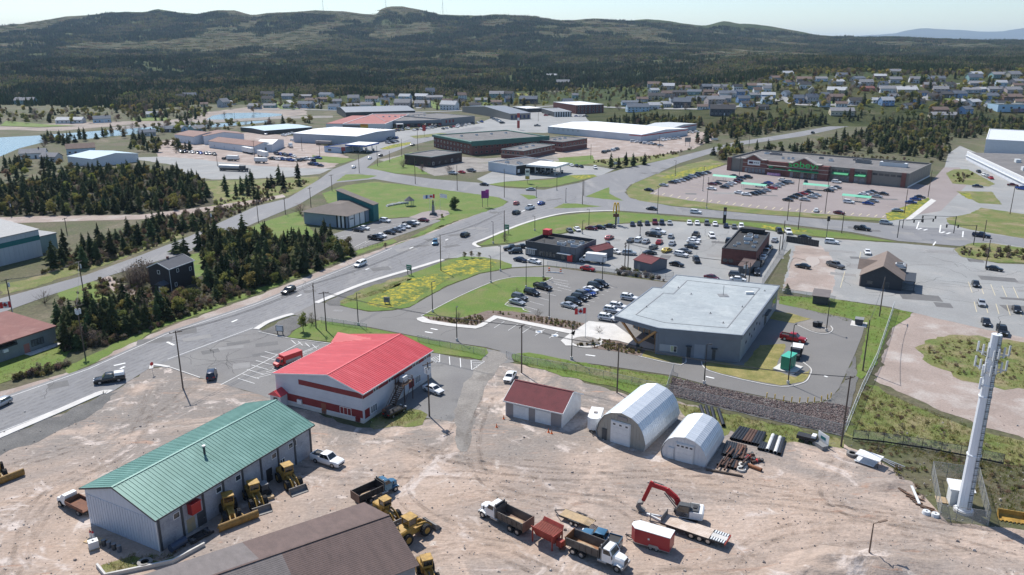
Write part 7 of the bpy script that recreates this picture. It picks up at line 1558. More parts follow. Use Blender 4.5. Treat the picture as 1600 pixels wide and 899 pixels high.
UP=[(286,607,517,1,0),(132,550,476,1,3),(20,492,436,1,1),(130,453,408,1,1),(494,513,443,2,0),(510,517,456,1,0),(671,651,566,1,3),(815,583,508,1,0),(964,614,536,0,0),(689,423,367,1,0),(1314,698,588,1,0),(1348,580,500,0,0),(1374,495,434,1,0),
      (105,366,345,1,0),(18,338,322,1,1),(788,378,329,0,0),(788,309,264,0,0),(910,320,281,0,0),(912,306,282,0,0),(714.5,298,258,0,0),(649,288,247,0,0),(561.5,271,241,1,0),(590,260,228,0,0),(609,254,236,0,0),(628,246,217,0,0),(653,235,193,0,0),(519,299,273,1,0),(486,324,293,1,0),(446,335,310,1,0),(404,349,313,1,0),(331,366,330,1,1),
      (1247,359,316,0,0),(1289,334,276,0,0),(1450,308,266,0,0),(1413,334,296,0,0),(1315,365,331,0,0),(1578,335,291,0,0),(976,421,379,2,0),(981,419,380,1,0),(1217,397,370,0,0),(1222,390,345,0,0),(1164,440,416,1,2),(1170,442,412,0,0),(1247,300,268,0,0),(340,260,246,0,0),(472,236,214,0,0),(923,249,226,0,0),(1155,275,242,0,0),(841,190,172,0,0),(1230,345,306,0,0),(367,187,175,0,0),(398,246,220,1,0),(500,247,220,0,0),(1170,232,205,0,0),(1030,232,212,0,0),(1536,377,344,0,0),(1540,418,375,0,0)]
for i,(u,v,vt,a,tr) in enumerate(UP): upole(u,v,vt,'wooden utility pole',a,tr,R(30+17*(i % 5)))
LP=[(560,508,458),(676,488,441),(714,533,481),(767,442,401),(822,450,409),(849,434,394),(858,499,457),(893,562,507),(941,441,402),(1100,600,538),(1231,600,508),(1291,518,471),(770.6,381,347),(835.6,361,338),(920,355,327),(850,400,375),(884,317,294),(838,309,291),(870,298,268),(1098,299,260),(1104,326,270),(1027,334,292),(1055,275,251),(518,388,357),(782,424,384),(1000,369,344),(910,366,345)]
for i,(u,v,vt) in enumerate(LP): lpost(u,v,vt,'slim black lamp post',None,1.0,R(40*i))
lpost(1356,877,818,'rust brown yard lamp post with a white lamp head at the bottom right',mat('brown post',(.16,.11,.08)),2.2,R(20),None,False)
# wires between poles
def wires(a,c,n,label,sag=1.0):
    (g1,h1),(g2,h2)=POLES[a],POLES[c]; mb=MB()
    for k in range(n):
        o=Vector(((k-(n-1)/2)*.7,0,0)); pts=[]
        for j in range(9):
            t=j/8; p=g1.lerp(g2,t)+o; pts.append((p.x,p.y,lerp(h1,h2,t)-.15-sag*4*t*(1-t)))
        for p,q in zip(pts,pts[1:]): mb.bar(p,q,.06,.06,m_lampk)
    o=mb.build('power_line'); return tag(o,label,'power line','power lines')
for a,c,n,lab in (((510,517),(815,583),2,'power line passing over the red roofed hall'),((815,583),(964,614),2,'power line between the two poles behind the tan garage'),((964,614),(1314,698),2,'power line crossing in front of the police station'),((494,513),(689,423),2,'power line along the near side of the highway'),((286,607),(494,513),2,'power line over the lot left of the red roofed hall'),((1374,495),(1348,580),1,'power line beside the long chain-link fence'),((132,550),(130,453),1,'power line over the bushes at the left'),((689,423),(788,378),2,'power line over the restaurant drive'),((976,421),(1164,440),2,'power line behind the dealer lot'),((130,453),(20,492),2,'power line along the side road at the left')): wires(a,c,n,lab)
# chain-link fences
m_link=bpy.data.materials.new('chain link'); m_link.use_nodes=True
N_=m_link.node_tree.nodes; L_=m_link.node_tree.links; pb_=N_['Principled BSDF']; pb_.inputs['Base Color'].default_value=(.50,.51,.52,1); pb_.inputs['Roughness'].default_value=.5; pb_.inputs['Metallic'].default_value=.1
tr_=N_.new('ShaderNodeBsdfTransparent'); mx_=N_.new('ShaderNodeMixShader'); mx_.inputs[0].default_value=.3; L_.new(tr_.outputs[0],mx_.inputs[1]); L_.new(pb_.outputs[0],mx_.inputs[2]); L_.new(mx_.outputs[0],N_['Material Output'].inputs[0])
def fence(px,h,label,step=3.0,m=None,link=None,rails=1,board=False,name='chain_link_fence',world=False):
    P_=[(Vector(p) if world else G(*p).xy) for p in px]; o=P_[0]; t=thing(name,label,'fence',(o.x,o.y,0)); m=m or m_galv; pm=MB(); pm.cyl((0,0,0),(0,0,h),.045,m,n=6); pme=pm.mesh('post')
    rm,lm=MB(),MB()
    for a,c in zip(P_,P_[1:]):
        a,c=a-o,c-o; n=max(1,round((c-a).length/step))
        for k in range(n+1):
            if k == 0 and (a.length>.01): continue
            p=a.lerp(c,k/n); put('post',pme,t,(p.x,p.y,0))
        for k in range(rails): rm.bar((*a,h-.03-k*(h-.2)),(*c,h-.03-k*(h-.2)),.05,.05,m)
        if board: rm.bar((*a,.35),(*c,.35),.06,.25,m_black)
        if link is not False:
            for k in range(n):
                p,q=a.lerp(c,k/n),a.lerp(c,(k+1)/n); q2=MB(); q2.face([(*p,.05),(*q,.05),(*q,h-.05),(*p,h-.05)],link or m_link); q2.build('mesh_panel',t)
    rm.build('top_rail',t); return t
fence([(653,533),(758,556)],1.5,'chain-link fence between the red roofed hall lot and the police road')
fence([(502,504),(573,515)],1.5,'short chain-link fence behind the two poles near the hall')
fence([(791,559),(820,568),(900,581),(1010,606),(1040,614)],1.6,'chain-link fence behind the tan garage and the larger quonset hut')
fence([(1052,581),(1041,615),(1135,637),(1235,660),(1318,680)],2.0,'chain-link fence below the stone bank')
fence([(1396,484),(1369,565),(1345,616),(1321,676)],2.2,'tall bright chain-link fence right of the police station',3.5,m_offw,None,2)
fence([(855,416),(900,421),(960,429),(1040,437),(1052,433)],1.6,'chain-link fence between the restaurant and the police lot')
fence([(1227,376),(1217,402),(1191,444)],1.8,'chain-link fence right of the brick restaurant')
fence([(1217,458),(1260,465),(1304,472)],1.6,'chain-link fence behind the police station roof')
fence([(1332,688),(1380,693),(1440,702),(1500,713),(1567,727)],2.0,'old dark chain-link fence with a low board in the scrub at the right',3.0,m_black,None,1,True)
fence([(1455,742),(1468,811),(1544,822),(1527,752),(1455,742)],2.4,'chain-link compound fence around the cell tower',2.5,m_mgrey)
fence([(562,391),(575,388),(590,384),(598,381)],1.0,'low dark wooden rail fence at the highway edge of the hall lot',2.2,m_pole,False,2,False,'rail_fence')
t=Bd('board_fence','dark solid board fence at the corner of the gravel lot','fence',(1228,378),(1279,386),(1280,380))
for k in range(40): mb=MB(); x=t.L*k/40; mb.box(x+.01,x+t.L/40-.01,0,.05,0,2.2,m_dgrey if k % 2 else m_black); t.P('board',mb)
mb=MB(); mb.box(0,t.L,.055,.12,1.7,1.8,m_black); mb.box(0,t.L,.055,.12,.4,.5,m_black); t.P('rail',mb)
# yellow bollards
for k,(x,y) in enumerate([(950,570),(1000,580),(1055,592),(1105,597),(1155,600),(1205,600),(1247,598),(1290,592),(1328,580),(1350,572)]):
    g=G(x/3.995+960,y/3.995+480); t=thing('bollard',f'yellow bollard along the drive above the stone bank, {ORD[k]} from the left','bollard',(g.x,g.y,0),0,'yellow bollards above the stone bank'); mb=MB(); mb.cyl((0,0,0),(0,0,1.15),.1,m_yel,n=10); mb.cyl((0,0,1.15),(0,0,1.22),.08,m_yel,n=10); mb.build('post',t)
    mb=MB(); mb.cyl((0,0,-.02),(0,0,.12),.2,m_conc,n=10); mb.build('footing',t)
# cell tower
g=G(1505,799); t=thing('cell_tower','tall white monopole cell tower with antenna frames and a ladder','tower',(g.x,g.y,0)); hT=27.6
m_tw=mat('white tower steel',(.74,.77,.80),(.66,.69,.73),scale=.3,rough=.45)
mb=MB(); r0,r1=.98,.66; rr=lambda z: r0+(r1-r0)*z/hT
mb.cyl((0,0,0),(0,0,hT),r0,m_tw,r1,n=12); mast=mb.build('mast',t)
mb=MB(); mb.cyl((0,0,-.02),(0,0,.4),1.35,m_conc,n=16); mb.build('footing',t); mb=MB(); mb.cyl((0,0,.4),(0,0,.55),1.2,m_tw,n=16); mb.build('base_flange',t)
for z in (9.2,18.3,20.0): mb=MB(); mb.cyl((0,0,z),(0,0,z+.18),rr(z)+.1,m_tw,n=12); mb.build('flange',mast)
mb=MB()
for x in (-.22,.22): mb.bar((x+.12,-rr(0)-.06,.8),(x+.12,-rr(hT)-.06,hT),.05,.05,m_mgrey)
for k in range(90): z=.9+k*.297; mb.bar((-.1,-rr(z)-.06,z),(.34,-rr(z)-.06,z),.035,.035,m_mgrey)
for k in range(24): z=1+k*1.1; mb.bar((-.16,-rr(z)-.05,z),(.42,-rr(z)-.05,z),.09,.06,m_dgrey)
mb.build('ladder',mast)
mb=MB(); mb.cyl((.1,0,hT),(.1,0,hT+1.9),.06,m_dgrey,n=6); mb.build('lightning_rod',mast)
for z in (22.3,24.5):
    fr=put('antenna_frame',None,t); mb=MB(); cr=[]
    for k in range(3):
        a=R(90+120*k+30); cr.append(Vector((2.1*math.cos(a),2.1*math.sin(a),z)))
        mb.bar((rr(z)*math.cos(a)*.8,rr(z)*math.sin(a)*.8,z),cr[-1],.1,.1,m_galv)
    for k in range(3): mb.bar(cr[k],cr[(k+1) % 3],.09,.09,m_galv)
    mb.build('truss',fr)
    for k in range(3):
        for q in (.0,.33,.66): p=cr[k].lerp(cr[(k+1) % 3],q); p=p*1.03; mb=MB(); mb.cyl((p.x,p.y,z-.3),(p.x,p.y,z+1.5),.035,m_galv,n=6); mb.hexa([(p.x+a,p.y+b_,z-.1) for a,b_ in ((-.11,-.08),(.11,-.08),(.11,.08),(-.11,.08))],[(p.x+a,p.y+b_,z+1.4) for a,b_ in ((-.11,-.08),(.11,-.08),(.11,.08),(-.11,.08))],m_offw); mb.build('panel_antenna',fr)
for z in (19.5,21.4): mb=MB(); mb.cyl((-rr(z)-.25,0,z),(-rr(z)-.25,0,z+1.7),.16,m_tw,n=10); mb.bar((-rr(z)-.2,0,z+.8),(-rr(z)*.8,0,z+.8),.08,.08,m_galv); mb.build('side_antenna',t)
t=at('equipment_shelter','white equipment shelter inside the cell tower compound','shelter',1497,786,20,3); mb=MB(); mb.box(-1.4,1.4,-1.1,1.1,0,2.7,m_offw); mb.build('cabinet',t); mb=MB(); mb.hexa([(-1.7,-1.4,2.7),(1.7,-1.4,2.7),(1.7,1.4,2.7),(-1.7,1.4,2.7)],[(-1.7,-1.4,2.8),(1.7,-1.4,2.8),(1.7,1.4,3.1),(-1.7,1.4,3.1)],m_white); mb.build('roof',t); mb=MB(); mb.box(-3.0,-1.5,-.9,.9,0,.12,m_plank); mb.build('step',t)
# flags
def flag(u,v,vt,label,kindf,w_=1.8,rz=0.0):
    g=G(u,v); h=hgt(u,v,vt); t=thing('flag_pole',label,'flag',(g.x,g.y,0),rz); mb=MB(); mb.cyl((0,0,0),(0,0,h),.06,m_offw,.04,n=8); mb.build('pole',t)
    red,wh=paint('flag red',(.6,.03,.03),.7),paint('flag white',(.75,.75,.75),.7); hf=w_*.55; n=8
    z=lambda x: h-.15-.12*x; yy=lambda x: .12*math.sin(x*3.2)
    def cloth(x0,x1,m,nm):
        mb=MB(); k0=6
        for k in range(k0): a,c=lerp(x0,x1,k/k0),lerp(x0,x1,(k+1)/k0); mb.face([(-a,yy(a),z(a)-hf),(-c,yy(c),z(c)-hf),(-c,yy(c),z(c)),(-a,yy(a),z(a))],m)
        return mb.build(nm,t)
    if kindf == 'ca':
        cloth(.05,w_*.27,red,'red_band'); cloth(w_*.27,w_*.73,wh,'white_band'); cloth(w_*.73,w_,red,'red_band'); x=w_*.5; mb=MB()
        lf=[(0,-.42),(.04,-.2),(.3,-.22),(.24,-.08),(.42,.08),(.3,.1),(.28,.2),(.14,.1),(.18,.36),(.08,.3),(0,.46)]; lf=lf + [(-a,c) for a,c in lf[-2:0:-1]]
        for s_ in (-1,1): mb.poly([(a*hf,c*hf) for a,c in lf],0,red)
        me=mb.mesh('maple_leaf')
        for s_ in (-1,1): o=put('maple_leaf',me,t,(-x,yy(x)+s_*.03,z(x)-hf/2)); o.rotation_euler=(R(90),0,0)
    else: cloth(.05,w_,wh,'cloth'); cloth(w_*.3,w_*.6,paint('flag blue',(.05,.1,.3),.7),'blue_patch').location.y=-.02
    return t
flag(914.5,529,480,'red and white maple leaf flag on the pole by the police station plaza','ca',2.6); flag(21,494,470,'red and white maple leaf flag at the left edge','ca',3.0)
flag(680,333,303,'middle flag at the war memorial, red and white maple leaf','ca',3.0); flag(688,331,302,'right flag pole at the war memorial','x',3.0,R(170)); flag(672,336,304,'left flag pole at the war memorial','x',2.6)
t=at('war_memorial','dark stone war memorial with a statue on the round paving','monument',677,336,1,0); mb=MB(); mb.hexa([(-1.6,-1.6,0),(1.6,-1.6,0),(1.6,1.6,0),(-1.6,1.6,0)],[(-1,-1,.9),(1,-1,.9),(1,1,.9),(-1,1,.9)],m_dgrey); mb.build('base',t); mb=MB(); mb.hexa([(-.6,-.6,.9),(.6,-.6,.9),(.6,.6,.9),(-.6,.6,.9)],[(-.45,-.45,4),(.45,-.45,4),(.45,.45,4),(-.45,.45,4)],m_mgrey); mb.build('column',t); mb=MB(); mb.loft([[(r_*math.cos(a*.785),r_*math.sin(a*.785),z) for a in range(8)] for z,r_ in ((4,.35),(4.8,.3),(5.4,.42),(5.7,.18),(5.85,.2),(6.1,.16),(6.2,.05))],m_dgrey); mb.build('statue',t)
# signs
def sign(name,label,u,v,vt,wpx,m,posts=2,rz=0.0,thick=.15,low=.5,cat='sign',marks=()):
    g=G(u,v); h=hgt(u,v,vt); wd=wpx/F*g.length; t=thing(name,label,cat,(g.x,g.y,0),rz)
    for k in range(posts): x=0 if posts == 1 else -wd*.35+wd*.7*k; mb=MB(); mb.box(x-.08,x+.08,-.08,.08,0,h-.1,m_dgrey); mb.build('post',t)
    mb=MB(); mb.box(-wd/2,wd/2,-thick-.09,-.085,h*low,h,m); b_=mb.build('sign_panel',t)
    for (x0,x1,z0,z1,mm) in marks: mb=MB(); mb.box(lerp(-wd/2,wd/2,x0),lerp(-wd/2,wd/2,x1),-thick-.12,-thick-.092,lerp(h*low,h,z0),lerp(h*low,h,z1),mm); mb.build('sign_mark',b_)
    return t
m_gs=paint('road sign green',(.015,.16,.09),.4); wl2=[(.1,.9,.6,.72,m_white),(.1,.7,.25,.37,m_white)]
sign('road_sign','green road sign on two posts beside the highway sidewalk',640,430,414,10,m_gs,2,R(-30),marks=wl2); sign('road_sign','green road sign near the dark grey restaurant corner',792,366,351,8,m_gs,2,R(-20),marks=wl2)
sign('purple_sign','purple and pink sign board on two posts at the memorial lawn',758,324,298,12,paint('sign purple',(.22,.02,.20),.5),2,R(10),.3,.55,marks=[(.55,1.0,.7,1.15,paint('sign magenta',(.4,.03,.25),.5))])
sign('info_board','white framed notice board on the lawn left of the red roofed hall',438,523,508,13,m_dgrey,2,R(-12),.12,.35,marks=[(.08,.92,.1,.82,m_offw),(0,1,.88,1,m_white)])
sign('monument_sign','grey monument sign on a stone bed by the police access road',605,475,464,10,m_mgrey,2,R(-10),.25,.25,marks=[(.2,.8,.4,.75,m_slate)])
sign('price_sign','white and yellow price sign at the gas station lawn',824,287,264,7,m_white,1,0,.4,.3,marks=[(.05,.95,.02,.3,paint('sign ochre',(.5,.33,.08),.5)),(.15,.85,.65,.85,m_slate)])
sign('pylon_sign','tall red pylon sign beyond the motel',810,203,177,4,paint('pylon red',(.35,.05,.04),.5),1,0,.4,.1,marks=[(.1,.9,.5,.7,m_white)])
sign('pylon_sign','slim dark pylon sign of the brick restaurant by the cross road',1131,352,324,4.5,m_black,1,0,.4,.1,marks=[(.1,.9,.55,.75,m_offw),(.1,.9,.8,.92,m_rust)])
sign('pylon_sign','dark square post sign at the cross road verge',1291,372,338,4,m_black,1,0,.3,.78); sign('billboard','small white billboard beside the road at the conifers',963,262,253,9,m_offw,2,R(10)); sign('billboard','white two panel billboard beside the warehouse yard',1116,221,216,11,m_white,2,R(5)); sign('billboard','tall grey billboard frame above the warehouse yard',1074,229,215,9,m_mgrey,2,R(5)); sign('red_mall_sign','red and white pylon sign in the mall lot',663,214,196,5,m_red,1); sign('fuel_sign','dark red fuel sign before the blue canopy',537,242,230,6,mat('dull red sign',(.25,.06,.06)),1)
# tall arches sign by the restaurants
g=G(962,352); t=thing('arches_sign','tall sign with yellow double arches on a post in the verge','sign',(g.x,g.y,0)); ya=paint('arch yellow',(.75,.45,.01),.4); mb=MB(); mb.box(-.3,.3,-.2,.2,0,5,m_dgrey); mb.build('post',t)
for s_ in (-1,1):
    mb=MB(); pts=[(s_*.55+.5*math.cos(a),4.8+3.9*math.sin(a)) for a in [math.pi*k/10 for k in range(11)]]
    for p,q in zip(pts,pts[1:]): mb.bar((p[0],0,p[1]),(q[0],0,q[1]),.4,.35,ya)
    mb.build('arch',t)
mb=MB(); mb.box(-1.1,1.1,-.25,.25,3.2,4.4,m_rust); mb.build('name_board',t); mb=MB(); mb.box(.5,1.3,-.3,.3,.6,3.2,m_white); mb.build('menu_board',t)
t=at('stop_sign','small red stop sign at the yard entrance','sign',239,585,10,-4); mb=MB(); mb.cyl((0,0,0),(0,0,2.4),.04,m_galv,n=6); mb.build('post',t); mb=MB(); mb.cyl((0,-.03,2.3),(0,-.07,2.3),.42,m_kred,n=8); mb.build('plate',t)
# traffic lights over the cross road
for k,(u,v,vt,ax,lab) in enumerate(((1402,372,344,9,'near left'),(1410,357,343,12,'far left'),(1490,365,338,-12,'far right'),(1521,383,352,-10,'near right'))):
    g=G(u,v); h=hgt(u,v,vt); t=thing('traffic_light',f'dark traffic light mast at the junction, {lab} one','traffic light',(g.x,g.y,0),0,'traffic lights at the cross road'); mb=MB(); mb.cyl((0,0,0),(0,0,h),.14,m_lampk,n=8); mb.build('pole',t); mb=MB(); mb.bar((0,0,h-.2),(ax,1,h),.12,.12,m_lampk); mb.build('arm',t)
    for q in (.6,.97): mb=MB(); mb.box(ax*q-.18,ax*q+.18,q-.18,q+.18,h-1.1,h-.1,m_black); mb.build('signal_head',t)
# barricades, bins, small things near the police lot
for u,v,lab in ((858,424,'left'),(876,426,'right')): t=at('traffic_barrel',f'red and white barrel, {lab} of two at the closed police drive','barrel',u,v,1,0); mb=MB(); mb.cyl((0,0,0),(0,0,1.1),.32,m_orange,.25,n=12); mb.build('body',t); mb=MB(); mb.cyl((0,0,.5),(0,0,.75),.305,m_white,.285,n=12); mb.build('white_band',t)
t=at('barrier','low white barrier between the two barrels at the closed drive','barrier',867,427,20,1.5); mb=MB(); mb.box(-2.6,2.6,-.25,.25,0,.18,m_conc); mb.build('base',t); mb=MB(); mb.box(-2.4,2.4,-.06,.06,.18,.4,m_white); mb.build('rail',t)
t=at('dumpster','dark grey dumpster on a concrete pad by the green strip','dumpster',1342,507,3,-10); mb=MB(); mb.hexa([(-1,-.8,.1),(1,-.8,.1),(1,.8,.1),(-1,.8,.1)],[(-1.1,-1,1.5),(1.1,-1,1.5),(1.1,1,1.5),(-1.1,1,1.5)],m_dgrey); mb.build('bin',t); mb=MB(); mb.box(-1.12,1.12,-1.02,1.02,1.5,1.58,m_mgrey); mb.build('lid',t); mb=MB(); mb.box(-2,2,-1.8,1.8,0,.09,m_conc); mb.build('pad',t)
for k,(u,lab) in enumerate(((1274,'left'),(1280,'right'))): t=at('waste_bin',f'black waste bin on the gravel island, {lab} of two','bin',u,511,10,2); mb=MB(); mb.hexa([(-.5,-.45,0),(.5,-.45,0),(.5,.45,0),(-.5,.45,0)],[(-.6,-.55,1.2),(.6,-.55,1.2),(.6,.55,1.2),(-.6,.55,1.2)],m_black); mb.build('bin',t); mb=MB(); mb.box(-.62,.62,-.57,.57,1.2,1.28,m_dgrey); mb.build('lid',t)
B=Bd('bus_shelter','small grey roofed shelter hut behind the police station fence','shelter',(1269,475),(1293,478),(1295,470)); mb=MB(); mb.box(0,B.L,0,B.W,0,2.2,m_dgrey); B.P('wall',mb); mb=MB(); mb.hexa([(-.3,-.4,2.3),(B.L+.3,-.4,2.3),(B.L+.3,B.W+.3,2.8),(-.3,B.W+.3,2.8)],[(-.3,-.4,2.42),(B.L+.3,-.4,2.42),(B.L+.3,B.W+.3,2.92),(-.3,B.W+.3,2.92)],m_greyroof); B.P('roof',mb)
# gazebo and stacked boats on the memorial lawn
t=at('gazebo','small dark roofed gazebo on the memorial lawn','gazebo',640,322,1,0); 
for k in range(6): a=k*math.pi/3; mb=MB(); mb.cyl((1.8*math.cos(a),1.8*math.sin(a),0),(1.8*math.cos(a),1.8*math.sin(a),2.4),.09,m_teal,n=6); mb.build('post',t)
mb=MB(); mb.cyl((0,0,2.4),(0,0,4.2),2.5,m_bkroof,.1,n=6); mb.build('roof',t)
for k in range(4):
    t=at('rowing_boat',f'white wooden boat laid on the memorial lawn, {ORD[k]} from the left','boat',609+k*7,322-k*1.2,10,-3+k,'boats on the memorial lawn'); mb=MB(); mb.loft([[(x,-hw,z),(x,-hw*.6,0),(x,hw*.6,0),(x,hw,z),(x,hw*.85,z),(x,hw*.5,.12),(x,-hw*.5,.12),(x,-hw*.85,z)] for x,hw,z in ((-2.2,.55,.65),(-.5,.8,.6),(1,.7,.65),(2.4,.08,.9))],m_white); mb.build('hull',t)
    for x in (-1.2,.2): mb=MB(); mb.box(x-.12,x+.12,-.65,.65,.42,.48,m_plank); mb.build('thwart',t)
# traffic cones beside the garage
for k,(u,v) in enumerate(((787,655),(857,676),(862,678),(776,668))): t=at('traffic_cone',f'orange traffic cone in front of the tan garage, {ORD[[1, 2, 3, 0][k]]} from the left','cone',u,v,1,0,'traffic cones before the garage'); mb=MB(); mb.box(-.2,.2,-.2,.2,0,.05,m_orange); mb.build('base',t); mb=MB(); mb.cyl((0,0,.05),(0,0,.75),.15,m_orange,.03,n=10); mb.build('cone',t)
# ---- pipes stacked beside the small quonset hut
m_pblack=mat('black plastic pipe',(.018,.018,.02),rough=.4); m_pbrown=mat('rusty brown pipe',(.10,.05,.035),(.07,.04,.03),scale=2,rough=.8); m_pwhite=worn('white pipe',(.60,.60,.58),.1)
def pipe(p,q,r,m,label,group,z=0.0):
    a,c=G(*p),G(*q); a.z=c.z=r+z; o=(a+c)/2; mb=MB(); mb.tube(a-o,c-o,r,r*.86,m,n=12,inner=m_black); x=mb.build('pipe',loc=o); return tag(x,label,'pipe',group)
Zp=lambda x,y: (x/3.995+900,y/3.995+600)
for k in range(3): pipe(Zp(775+k*35,147+k*6),Zp(800+k*35,215+k*20),.34,m_pblack,f'thick black pipe lying behind the small quonset hut, {ORD[k]} from the left','pipes in the yard')
pipe(Zp(887,172),Zp(920,272),.36,m_pblack,'thick black pipe lying alone behind the small quonset hut','pipes in the yard')
for k in range(10): pipe(Zp(1028+k*16.5,280+k*4),Zp(968+k*19,352+k*4.5),.30,m_pbrown if k in (4,5,6) else m_pblack,('rusty' if k in (4,5,6) else 'black')+f' pipe in the upper row of the pipe store, {ORD[k]} from the left','pipes in the yard')
for k in range(9): pipe(Zp(945+k*14,368+k*3.5),Zp(915+k*15,448+k*4),.25,m_pbrown if k>4 else m_pblack,('rusty' if k>4 else 'black')+f' pipe in the lower row of the pipe store, {ORD[k]} from the left','pipes in the yard')
for k in range(4): pipe(Zp(1230+k*22,330+k*7),Zp(1192+k*25,425+k*8),.33,m_pwhite if k in (0,2) else m_pblack,('white' if k in (0,2) else 'black')+f' pipe beside the two white ones, {ORD[k]} from the left','pipes in the yard')
for k in range(4): pipe(Zp(1160+k*12,372+k*4),Zp(1140+k*14,415+k*3),.26,m_pblack,f'short black pipe between the brown and the white pipes, {ORD[k]} from the left','pipes in the yard')
for k in range(6): pipe(Zp(935+k*14,470+k*5),Zp(885+k*22,515+k*5),.26,m_pbrown if k % 2 else m_pblack,f'loose pipe end at the near edge of the pipe store, {ORD[k]} from the left','pipes in the yard')
for k in range(14): x_,y_=905+rnd.uniform(0,190),395+rnd.uniform(0,110); pipe(Zp(x_,y_),Zp(x_-rnd.uniform(25,45),y_+rnd.uniform(35,60)),rnd.uniform(.1,.2),rnd.choice([m_pbrown,m_pbrown,m_pblack,m_rust]),'thin old pipe lying across the lower pipe rows','thin pipes across the pipe store',rnd.uniform(.3,.5))
pipe(Zp(1070,515),Zp(1158,548),.3,mat('orange rust',(.28,.12,.05),(.2,.08,.04),scale=2,rough=.8),'orange rusty pipe beside the concrete rings','pipes in the yard'); pipe(Zp(1095,500),Zp(1165,480),.25,m_pbrown,'brown pipe crossing behind the concrete rings','pipes in the yard')
for k,(x,y) in enumerate(((1030,540),(1043,515))): g=G(*Zp(x,y)); mb=MB(); mb.tube((0,0,0),(0,0,.35),.75,.5,m_conc,n=18); tag(mb.build('concrete_ring',loc=(g.x,g.y,.02)),f"white concrete ring among the pipes, {'nearer' if k == 0 else 'farther'} one",'concrete ring','concrete rings')
a,c=G(*Zp(810,540)),G(*Zp(1040,582)); mb=MB(); o=(a+c)/2; mb.cyl(a-o+Vector((0,0,.2)),c-o+Vector((0,0,.2)),.2,m_pole,.16,n=10); tag(mb.build('log',loc=o),'long grey log lying before the small quonset hut','log')
t=at('valve_pile','heap of red and dark valves among the pipes','valves',*Zp(1090,465),1,0)
for k in range(9): a=rnd.uniform(0,6.28); x,y=rnd.uniform(-1.4,1.4),rnd.uniform(-.9,.9); mb=MB(); mb.cyl((x,y,.25),(x+.8*math.cos(a),y+.8*math.sin(a),.35),.22,m_kred if k % 3 == 0 else m_dgrey,n=10); mb.cyl((x,y,.2),(x+.1*math.cos(a),y+.1*math.sin(a),.2),.33,m_rust,n=10); mb.build('valve',t)
# ---- other yard clutter
def boxy(name,label,cat,u,v,du,dv,parts):
    t=at(name,label,cat,u,v,du,dv)
    for nm,b_,m in parts: mb=MB(); mb.box(*b_,m); mb.build(nm,t)
    return t
boxy('utility_trailer','small black utility trailer by the stone bank fence','trailer',1262,690,20,5,[('tub',(-1.8,1.4,-.8,.8,.5,1.1,m_black),m_black)][:0] + [('tub',(-1.8,1.4,-.8,.8,.5,1.1),m_black),('load',(.6,1.3,-.6,.6,1.1,1.5),m_white),('wheel',(-.4,.3,-1.0,-.82,0,.65),m_tyre),('wheel',(-.4,.3,.82,1.0,0,.65),m_tyre),('drawbar',(1.4,2.8,-.06,.06,.5,.62),m_dgrey)])
boxy('sign_board','white sign board leaning on a grey crate by the fence corner','sign',1285,696,12,8,[('panel',(-1.3,1.3,0,.08,.5,2.2),m_white),('mark',(-.6,.6,-.03,-.002,1.1,1.6),m_teal),('crate',(-.9,1.6,-1.4,-.2,0,.7),m_mgrey),('brace',(-.05,.05,.08,.9,0,1.6),m_galv)])
t=at('white_table','white two level metal bench frame beside the old fence','bench',1357,724,18,6)
mb=MB(); mb.box(-1.9,1.9,-1.1,1.1,1.35,1.45,m_white); mb.build('top',t); mb=MB(); mb.box(-1.9,1.2,-1.3,.9,.25,.32,m_offw); mb.build('shelf',t)
for x in (-1.7,1.7):
    for y in (-.95,.95): mb=MB(); mb.box(x-.05,x+.05,y-.05,y+.05,0,1.35,m_dgrey); mb.build('leg',t)
def tyre(u,v,label,r=.95): g=G(u,v); mb=MB(); mb.tube((0,0,0),(0,0,.5),r,r*.55,m_steelg,n=18,inner=m_tyre); tag(mb.build('tyre',loc=(g.x,g.y,.05)),label,'tyre')
tyre(1331,712,'large tyre lying by the old fence corner',.9); tyre(227,883,'pale rimmed tyre inside the low wall by the workshop',.95)
for k in range(3): a,c=G(1375+k*3,718+k),G(1405+k*4,735-k); mb=MB(); o=(a+c)/2; mb.bar(a-o+Vector((0,0,.15+k*.12)),c-o+Vector((0,0,.15+k*.12)),.2,.1,m_galv); tag(mb.build('steel_rail',loc=o),f"steel rail leaning beside the white bench frame, {['lowest', 'middle', 'top'][k]} one",'rail','steel rails')
for k in range(9): u,v=1398+k*5.2,762+k*4.2; a,c=G(u+rnd.uniform(-5,0),v-3),G(u+16+rnd.uniform(0,10),v+rnd.uniform(5,11)); mb=MB(); o=(a+c)/2; mb.bar(a-o+Vector((0,0,.15)),c-o+Vector((0,0,.2)),.2,.16,m_wood if k % 3 else m_pole); tag(mb.build('timber',loc=o),f'old timber scattered left of the tower compound, {ORD[k]} from the left','timber','scattered timbers')
a,c=G(1424,762),G(1436,790); mb=MB(); o=(a+c)/2; mb.bar(a-o+Vector((0,0,.3)),c-o+Vector((0,0,.3)),.35,.1,m_offw); tag(mb.build('plank',loc=o),'long pale plank lying beside the tower compound','plank')
for k,(u,v) in enumerate(((1447,803),(1461,807))): g=G(u,v); t=thing('concrete_block',f"white round concrete block at the compound gate, {['left', 'right'][k]} one",'block',(g.x,g.y,0)); mb=MB(); mb.cyl((0,0,0),(0,0,.5),.6,m_offw,.5,n=14); mb.build('block',t); mb=MB(); mb.cyl((0,0,.5),(0,0,.6),.12,m_mgrey,n=8); mb.build('lifting_eye',t)
t=at('excavator_bucket','yellow loader bucket attachment lying at the right edge','bucket',1580,812,24,4); pr=[(-.7,1.1),(-.75,.3),(-.4,.05),(.8,.05),(.8,.14),(-.3,.18),(-.6,.4),(-.58,1.1)]
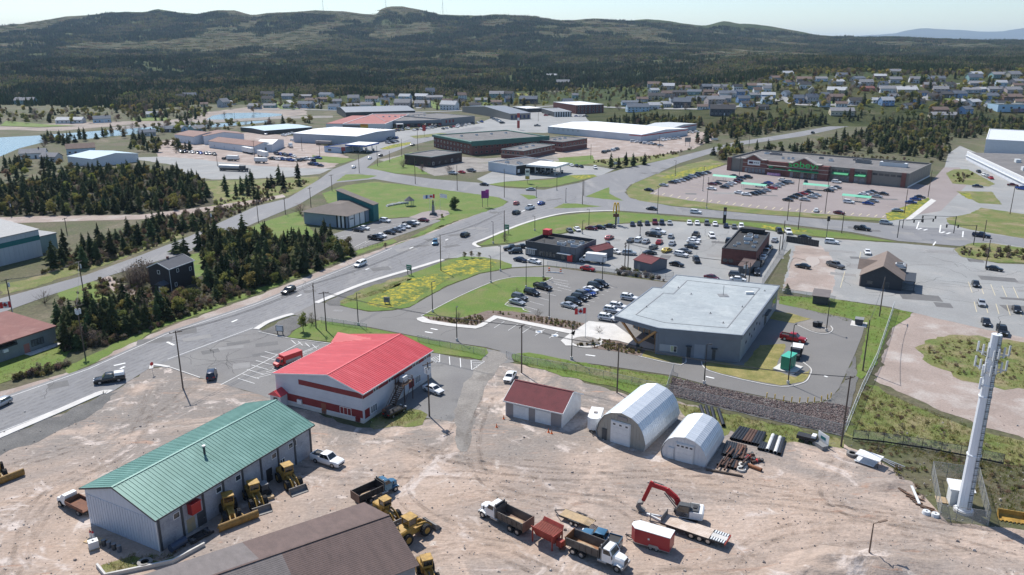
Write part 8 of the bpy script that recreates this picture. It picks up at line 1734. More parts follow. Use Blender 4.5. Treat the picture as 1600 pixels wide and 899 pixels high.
mb=MB(); mb.loft([[(y,-x,z) for x,z in pr] for y in (-1.7,1.7)],m_cat); 
for y in (-1.71,1.71): mb.face([(y,.7,1.1),(y,.75,.3),(y,.4,.05),(y,-.8,.05),(y,.1,.9)],m_cat)
mb.build('shell',t)
for k in range(7): mb=MB(); y=-1.5+k*.5; mb.box(y-.07,y+.07,-1.05,-.8,.05,.15,m_cat); mb.build('tooth',t)
t=at('water_tank','white water tote beside the workshop gable','tank',147,857,12,-4); mb=MB(); mb.box(-.6,.6,-.5,.5,.15,1.2,m_offw); mb.build('tank',t); mb=MB(); mb.box(-.65,.65,-.55,.55,0,.15,m_plank); mb.build('pallet',t); mb=MB(); mb.cyl((0,0,1.2),(0,0,1.28),.15,m_dgrey,n=10); mb.build('cap',t)
t=at('fuel_tank','dark blue horizontal fuel tank by the workshop corner','tank',279,858,22,-14); mb=MB(); mb.cyl((-1.2,0,.75),(1.2,0,.75),.55,mat('dark blue tank',(.03,.05,.09),rough=.4),n=16); mb.build('tank',t)
for x in (-.8,.8): mb=MB(); mb.box(x-.1,x+.1,-.4,.4,0,.35,m_steel); mb.build('cradle',t)
boxy('scrap_frame','dark machine frame lying by the workshop door','machine part',312,840,22,-12,[('rail',(-1.8,1.8,-.8,-.6,.1,.4),m_black),('rail',(-1.8,1.8,.6,.8,.1,.4),m_black),('crossbar',(-1.6,-1.3,-.6,.6,.15,.5),m_dgrey),('crossbar',(1.0,1.4,-.6,.6,.15,.6),m_dgrey),('plate',(-.6,.7,-.58,.58,.2,.3),m_black)])
t=at('gas_bottles','two red and white gas bottles on a pallet near the workshop','gas bottle',149,846,12,3); mb=MB(); mb.box(-1.3,1.3,-.8,.8,0,.12,m_plank); mb.build('pallet',t)
for x in (-.9,-.45): mb=MB(); mb.cyl((x,.2,.12),(x,.2,1.1),.17,m_white,n=12); mb.cyl((x,.2,1.1),(x,.2,1.35),.17,m_kred,.08,n=12); mb.build('bottle',t)
for k in range(4): t=at('steel_drum',f'dark drum against the workshop gable, {ORD[k]} from the left','drum',163+k*8,853+k*3,1,0,'drums at the workshop gable'); mb=MB(); mb.cyl((0,0,0),(0,0,.9),.3,m_slate if k % 2 else m_dgrey,n=14); mb.build('body',t); mb=MB(); mb.cyl((0,0,.9),(0,0,.93),.31,m_mgrey,n=14); mb.build('rim',t)
b=MB(); ribbon(b,[G(*p).xy for p in ((152,886),(165,902),(190,897),(270,880),(285,872),(320,853))],.28,0,.55,m_conc); tag(b.build('low_wall'),'low pale concrete wall around the patch beside the workshop','wall')
sheet('rough_grass',[(158,884),(210,868),(250,878),(285,866),(312,850),(318,856),(270,878),(190,894),(168,896)],m_grassdry,6,jit=.6)
sheet('rough_grass',[(575,655),(640,640),(668,648),(660,664),(620,668),(585,672)],m_grassdry,7,jit=1.2)
sheet('gravel_patch',[(1040,625),(1100,640),(1230,668),(1318,688),(1318,700),(1240,690),(1200,700),(1140,672),(1120,690),(1060,640)],m_grassdry,3,jit=1.5)
b=MB(); ribbon(b,openc([G(*p).xy for p in ((1258,407),(1240,404),(1232,420))],4),.2,.05,.12,m_gravel); kind(b.build('kerb'),'structure')
# stone bank: real stones, and a gravel bed under them
sheet('stone_bank',[(1051,590),(1110,604),(1198,623),(1248,632),(1290,630),(1330,634),(1318,682),(1235,664),(1135,641),(1043,617)],m_dkgravel,7,jit=.5)
bank=plan([(1051,590),(1110,604.5),(1198,623.5),(1248,632),(1290,630),(1328,636),(1317,680),(1235,662),(1135,639),(1043,616)])
def inside(p,poly):
    c=False; n=len(poly)
    for i in range(n):
        (x0,y0),(x1,y1)=poly[i],poly[(i+1) % n]
        if (y0>p[1]) != (y1>p[1]) and p[0]<(x1-x0)*(p[1]-y0)/(y1-y0)+x0: c=not c
    return c
m_stone_=[mat(f'bank stone {k}',c,rough=.9) for k,c in enumerate(((.155,.112,.10),(.20,.152,.138),(.12,.086,.078),(.24,.195,.18)))]
xs_,ys_=[p[0] for p in bank],[p[1] for p in bank]; mb=MB(); rs=random.Random(3); cnt=0
while cnt<7500:
    p=(rs.uniform(min(xs_),max(xs_)),rs.uniform(min(ys_),max(ys_)))
    if not inside(p,bank): continue
    cnt += 1; s=rs.uniform(.1,.24); m=rs.choice(m_stone_); a=rs.uniform(0,6.3); z=rs.uniform(-.05,.1)
    ring=[(p[0]+s*rs.uniform(.75,1.1)*math.cos(a+k*1.57),p[1]+s*rs.uniform(.75,1.1)*math.sin(a+k*1.57),z+rs.uniform(0,.1)) for k in range(4)]
    top=[(lerp(q[0],p[0],.45),lerp(q[1],p[1],.45),z+s*rs.uniform(.7,1.1)) for q in ring]; mb.hexa([(q[0],q[1],q[2]-.05) for q in ring],top,m)
kind(mb.build('bank_stones'),'stuff')
# dirt piles at the lower right
m_heap=mat('heaped sandy dirt',(.40,.30,.22),(.31,.225,.165),scale=.5,world=True,rough=.95,fine=.2,fscale=3,bump=.8,bscale=1.2)
def mound(name,label,u,v,rx,ry,h,m,seed):
    g=G(u,v); mb=MB(); n,r_=30,9
    rings=[]
    for j in range(r_+1):
        k=j/r_; rings.append([(rx*k*math.cos(2*math.pi*i/n)*(1+.25*noise.noise(Vector((i*.5,seed,0)))),ry*k*math.sin(2*math.pi*i/n)*(1+.25*noise.noise(Vector((i*.5,seed,3)))),-.1+h*(math.cos(k*math.pi)*.5+.5)*(1+.6*noise.noise(Vector((rx*k*math.cos(i*.21)*.6,ry*k*math.sin(i*.21)*.6,seed))))) for i in range(n)])
    mb.loft(rings[::-1],m,cap=False); o=mb.build(name,smooth=True,loc=(g.x,g.y,0)); return tag(o,label,'mound')
mound('dirt_mound','broad low sand heap at the bottom right under the yard lamp',1345,888,13,5.5,2.0,m_dirt,1); mound('dirt_mound','small low dirt heap left of the scattered timber',1385,758,6,3,.8,m_dirt,2); mound('dirt_mound','flat dirt heap beside the broad sand heap',1262,900,8,4,1.1,m_dirt,3)
# radio masts on the hills
for u,vt,vb in ((527,-8,16),(618,-8,12),(700,-2,23)):
    y=3950; x=(u-800)/F*y*1.02; z=th(x,y); t=thing('radio_mast',{527: 'thin radio mast on the ridge, left of the rocky summit',618: 'thin radio mast on the rocky summit',700: 'thin radio mast on the ridge, right of the rocky summit'}[u],'mast',(x,y,z)); mb=MB(); mb.cyl((0,0,-5),(0,0,78),1.0,m_mgrey,.5,n=6); mb.build('mast',t)
    for k in range(3): mb=MB(); mb.bar((30*math.cos(k*2.1),30*math.sin(k*2.1),-4),(0,0,60),.15,.15,m_mgrey); mb.build('guy_wire',t)
# ================================================================== TREES
def leafmat(name,c,c2,var=.35,rough=.8,trans=.4):
    m=bpy.data.materials.new(name); m.use_nodes=True; N=m.node_tree.nodes; L=m.node_tree.links; P=N['Principled BSDF']; P.inputs['Roughness'].default_value=rough; P.inputs['Specular IOR Level'].default_value=.15
    oi=N.new('ShaderNodeObjectInfo'); tc=N.new('ShaderNodeTexCoord'); nz=N.new('ShaderNodeTexNoise'); nz.inputs['Scale'].default_value=1.1; nz.inputs['Detail'].default_value=4; L.new(tc.outputs['Object'],nz.inputs['Vector'])
    x=N.new('ShaderNodeMix'); x.data_type='RGBA'; mr=N.new('ShaderNodeMapRange'); mr.inputs[1].default_value=.35; mr.inputs[2].default_value=.7; L.new(nz.outputs[0],mr.inputs[0]); L.new(mr.outputs[0],x.inputs[0]); x.inputs[6].default_value=(*c,1); x.inputs[7].default_value=(*c2,1)
    h=N.new('ShaderNodeHueSaturation'); L.new(x.outputs[2],h.inputs['Color'])
    v=N.new('ShaderNodeMapRange'); v.inputs[3].default_value=1-var; v.inputs[4].default_value=1+var; L.new(oi.outputs['Random'],v.inputs[0]); L.new(v.outputs[0],h.inputs['Value'])
    w_=N.new('ShaderNodeMath'); w_.operation='MULTIPLY'; w_.inputs[1].default_value=7.31; L.new(oi.outputs['Random'],w_.inputs[0]); fr=N.new('ShaderNodeMath'); fr.operation='FRACT'; L.new(w_.outputs[0],fr.inputs[0]); hm=N.new('ShaderNodeMapRange'); hm.inputs[3].default_value=.455; hm.inputs[4].default_value=.535; L.new(fr.outputs[0],hm.inputs[0]); L.new(hm.outputs[0],h.inputs['Hue'])
    L.new(h.outputs[0],P.inputs['Base Color']); tl=N.new('ShaderNodeBsdfTranslucent'); L.new(h.outputs[0],tl.inputs['Color']); ms=N.new('ShaderNodeMixShader'); ms.inputs[0].default_value=trans; L.new(P.outputs[0],ms.inputs[1]); L.new(tl.outputs[0],ms.inputs[2]); L.new(ms.outputs[0],N['Material Output'].inputs[0]); return m
m_spruce=leafmat('spruce needles',(.034,.050,.018),(.072,.09,.03),.5,trans=.3)
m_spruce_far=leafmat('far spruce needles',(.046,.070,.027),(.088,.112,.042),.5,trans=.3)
m_decid=leafmat('spring leaves',(.16,.17,.045),(.25,.235,.075),.3); m_twig=leafmat('bare twigs',(.19,.155,.12),(.26,.215,.165),.25); m_ygreen=leafmat('yellow spring leaves',(.28,.27,.06),(.38,.33,.09),.25); m_redshrub=leafmat('russet twigs',(.175,.12,.075),(.16,.135,.08),.3); m_olive=leafmat('olive scrub',(.10,.105,.036),(.15,.135,.06),.3)
m_fartwig=leafmat('far bare wood',(.105,.095,.06),(.14,.12,.08),.25); m_fargreen=leafmat('far spring wood',(.10,.125,.04),(.15,.16,.055),.3)
m_drytan=leafmat('dry tan scrub',(.22,.17,.09),(.17,.13,.075),.25)
m_bark=mat('bark',(.09,.07,.055),(.06,.048,.04),scale=3,rough=.95)
def spruce_mesh(H,Rm,seed,levels=15,fr=11,m=None):
    r=random.Random(seed); mb=MB(); m=m or m_spruce; z0=H*r.uniform(.05,.12); lean,la=r.uniform(.05,.28),r.uniform(0,6.28)
    for i in range(levels):
        t=i/(levels-1); z=z0+(H-z0)*(t ** .92); rad=Rm*(1-t) ** .72*r.uniform(.7,1.15)*(.72+.28*min(1,t*6))+.12; n=max(4,int(fr*(1-t*.5)))
        off=r.uniform(0,6.28)
        for k in range(n):
            if r.random()<.13: continue
            a=off+2*math.pi*k/n+r.uniform(-.25,.25); rr_=rad*r.uniform(.5,1.18)*(1+lean*math.cos(a-la)); ca,sa=math.cos(a),math.sin(a); w_=rr_*r.uniform(.28,.42)+.08; dz=-rr_*r.uniform(.12,.42); up=H*.035
            b0=(0,0,z+up); md=(ca*rr_*.55,sa*rr_*.55,z+dz*.35+up*.6); l_=(ca*rr_*.55-sa*w_,sa*rr_*.55+ca*w_,z+dz*.75-.05); q=(ca*rr_*.55+sa*w_,sa*rr_*.55-ca*w_,z+dz*.75-.05); tp=(ca*rr_,sa*rr_,z+dz)
            i0=len(mb.v); mb.v += [b0,md,l_,q,tp]; km=mb.mi(m); mb.f += [(i0,i0+3,i0+1),(i0,i0+1,i0+2),(i0+1,i0+3,i0+4),(i0+1,i0+4,i0+2)]; mb.m += [km]*4
    mb.cyl((0,0,H*.93),(0,0,H*1.04),.1,m,.01,n=4)
    return mb.mesh('crown')
def trunk_mesh(H,r0=.16,limbs=0,seed=0):
    mb=MB(); mb.cyl((0,0,-.3),(0,0,H),r0,m_bark,.03,n=7); r=random.Random(seed)
    for k in range(limbs):
        a=r.uniform(0,6.28); z=H*r.uniform(.3,.8); l_=H*r.uniform(.3,.5); mb.cyl((0,0,z),(l_*.6*math.cos(a),l_*.6*math.sin(a),z+l_*.7),r0*.45,m_bark,.02,n=5)
    return mb.mesh('trunk')
def leafy_mesh(H,Rm,seed,m,n=340,lobes=7,leaf=.34,base=.25,twigs=0):
    r=random.Random(seed); mb=MB(); L_=[]
    for k in range(lobes): a=r.uniform(0,6.28); q=r.uniform(.1,.62)*Rm; L_.append((q*math.cos(a),q*math.sin(a),H*r.uniform(base+.12,.82),Rm*r.uniform(.32,.55)))
    L_.append((0,0,H*.78,Rm*.45)); km=mb.mi(m)
    for k in range(n):
        cx,cy,cz,cr=r.choice(L_); d=Vector((r.gauss(0,1),r.gauss(0,1),r.gauss(0,1))).normalized()*cr*(r.random() ** .45); p=Vector((cx,cy,max(H*.08,cz+d.z*.85)))+Vector((d.x,d.y,0))
        a=Vector((r.gauss(0,1),r.gauss(0,1),r.gauss(0,.6))).normalized()*leaf*r.uniform(.6,1.3); b_=a.orthogonal().normalized()*leaf*r.uniform(.5,1.0)
        i0=len(mb.v); mb.v += [tuple(p-a),tuple(p+b_),tuple(p+a),tuple(p-b_)]; mb.f.append((i0,i0+1,i0+2,i0+3)); mb.m.append(km)
    for k in range(twigs):
        a=r.uniform(0,6.28); e=r.uniform(.5,1.2); l_=H*r.uniform(.6,1.05); q=Vector((math.cos(a)*math.cos(e),math.sin(a)*math.cos(e),math.sin(e)))*l_; mb.cyl((0,0,0),q,.035,m,.008,n=3)
        for j in range(4): s_=q*r.uniform(.35,.85); w_=Vector((r.gauss(0,1),r.gauss(0,1),abs(r.gauss(0,1)))).normalized()*l_*.3; mb.cyl(s_,s_+w_,.02,m,.005,n=3)
    return mb.mesh('crown')
SPR=[(spruce_mesh(H,Rm,k,lv),trunk_mesh(H*.9),H) for k,(H,Rm,lv) in enumerate(((8.5,2.9,16),(7.0,2.6,14),(9.8,2.7,18),(5.6,2.6,12),(7.4,3.4,13),(4.6,2.3,11)))]
DEC={'olive green': (leafy_mesh(6.5,2.6,11,m_decid,420),trunk_mesh(4.5,.16,5,1)),'yellow green': (leafy_mesh(6.5,2.5,12,m_ygreen,420),trunk_mesh(4.5,.16,5,2)),'bare grey': (leafy_mesh(6.0,2.6,13,m_twig,120,twigs=34,leaf=.22),trunk_mesh(4.5,.14,6,3)),'brownish': (leafy_mesh(6.0,2.5,14,m_redshrub,330,leaf=.3),trunk_mesh(4.0,.14,5,4)),'thin bare': (leafy_mesh(5.0,1.6,15,m_twig,50,twigs=26,leaf=.15),trunk_mesh(3.6,.1,4,5))}
rt=random.Random(21)
def tree(kindn,x,y,z,s,label,group,meshes,cat='tree',name=None):
    r=thing(name or kindn,label,cat,(x,y,z),rt.uniform(0,6.28),group); r.scale=(s,s,s*rt.uniform(.9,1.15)); put('crown',meshes[0],r); put('trunk',meshes[1],r); return r
def scatter(px,n,mind,fn,seed=0,dens_=None):
    poly=[tuple(G(*p).xy) for p in px]; xs=[p[0] for p in poly]; ys=[p[1] for p in poly]; r=random.Random(seed); out=[]; tries=0
    while len(out)<n and tries<n*60:
        tries += 1; p=(r.uniform(min(xs),max(xs)),r.uniform(min(ys),max(ys)))
        if not inside(p,poly) or any((p[0]-q[0]) ** 2+(p[1]-q[1]) ** 2<mind*mind for q in out): continue
        out.append(p)
    for p in out: fn(p,r)
    return out
KEEP=[(275,450,26)]
HOUSE_KEEP=[tuple(G(*q).xy) for q in ((228,436),(322,426),(330,486),(244,490))]
def spruce_in(place):
    def f(p,r):
        if inside(p,HOUSE_KEEP): return
        tree('spruce_tree',p[0],p[1],0,r.uniform(.5,1.05),f'dark spruce tree {place}',f'spruces {place}',r.choice(SPR))
    return f
def shrub_in(place,kinds,s0=.35,s1=.7):
    def f(p,r): k=r.choice(kinds); tree('bush',p[0],p[1],0,r.uniform(s0,s1),f'{k} bush {place}',f'bushes {place}',DEC[k],'bush')
    return f
W1=[(-60,300),(30,292),(110,272),(200,266),(300,276),(322,296),(330,318),(290,326),(220,334),(100,336),(-60,338)]
scatter(W1,135,3.4,spruce_in('in the wood at the left'),1)
W2a=[(318,378),(350,368),(400,372),(470,384),(520,384),(556,398),(520,410),(470,432),(400,452),(330,474),(316,470),(318,430)]
scatter(W2a,88,3.0,spruce_in('in the wood beside the highway'),2)
W2b=[(90,505),(150,492),(230,474),(262,468),(310,474),(250,500),(150,542),(105,550)]
scatter(W2b,34,2.6,spruce_in('in the thicket below the black house'),3)
scatter([(70,420),(110,395),(240,352),(290,346),(330,350),(296,364),(200,396),(120,428)],46,2.8,spruce_in('along the verge of the side road'),4)
scatter([(345,300),(400,284),(480,280),(470,294),(400,316),(350,316)],16,4,spruce_in('on the bank by the truck lot'),5)
for u,v,s in ((330,386,1.2),(338,380,1.0),(312,390,1.1),(276,396,.7),(289,398,.6)): g=G(u,v); spruce_in('beside the side road above the black house')((g.x,g.y),rt)
g=G(710,327); tree('evergreen_bush',g.x,g.y,0,.85,'single round dark evergreen on the memorial lawn',None,(leafy_mesh(6.5,3.2,90,m_spruce,1100,12,.36,-.05),trunk_mesh(3)),'bush'); g=G(508,372); tree('spruce_tree',g.x,g.y,0,.95,'spruce tree in front of the community hall wall',None,SPR[1]); g=G(1229,458); tree('spruce_tree',g.x,g.y,0,.55,'single small spruce behind the police station fence',None,SPR[3])
for k,(u,v) in enumerate(((954,263),(966,262),(978,261),(989,260),(1007,258))): g=G(u,v); tree('spruce_tree',g.x,g.y,0,.95,f'spruce at the roadside before the warehouse yard, {ORD[k]} from the left','roadside spruces',SPR[k % 3])
for k,(u,v,s,kd,lab) in enumerate(((488,506,.75,'thin bare','thin bare tree beside the highway poles'),(474,519,.7,'olive green','small budding tree on the lawn left of the red roofed hall'),(470,335,.9,'bare grey','bare grey tree left of the community hall'),(602,388,.35,'brownish','small brown bush at the edge of the hall lot'),(725,405,.4,'brownish','brown shrub bed on the dandelion lawn, left part'),(737,403,.38,'brownish','brown shrub bed on the dandelion lawn, middle part'),(748,404,.4,'brownish','brown shrub bed on the dandelion lawn, right part'),(790,376,.5,'bare grey','bare bush in the verge by the green road sign'),(630,262,.9,'bare grey','bare bush left of the dark office'),(660,268,.8,'bare grey','bare bush before the dark office'),(702,272,.85,'bare grey','bare bush right of the dark office'),(840,495,.45,'thin bare','thin sapling in the planting bed, left one'),(896,514,.45,'thin bare','thin sapling in the planting bed, right one'),(937,520,.42,'thin bare','thin sapling on the police plaza'),(807,460,.5,'thin bare','thin sapling on the police lawn'),(716,498,.4,'thin bare','thin sapling at the lower edge of the police lawn'),(70,474,.9,'thin bare','nearly bare leaning tree by the side road'),(691,343,.35,'olive green','small clipped bush beside the memorial'))): g=G(u,v); tree('bush' if 'bush' in lab or 'shrub' in lab else 'bare_tree',g.x,g.y,0,s,lab,None,DEC[kd],'bush' if 'bush' in lab or 'shrub' in lab else 'tree')
for k,(u,v) in enumerate(((205,448),(215,444),(225,440),(233,436),(222,450),(238,447))): g=G(u,v); tree('bare_tree',g.x,g.y,0,rt.uniform(.95,1.25),'tall bare grey tree left of the black house','bare trees by the black house',DEC['bare grey'])
scatter(W2b,46,2.0,shrub_in('in the thicket below the black house',['brownish','olive green','bare grey'],.4,.8),6); scatter(W2a,46,2.6,shrub_in('in the wood beside the highway',['bare grey','olive green','brownish','olive green'],.5,.95),7)
scatter(W1,26,4,shrub_in('in the wood at the left',['olive green','bare grey','yellow green'],.6,.95),8); scatter([(80,425),(120,392),(260,345),(330,335),(310,356),(200,400)],30,2.5,shrub_in('along the verge of the side road',['brownish','bare grey','olive green'],.35,.6),9)
scatter([(250,468),(310,445),(330,472),(270,488)],12,2.5,shrub_in('beside the black house',['olive green','brownish','bare grey'],.35,.6),10)
# trees among the houses
zr=random.Random(77); TB=[]
for (u0,u1,v0,v1,n) in ((200,400,166,182,16),(400,620,150,172,26),(620,800,150,170,24),(800,1000,132,166,30),(1000,1200,128,172,42),(1200,1400,112,172,50),(1400,1600,118,178,46)):
    for k in range(n):
        g=GT(zr.uniform(u0,u1),zr.uniform(v0,v1)); kd=zr.choices(list(DEC) + ['spruce'],(4,4,3,2,.5,3))[0]; s=zr.uniform(.7,1.35); place='among the houses ' + ('beyond the inlet' if u1 <= 400 else 'behind the mall' if u1 <= 800 else 'behind the white warehouse' if u1 <= 1200 else 'on the right hillside')
        if kd == 'spruce': tree('spruce_tree',g.x,g.y,g.z,s,f'dark spruce tree {place}',f'trees {place}',zr.choice(SPR))
        else: tree('leafy_tree',g.x,g.y,g.z,s,f'{kd} tree {place}',f'trees {place}',DEC[kd])
# ---- masses of trees: scattered copies on a cloud of points
def cloud(name,pts,sources,seed=0):
    me=bpy.data.meshes.new(name); me.from_pydata([p[:3] for p in pts],[],[]); o=put(name,me); kind(o,'stuff')
    a=me.attributes.new('size','FLOAT','POINT'); a.data.foreach_set('value',[p[3] for p in pts]); a=me.attributes.new('pick','INT','POINT'); a.data.foreach_set('value',[p[4] for p in pts]); a=me.attributes.new('turn','FLOAT_VECTOR','POINT'); r=random.Random(seed); fl=[]
    for p in pts: fl += [0,0,r.uniform(0,6.28)]
    a.data.foreach_set('vector',fl)
    c=bpy.data.collections.new(name + ' sources')
    for k,ms in enumerate(sources): q=bpy.data.objects.new(f'{name}_{k:02d}',ms); c.objects.link(q)
    ng=bpy.data.node_groups.new(name,'GeometryNodeTree'); ng.interface.new_socket('Geometry',in_out='INPUT',socket_type='NodeSocketGeometry'); ng.interface.new_socket('Geometry',in_out='OUTPUT',socket_type='NodeSocketGeometry')
    N=ng.nodes; L=ng.links; gi=N.new('NodeGroupInput'); go=N.new('NodeGroupOutput'); ip=N.new('GeometryNodeInstanceOnPoints'); ci=N.new('GeometryNodeCollectionInfo'); ci.inputs['Collection'].default_value=c; ci.inputs['Separate Children'].default_value=True; ci.inputs['Reset Children'].default_value=True
    def at_(n,t): q=N.new('GeometryNodeInputNamedAttribute'); q.data_type=t; q.inputs['Name'].default_value=n; return q.outputs['Attribute']
    L.new(gi.outputs[0],ip.inputs['Points']); L.new(ci.outputs[0],ip.inputs['Instance']); ip.inputs['Pick Instance'].default_value=True; L.new(at_('pick','INT'),ip.inputs['Instance Index']); L.new(at_('turn','FLOAT_VECTOR'),ip.inputs['Rotation']); L.new(at_('size','FLOAT'),ip.inputs['Scale']); L.new(ip.outputs[0],go.inputs[0])
    md=o.modifiers.new('scatter','NODES'); md.node_group=ng; return o
def clump(seed,kinds):
    r=random.Random(seed); mb=MB()
    for k in range(15):
        x,y=r.uniform(-12,12),r.uniform(-12,12); kd=r.choice(kinds); H=r.uniform(5,9.5)
        if kd == 's':
            R0=H*r.uniform(.2,.28); a0=r.uniform(0,6)
            for (z0,z1,q) in ((-2.5,H*.62,1.0),(H*.35,H,.62)):
                i0=len(mb.v); km=mb.mi(m_spruce_far); mb.v += [(x+R0*q*r.uniform(.75,1.2)*math.cos(a0+j*1.047),y+R0*q*r.uniform(.75,1.2)*math.sin(a0+j*1.047),z0+r.uniform(-.6,.6)+(1.5 if z0<0 else 0)) for j in range(6)] + [(x,y,z1)]
                for j in range(6): mb.f.append((i0+j,i0+(j+1) % 6,i0+6)); mb.m.append(km)
        else:
            m={'t': m_fartwig,'d': m_fargreen,'o': m_olive}[kd]; km=mb.mi(m)
            for j in range(26):
                p=Vector((x+r.gauss(0,1.5),y+r.gauss(0,1.5),H*.45+r.gauss(0,1.5))); a=Vector((r.gauss(0,1),r.gauss(0,1),r.gauss(0,1))).normalized()*.9; b_=a.orthogonal().normalized()*.8; i0=len(mb.v); mb.v += [tuple(p-a),tuple(p+b_),tuple(p+a),tuple(p-b_)]; mb.f.append((i0,i0+1,i0+2,i0+3)); mb.m.append(km)
    return mb.mesh('clump')
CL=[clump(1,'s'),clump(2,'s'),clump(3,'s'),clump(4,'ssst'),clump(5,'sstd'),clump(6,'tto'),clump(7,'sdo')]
FLINE=[(-500,168),(0,166),(60,164),(200,170),(260,172),(330,163),(400,160),(480,152),(700,150),(760,152),(800,144),(900,140),(1050,134),(1150,128),(1210,117),(1300,112),(1400,116),(1600,108),(2200,108)]
fr_=random.Random(9); pts=[]
def rowof(x,y,z): d=y*CP-(z-CH)*SP; return 449.5-F*((z-CH)*CP+y*SP)/d
tries=0
while len(pts)<27000 and tries<200000:
    tries += 1; y=fr_.uniform(700 ** 1.7,3950 ** 1.7) ** (1/1.7); u=fr_.uniform(-250,1850); x=(u-800)/F*y*1.02; z=th(x,y); c=cover(x,y)
    v=rowof(x,y,z)
    if v>table(FLINE,u): continue
    if fr_.random()<c*1.15: continue
    mixn=fbm(x,y,.004,3,8); k=fr_.choice([0,1,2,0,1,2,3]) if mixn<.16 else fr_.choice([3,4,5,6,4,6])
    pts.append((x,y,z-.3,fr_.uniform(.8,1.25)*(1+.25*sstep(1800,3500,y)),k))
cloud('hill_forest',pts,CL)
pts=[]
def low(seed,m):
    r=random.Random(seed); mb=MB(); km=mb.mi(m)
    for j in range(60):
        p=Vector((r.gauss(0,9),r.gauss(0,5),r.uniform(-.6,.9))); a=Vector((r.gauss(0,1),r.gauss(0,1),r.gauss(0,.4))).normalized()*1.5; b_=a.orthogonal().normalized()*1.0; i0=len(mb.v); mb.v += [tuple(p-a),tuple(p+b_),tuple(p+a),tuple(p-b_)]; mb.f.append((i0,i0+1,i0+2,i0+3)); mb.m.append(km)
    return mb.mesh('low_scrub')
while len(pts)<6500:
    y=math.sqrt(fr_.uniform(1400 ** 2,3980 ** 2)); u=fr_.uniform(-300,1900); x=(u-800)/F*y*1.02
    if cover(x,y)>.25: pts.append((x,y,th(x,y),fr_.uniform(.7,1.5),fr_.choice([0,0,1,2])))
cloud('barrens_scrub',pts,[low(1,m_spruce_far),low(2,m_olive),low(3,m_redshrub)])
def belt(name,areas,src,s0,s1,seed,w_=None):
    r=random.Random(seed); P_=[]
    for px,n in areas:
        poly=[tuple(GT(*p).xy) for p in px]; xs=[p[0] for p in poly]; ys=[p[1] for p in poly]; k=t=0
        while k<n and t<n*40:
            t += 1; p=(r.uniform(min(xs),max(xs)),r.uniform(min(ys),max(ys)))
            if inside(p,poly): P_.append((*p,th(*p)-.1,r.uniform(s0,s1),r.choices(range(len(src)),w_)[0])); k += 1
    return cloud(name,P_,src,seed)
belt_town=True
FULL=[s_[0] for s_ in SPR] + [DEC['olive green'][0],DEC['brownish'][0],DEC['bare grey'][0],DEC['yellow green'][0]]
belt('conifer_belt',[([(940,192),(1000,186),(1090,186),(1110,200),(1085,201),(1045,199),(960,194)],130),([(1095,205),(1140,186),(1230,183),(1290,188),(1290,196),(1230,206),(1150,218),(1110,212)],330),([(1110,244),(1140,232),(1165,232),(1150,246),(1128,252)],30),([(1165,240),(1220,233),(1262,229),(1320,220),(1352,208),(1362,190),(1450,186),(1560,188),(1640,192),(1640,214),(1520,216),(1480,224),(1488,244),(1470,252),(1440,246),(1340,240),(1240,240)],850),([(1310,194),(1345,190),(1350,182),(1320,184)],12),([(1085,226),(1110,216),(1120,219),(1092,229)],12),([(198,222),(230,214),(262,222),(300,236),(294,242),(240,240),(205,238)],46),([(60,222),(100,214),(180,208),(200,214),(140,222),(80,230),(60,240)],40),([(205,178),(320,182),(320,187),(205,192)],40),([(0,250),(100,262),(180,266),(100,272),(0,292)],40),([(280,196),(330,197),(340,203),(290,206)],20)],FULL,.6,1.1,31,(4,4,3,5,4,4,9,3,3,.8))
belt('town_trees',[([(0,172),(60,176),(200,172),(330,168),(330,180),(205,190),(100,196),(0,194)],170),([(330,164),(480,154),(700,152),(800,148),(800,172),(600,174),(400,173)],190),([(800,142),(960,138),(1100,128),(1190,124),(1190,172),(1000,176),(900,168),(800,170)],330),([(1190,122),(1240,114),(1300,112),(1400,116),(1600,112),(1680,116),(1680,184),(1480,188),(1340,184),(1190,182)],900),([(180,204),(330,196),(420,194),(480,190),(500,196),(420,200),(300,212),(190,216)],60)],FULL,.6,1.35,35,(.8,.8,.5,1,.5,1,8,4,7,5))
SH=[leafy_mesh(1.5,1.1,40,m_twig,60,4,.22,.05,14),leafy_mesh(1.6,1.2,41,m_redshrub,130,4,.2,.05),leafy_mesh(1.4,1.2,42,m_olive,150,4,.2,.05),leafy_mesh(1.2,1.0,43,m_decid,130,4,.18,.05)]
belt('wood_infill',[(W1,620),(W2a,190),([(90,505),(150,492),(226,478),(240,494),(150,542),(105,550)],110),([(244,490),(330,480),(300,486),(230,512),(190,526)],40)],FULL,.45,.9,36,(5,5,4,5,4,4,9,2,3,1.2))
belt('undergrowth',[(W2a,420),(W2b,420),(W1,420),([(232,480),(330,470),(400,452),(400,458),(300,492),(150,548),(150,538)],240),([(60,430),(110,392),(250,340),(335,326),(400,316),(440,308),(400,322),(300,366),(160,414)],700),([(160,440),(240,430),(250,462),(200,472),(100,500),(90,470)],120),([(330,320),(400,290),(490,282),(440,306),(360,322)],110),([(20,596),(60,578),(110,570),(60,590)],40),([(1165,236),(1340,240),(1460,254),(1480,262),(1340,250)],120),([(900,255),(980,258),(1060,242),(1090,230),(1000,248)],70),([(1498,384),(1600,392),(1600,408),(1505,400)],50),([(1488,270),(1520,272),(1510,286),(1490,284)],24),([(962,422),(1040,434),(1040,440),(965,430)],40)],SH,.5,1.2,32)
SC_=[leafy_mesh(.9,.9,60,m_decid,90,4,.13,.02),leafy_mesh(.8,.9,61,m_drytan,90,4,.13,.02),leafy_mesh(1.0,.8,62,m_twig,40,3,.12,.02,12),leafy_mesh(.7,.8,63,m_drytan,80,4,.12,.02)]
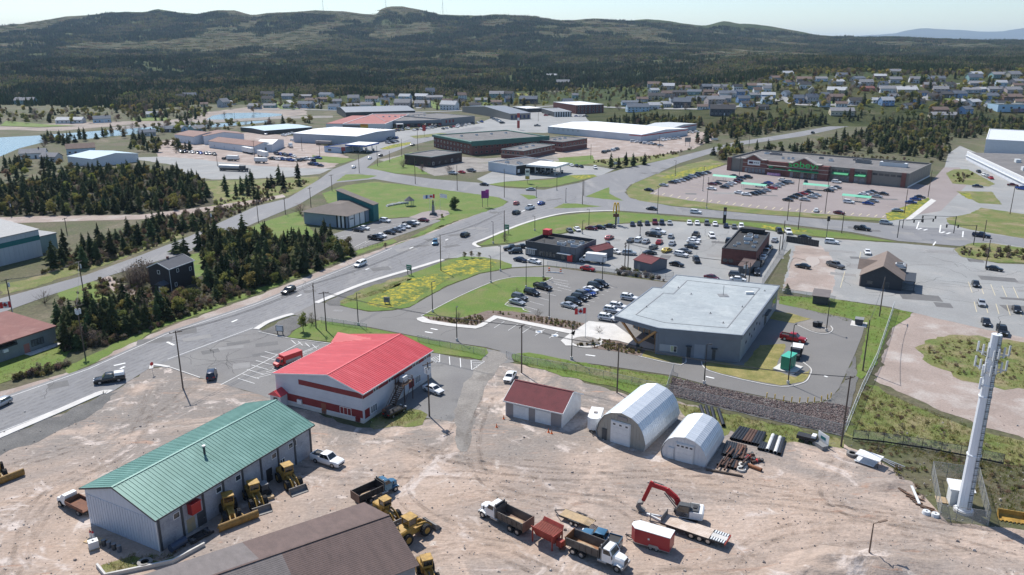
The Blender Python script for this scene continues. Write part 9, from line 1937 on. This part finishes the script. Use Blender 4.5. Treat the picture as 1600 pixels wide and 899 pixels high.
belt('low_scrub',[([(1440,548),(1500,528),(1600,540),(1640,600),(1540,600),(1480,580)],130),([(1400,705),(1440,712),(1458,750),(1450,790),(1420,760),(1390,735)],30),([(1440,655),(1560,700),(1660,720),(1660,780),(1560,770),(1520,740),(1480,720),(1430,690)],110),([(1340,690),(1440,706),(1400,716),(1350,708)],25),([(1345,610),(1430,640),(1430,690),(1340,680)],60)],SC_,.35,.85,40)
def tuft(seed,m,h,n=9):
    r=random.Random(seed); mb=MB(); km=mb.mi(m)
    for k in range(n): a=r.uniform(0,6.28); q=Vector((math.cos(a),math.sin(a),0))*r.uniform(.05,.3); w_=Vector((-math.sin(a),math.cos(a),0))*.05; i0=len(mb.v); t_=q*1.8+Vector((0,0,h*r.uniform(.6,1.2))); mb.v += [tuple(q-w_),tuple(q+w_),tuple(t_)]; mb.f.append((i0,i0+1,i0+2)); mb.m.append(km)
    return mb.mesh('tuft')
m_gt=leafmat('green blades',(.10,.14,.02),(.14,.16,.035),.25); m_st=leafmat('dry blades',(.30,.24,.11),(.22,.19,.08),.25)
TF=[tuft(1,m_gt,.4),tuft(2,m_gt,.55),tuft(3,m_st,.5),tuft(4,m_st,.35)]
belt('grass_tufts',[([(1330,640),(1350,600),(1400,622),(1540,676),(1660,705),(1660,800),(1560,800),(1440,715),(1340,692)],3600),([(1437,545),(1500,524),(1640,548),(1640,606),(1540,603),(1445,562)],1100),([(1040,625),(1230,668),(1318,688),(1240,690),(1140,672),(1060,640)],600),([(801,553),(935,572),(1046,590),(1040,613),(960,605),(803,565)],700),([(158,884),(210,868),(285,866),(318,856),(190,894)],140),([(580,655),(640,642),(668,650),(620,668)],220),([(1220,462),(1300,467),(1425,489),(1390,514),(1346,593),(1355,511),(1220,474)],900),([(528,476),(640,434),(600,458)],400),([(0,600),(110,565),(100,530),(60,515),(-60,560)],500)],TF,.5,1.1,33)
BP=[leafy_mesh(.7,.5,50,m_decid,40,3,.14,.05),leafy_mesh(.8,.5,51,m_drytan,40,3,.14,.05),tuft(9,m_st,.8,14)]
belt('bed_plants',[([(664,497),(712,500),(748,494),(757,502),(744,509),(700,505)],130),([(770,489),(860,499),(910,508),(900,515),(830,503)],110),([(900,541),(935,531),(1004,547),(998,555),(925,544)],150),([(846,437),(860,436),(850,441)],12)],BP,.7,1.2,34)
# ================================================================== AIR
m_air=bpy.data.materials.new('air'); m_air.use_nodes=True; N=m_air.node_tree.nodes; L=m_air.node_tree.links; N.remove(N['Principled BSDF']); pv_=N.new('ShaderNodeVolumePrincipled'); pv_.inputs['Color'].default_value=(.58,.78,1.0,1); pv_.inputs['Density'].default_value=4.2e-5; pv_.inputs['Anisotropy'].default_value=.1; L.new(pv_.outputs[0],N['Material Output'].inputs['Volume'])
mb=MB(); mb.box(-46000,46000,-46000,46000,-1.5,460,m_air); kind(mb.build('haze'),'stuff')
# ================================================================== labels that need the whole scene
def zone(u,v):
    return 'by the inlet at the left' if u<330 else 'behind the strip mall' if u<800 else 'behind the white warehouse' if u<1180 else 'on the right hillside'
def number(objs,base,max_=40):
    grp={}
    for o in objs: grp.setdefault(base(o),[]).append(o)
    for lab,q in grp.items():
        q.sort(key=lambda o: o['_px'])
        for k,o in enumerate(q): o['label']=lab if len(q) == 1 else f"{lab}, {ORD[k] + ' such from the left' if k < len(q) - 1 else 'rightmost such'}"
hs=[o for o in LABELS if o.get('_px') is not None and o['category'] == 'house']
number(hs,lambda o: f"{o['label']} {zone(o['_px'], o['_py'])}")
LM=[(430,560,'the red roofed hall'),(620,640,'the back of the red roofed hall'),(300,600,'the yard entrance'),(120,545,'the low grey building with a dull red roof'),(60,470,'the side road at the left'),(900,600,'the tan garage'),(1320,640,'the stone bank'),(1360,520,'the long bright fence'),(700,420,'the dandelion lawn'),(760,470,'the police lawn'),(890,460,'the police parking rows'),(1000,560,'the police plaza'),(1180,600,'the front of the police station'),(1270,530,'the back of the police station'),(820,370,'the dark grey restaurant'),(990,380,'the dealer lot'),(1170,420,'the brick restaurant'),(700,310,'the memorial lawn'),(560,300,'the fork below the truck lot'),(420,335,'the community hall road bend'),(860,300,'the main junction'),(620,250,'the road past the fuel canopy'),(660,270,'the dark flat office'),(1100,290,'the supermarket lot, left side'),(1280,320,'the supermarket lot, middle'),(1430,310,'the supermarket lot, right end'),(1300,370,'the cross road verge'),(1540,360,'the traffic lights'),(1580,320,'the department store'),(350,350,'the wood at the left'),(60,340,'the lane behind the pale warehouse'),(420,240,'the salvage lot'),(930,245,'the motel yard'),(1040,232,'the warehouse yard'),(1170,230,'the conifer belt'),(840,190,'the far junction'),(370,190,'the inlet')]
def near(o): return min(LM,key=lambda q: (q[0]-o['_px']) ** 2+(2*(q[1]-o['_py'])) ** 2)[2]
number([o for o in LABELS if o['category'] == 'utility pole'],lambda o: f"wooden utility pole {'with transformers ' if any(c.name.startswith('transformer') for c in o.children) else ''}by {near(o)}")
number([o for o in LABELS if o['category'] == 'lamp post' and o.get('group')],lambda o: f"slim black lamp post by {near(o)}")
for o in LABELS:
    for k in ('_px','_py'):
        if k in o: del o[k]
    l_=o.get('label','').split()
    if len(l_)>16: o['label']=o['label'].replace(' such from the left',' from left').replace('parked along the ','along the ').replace('in the column of cars left of','left of')
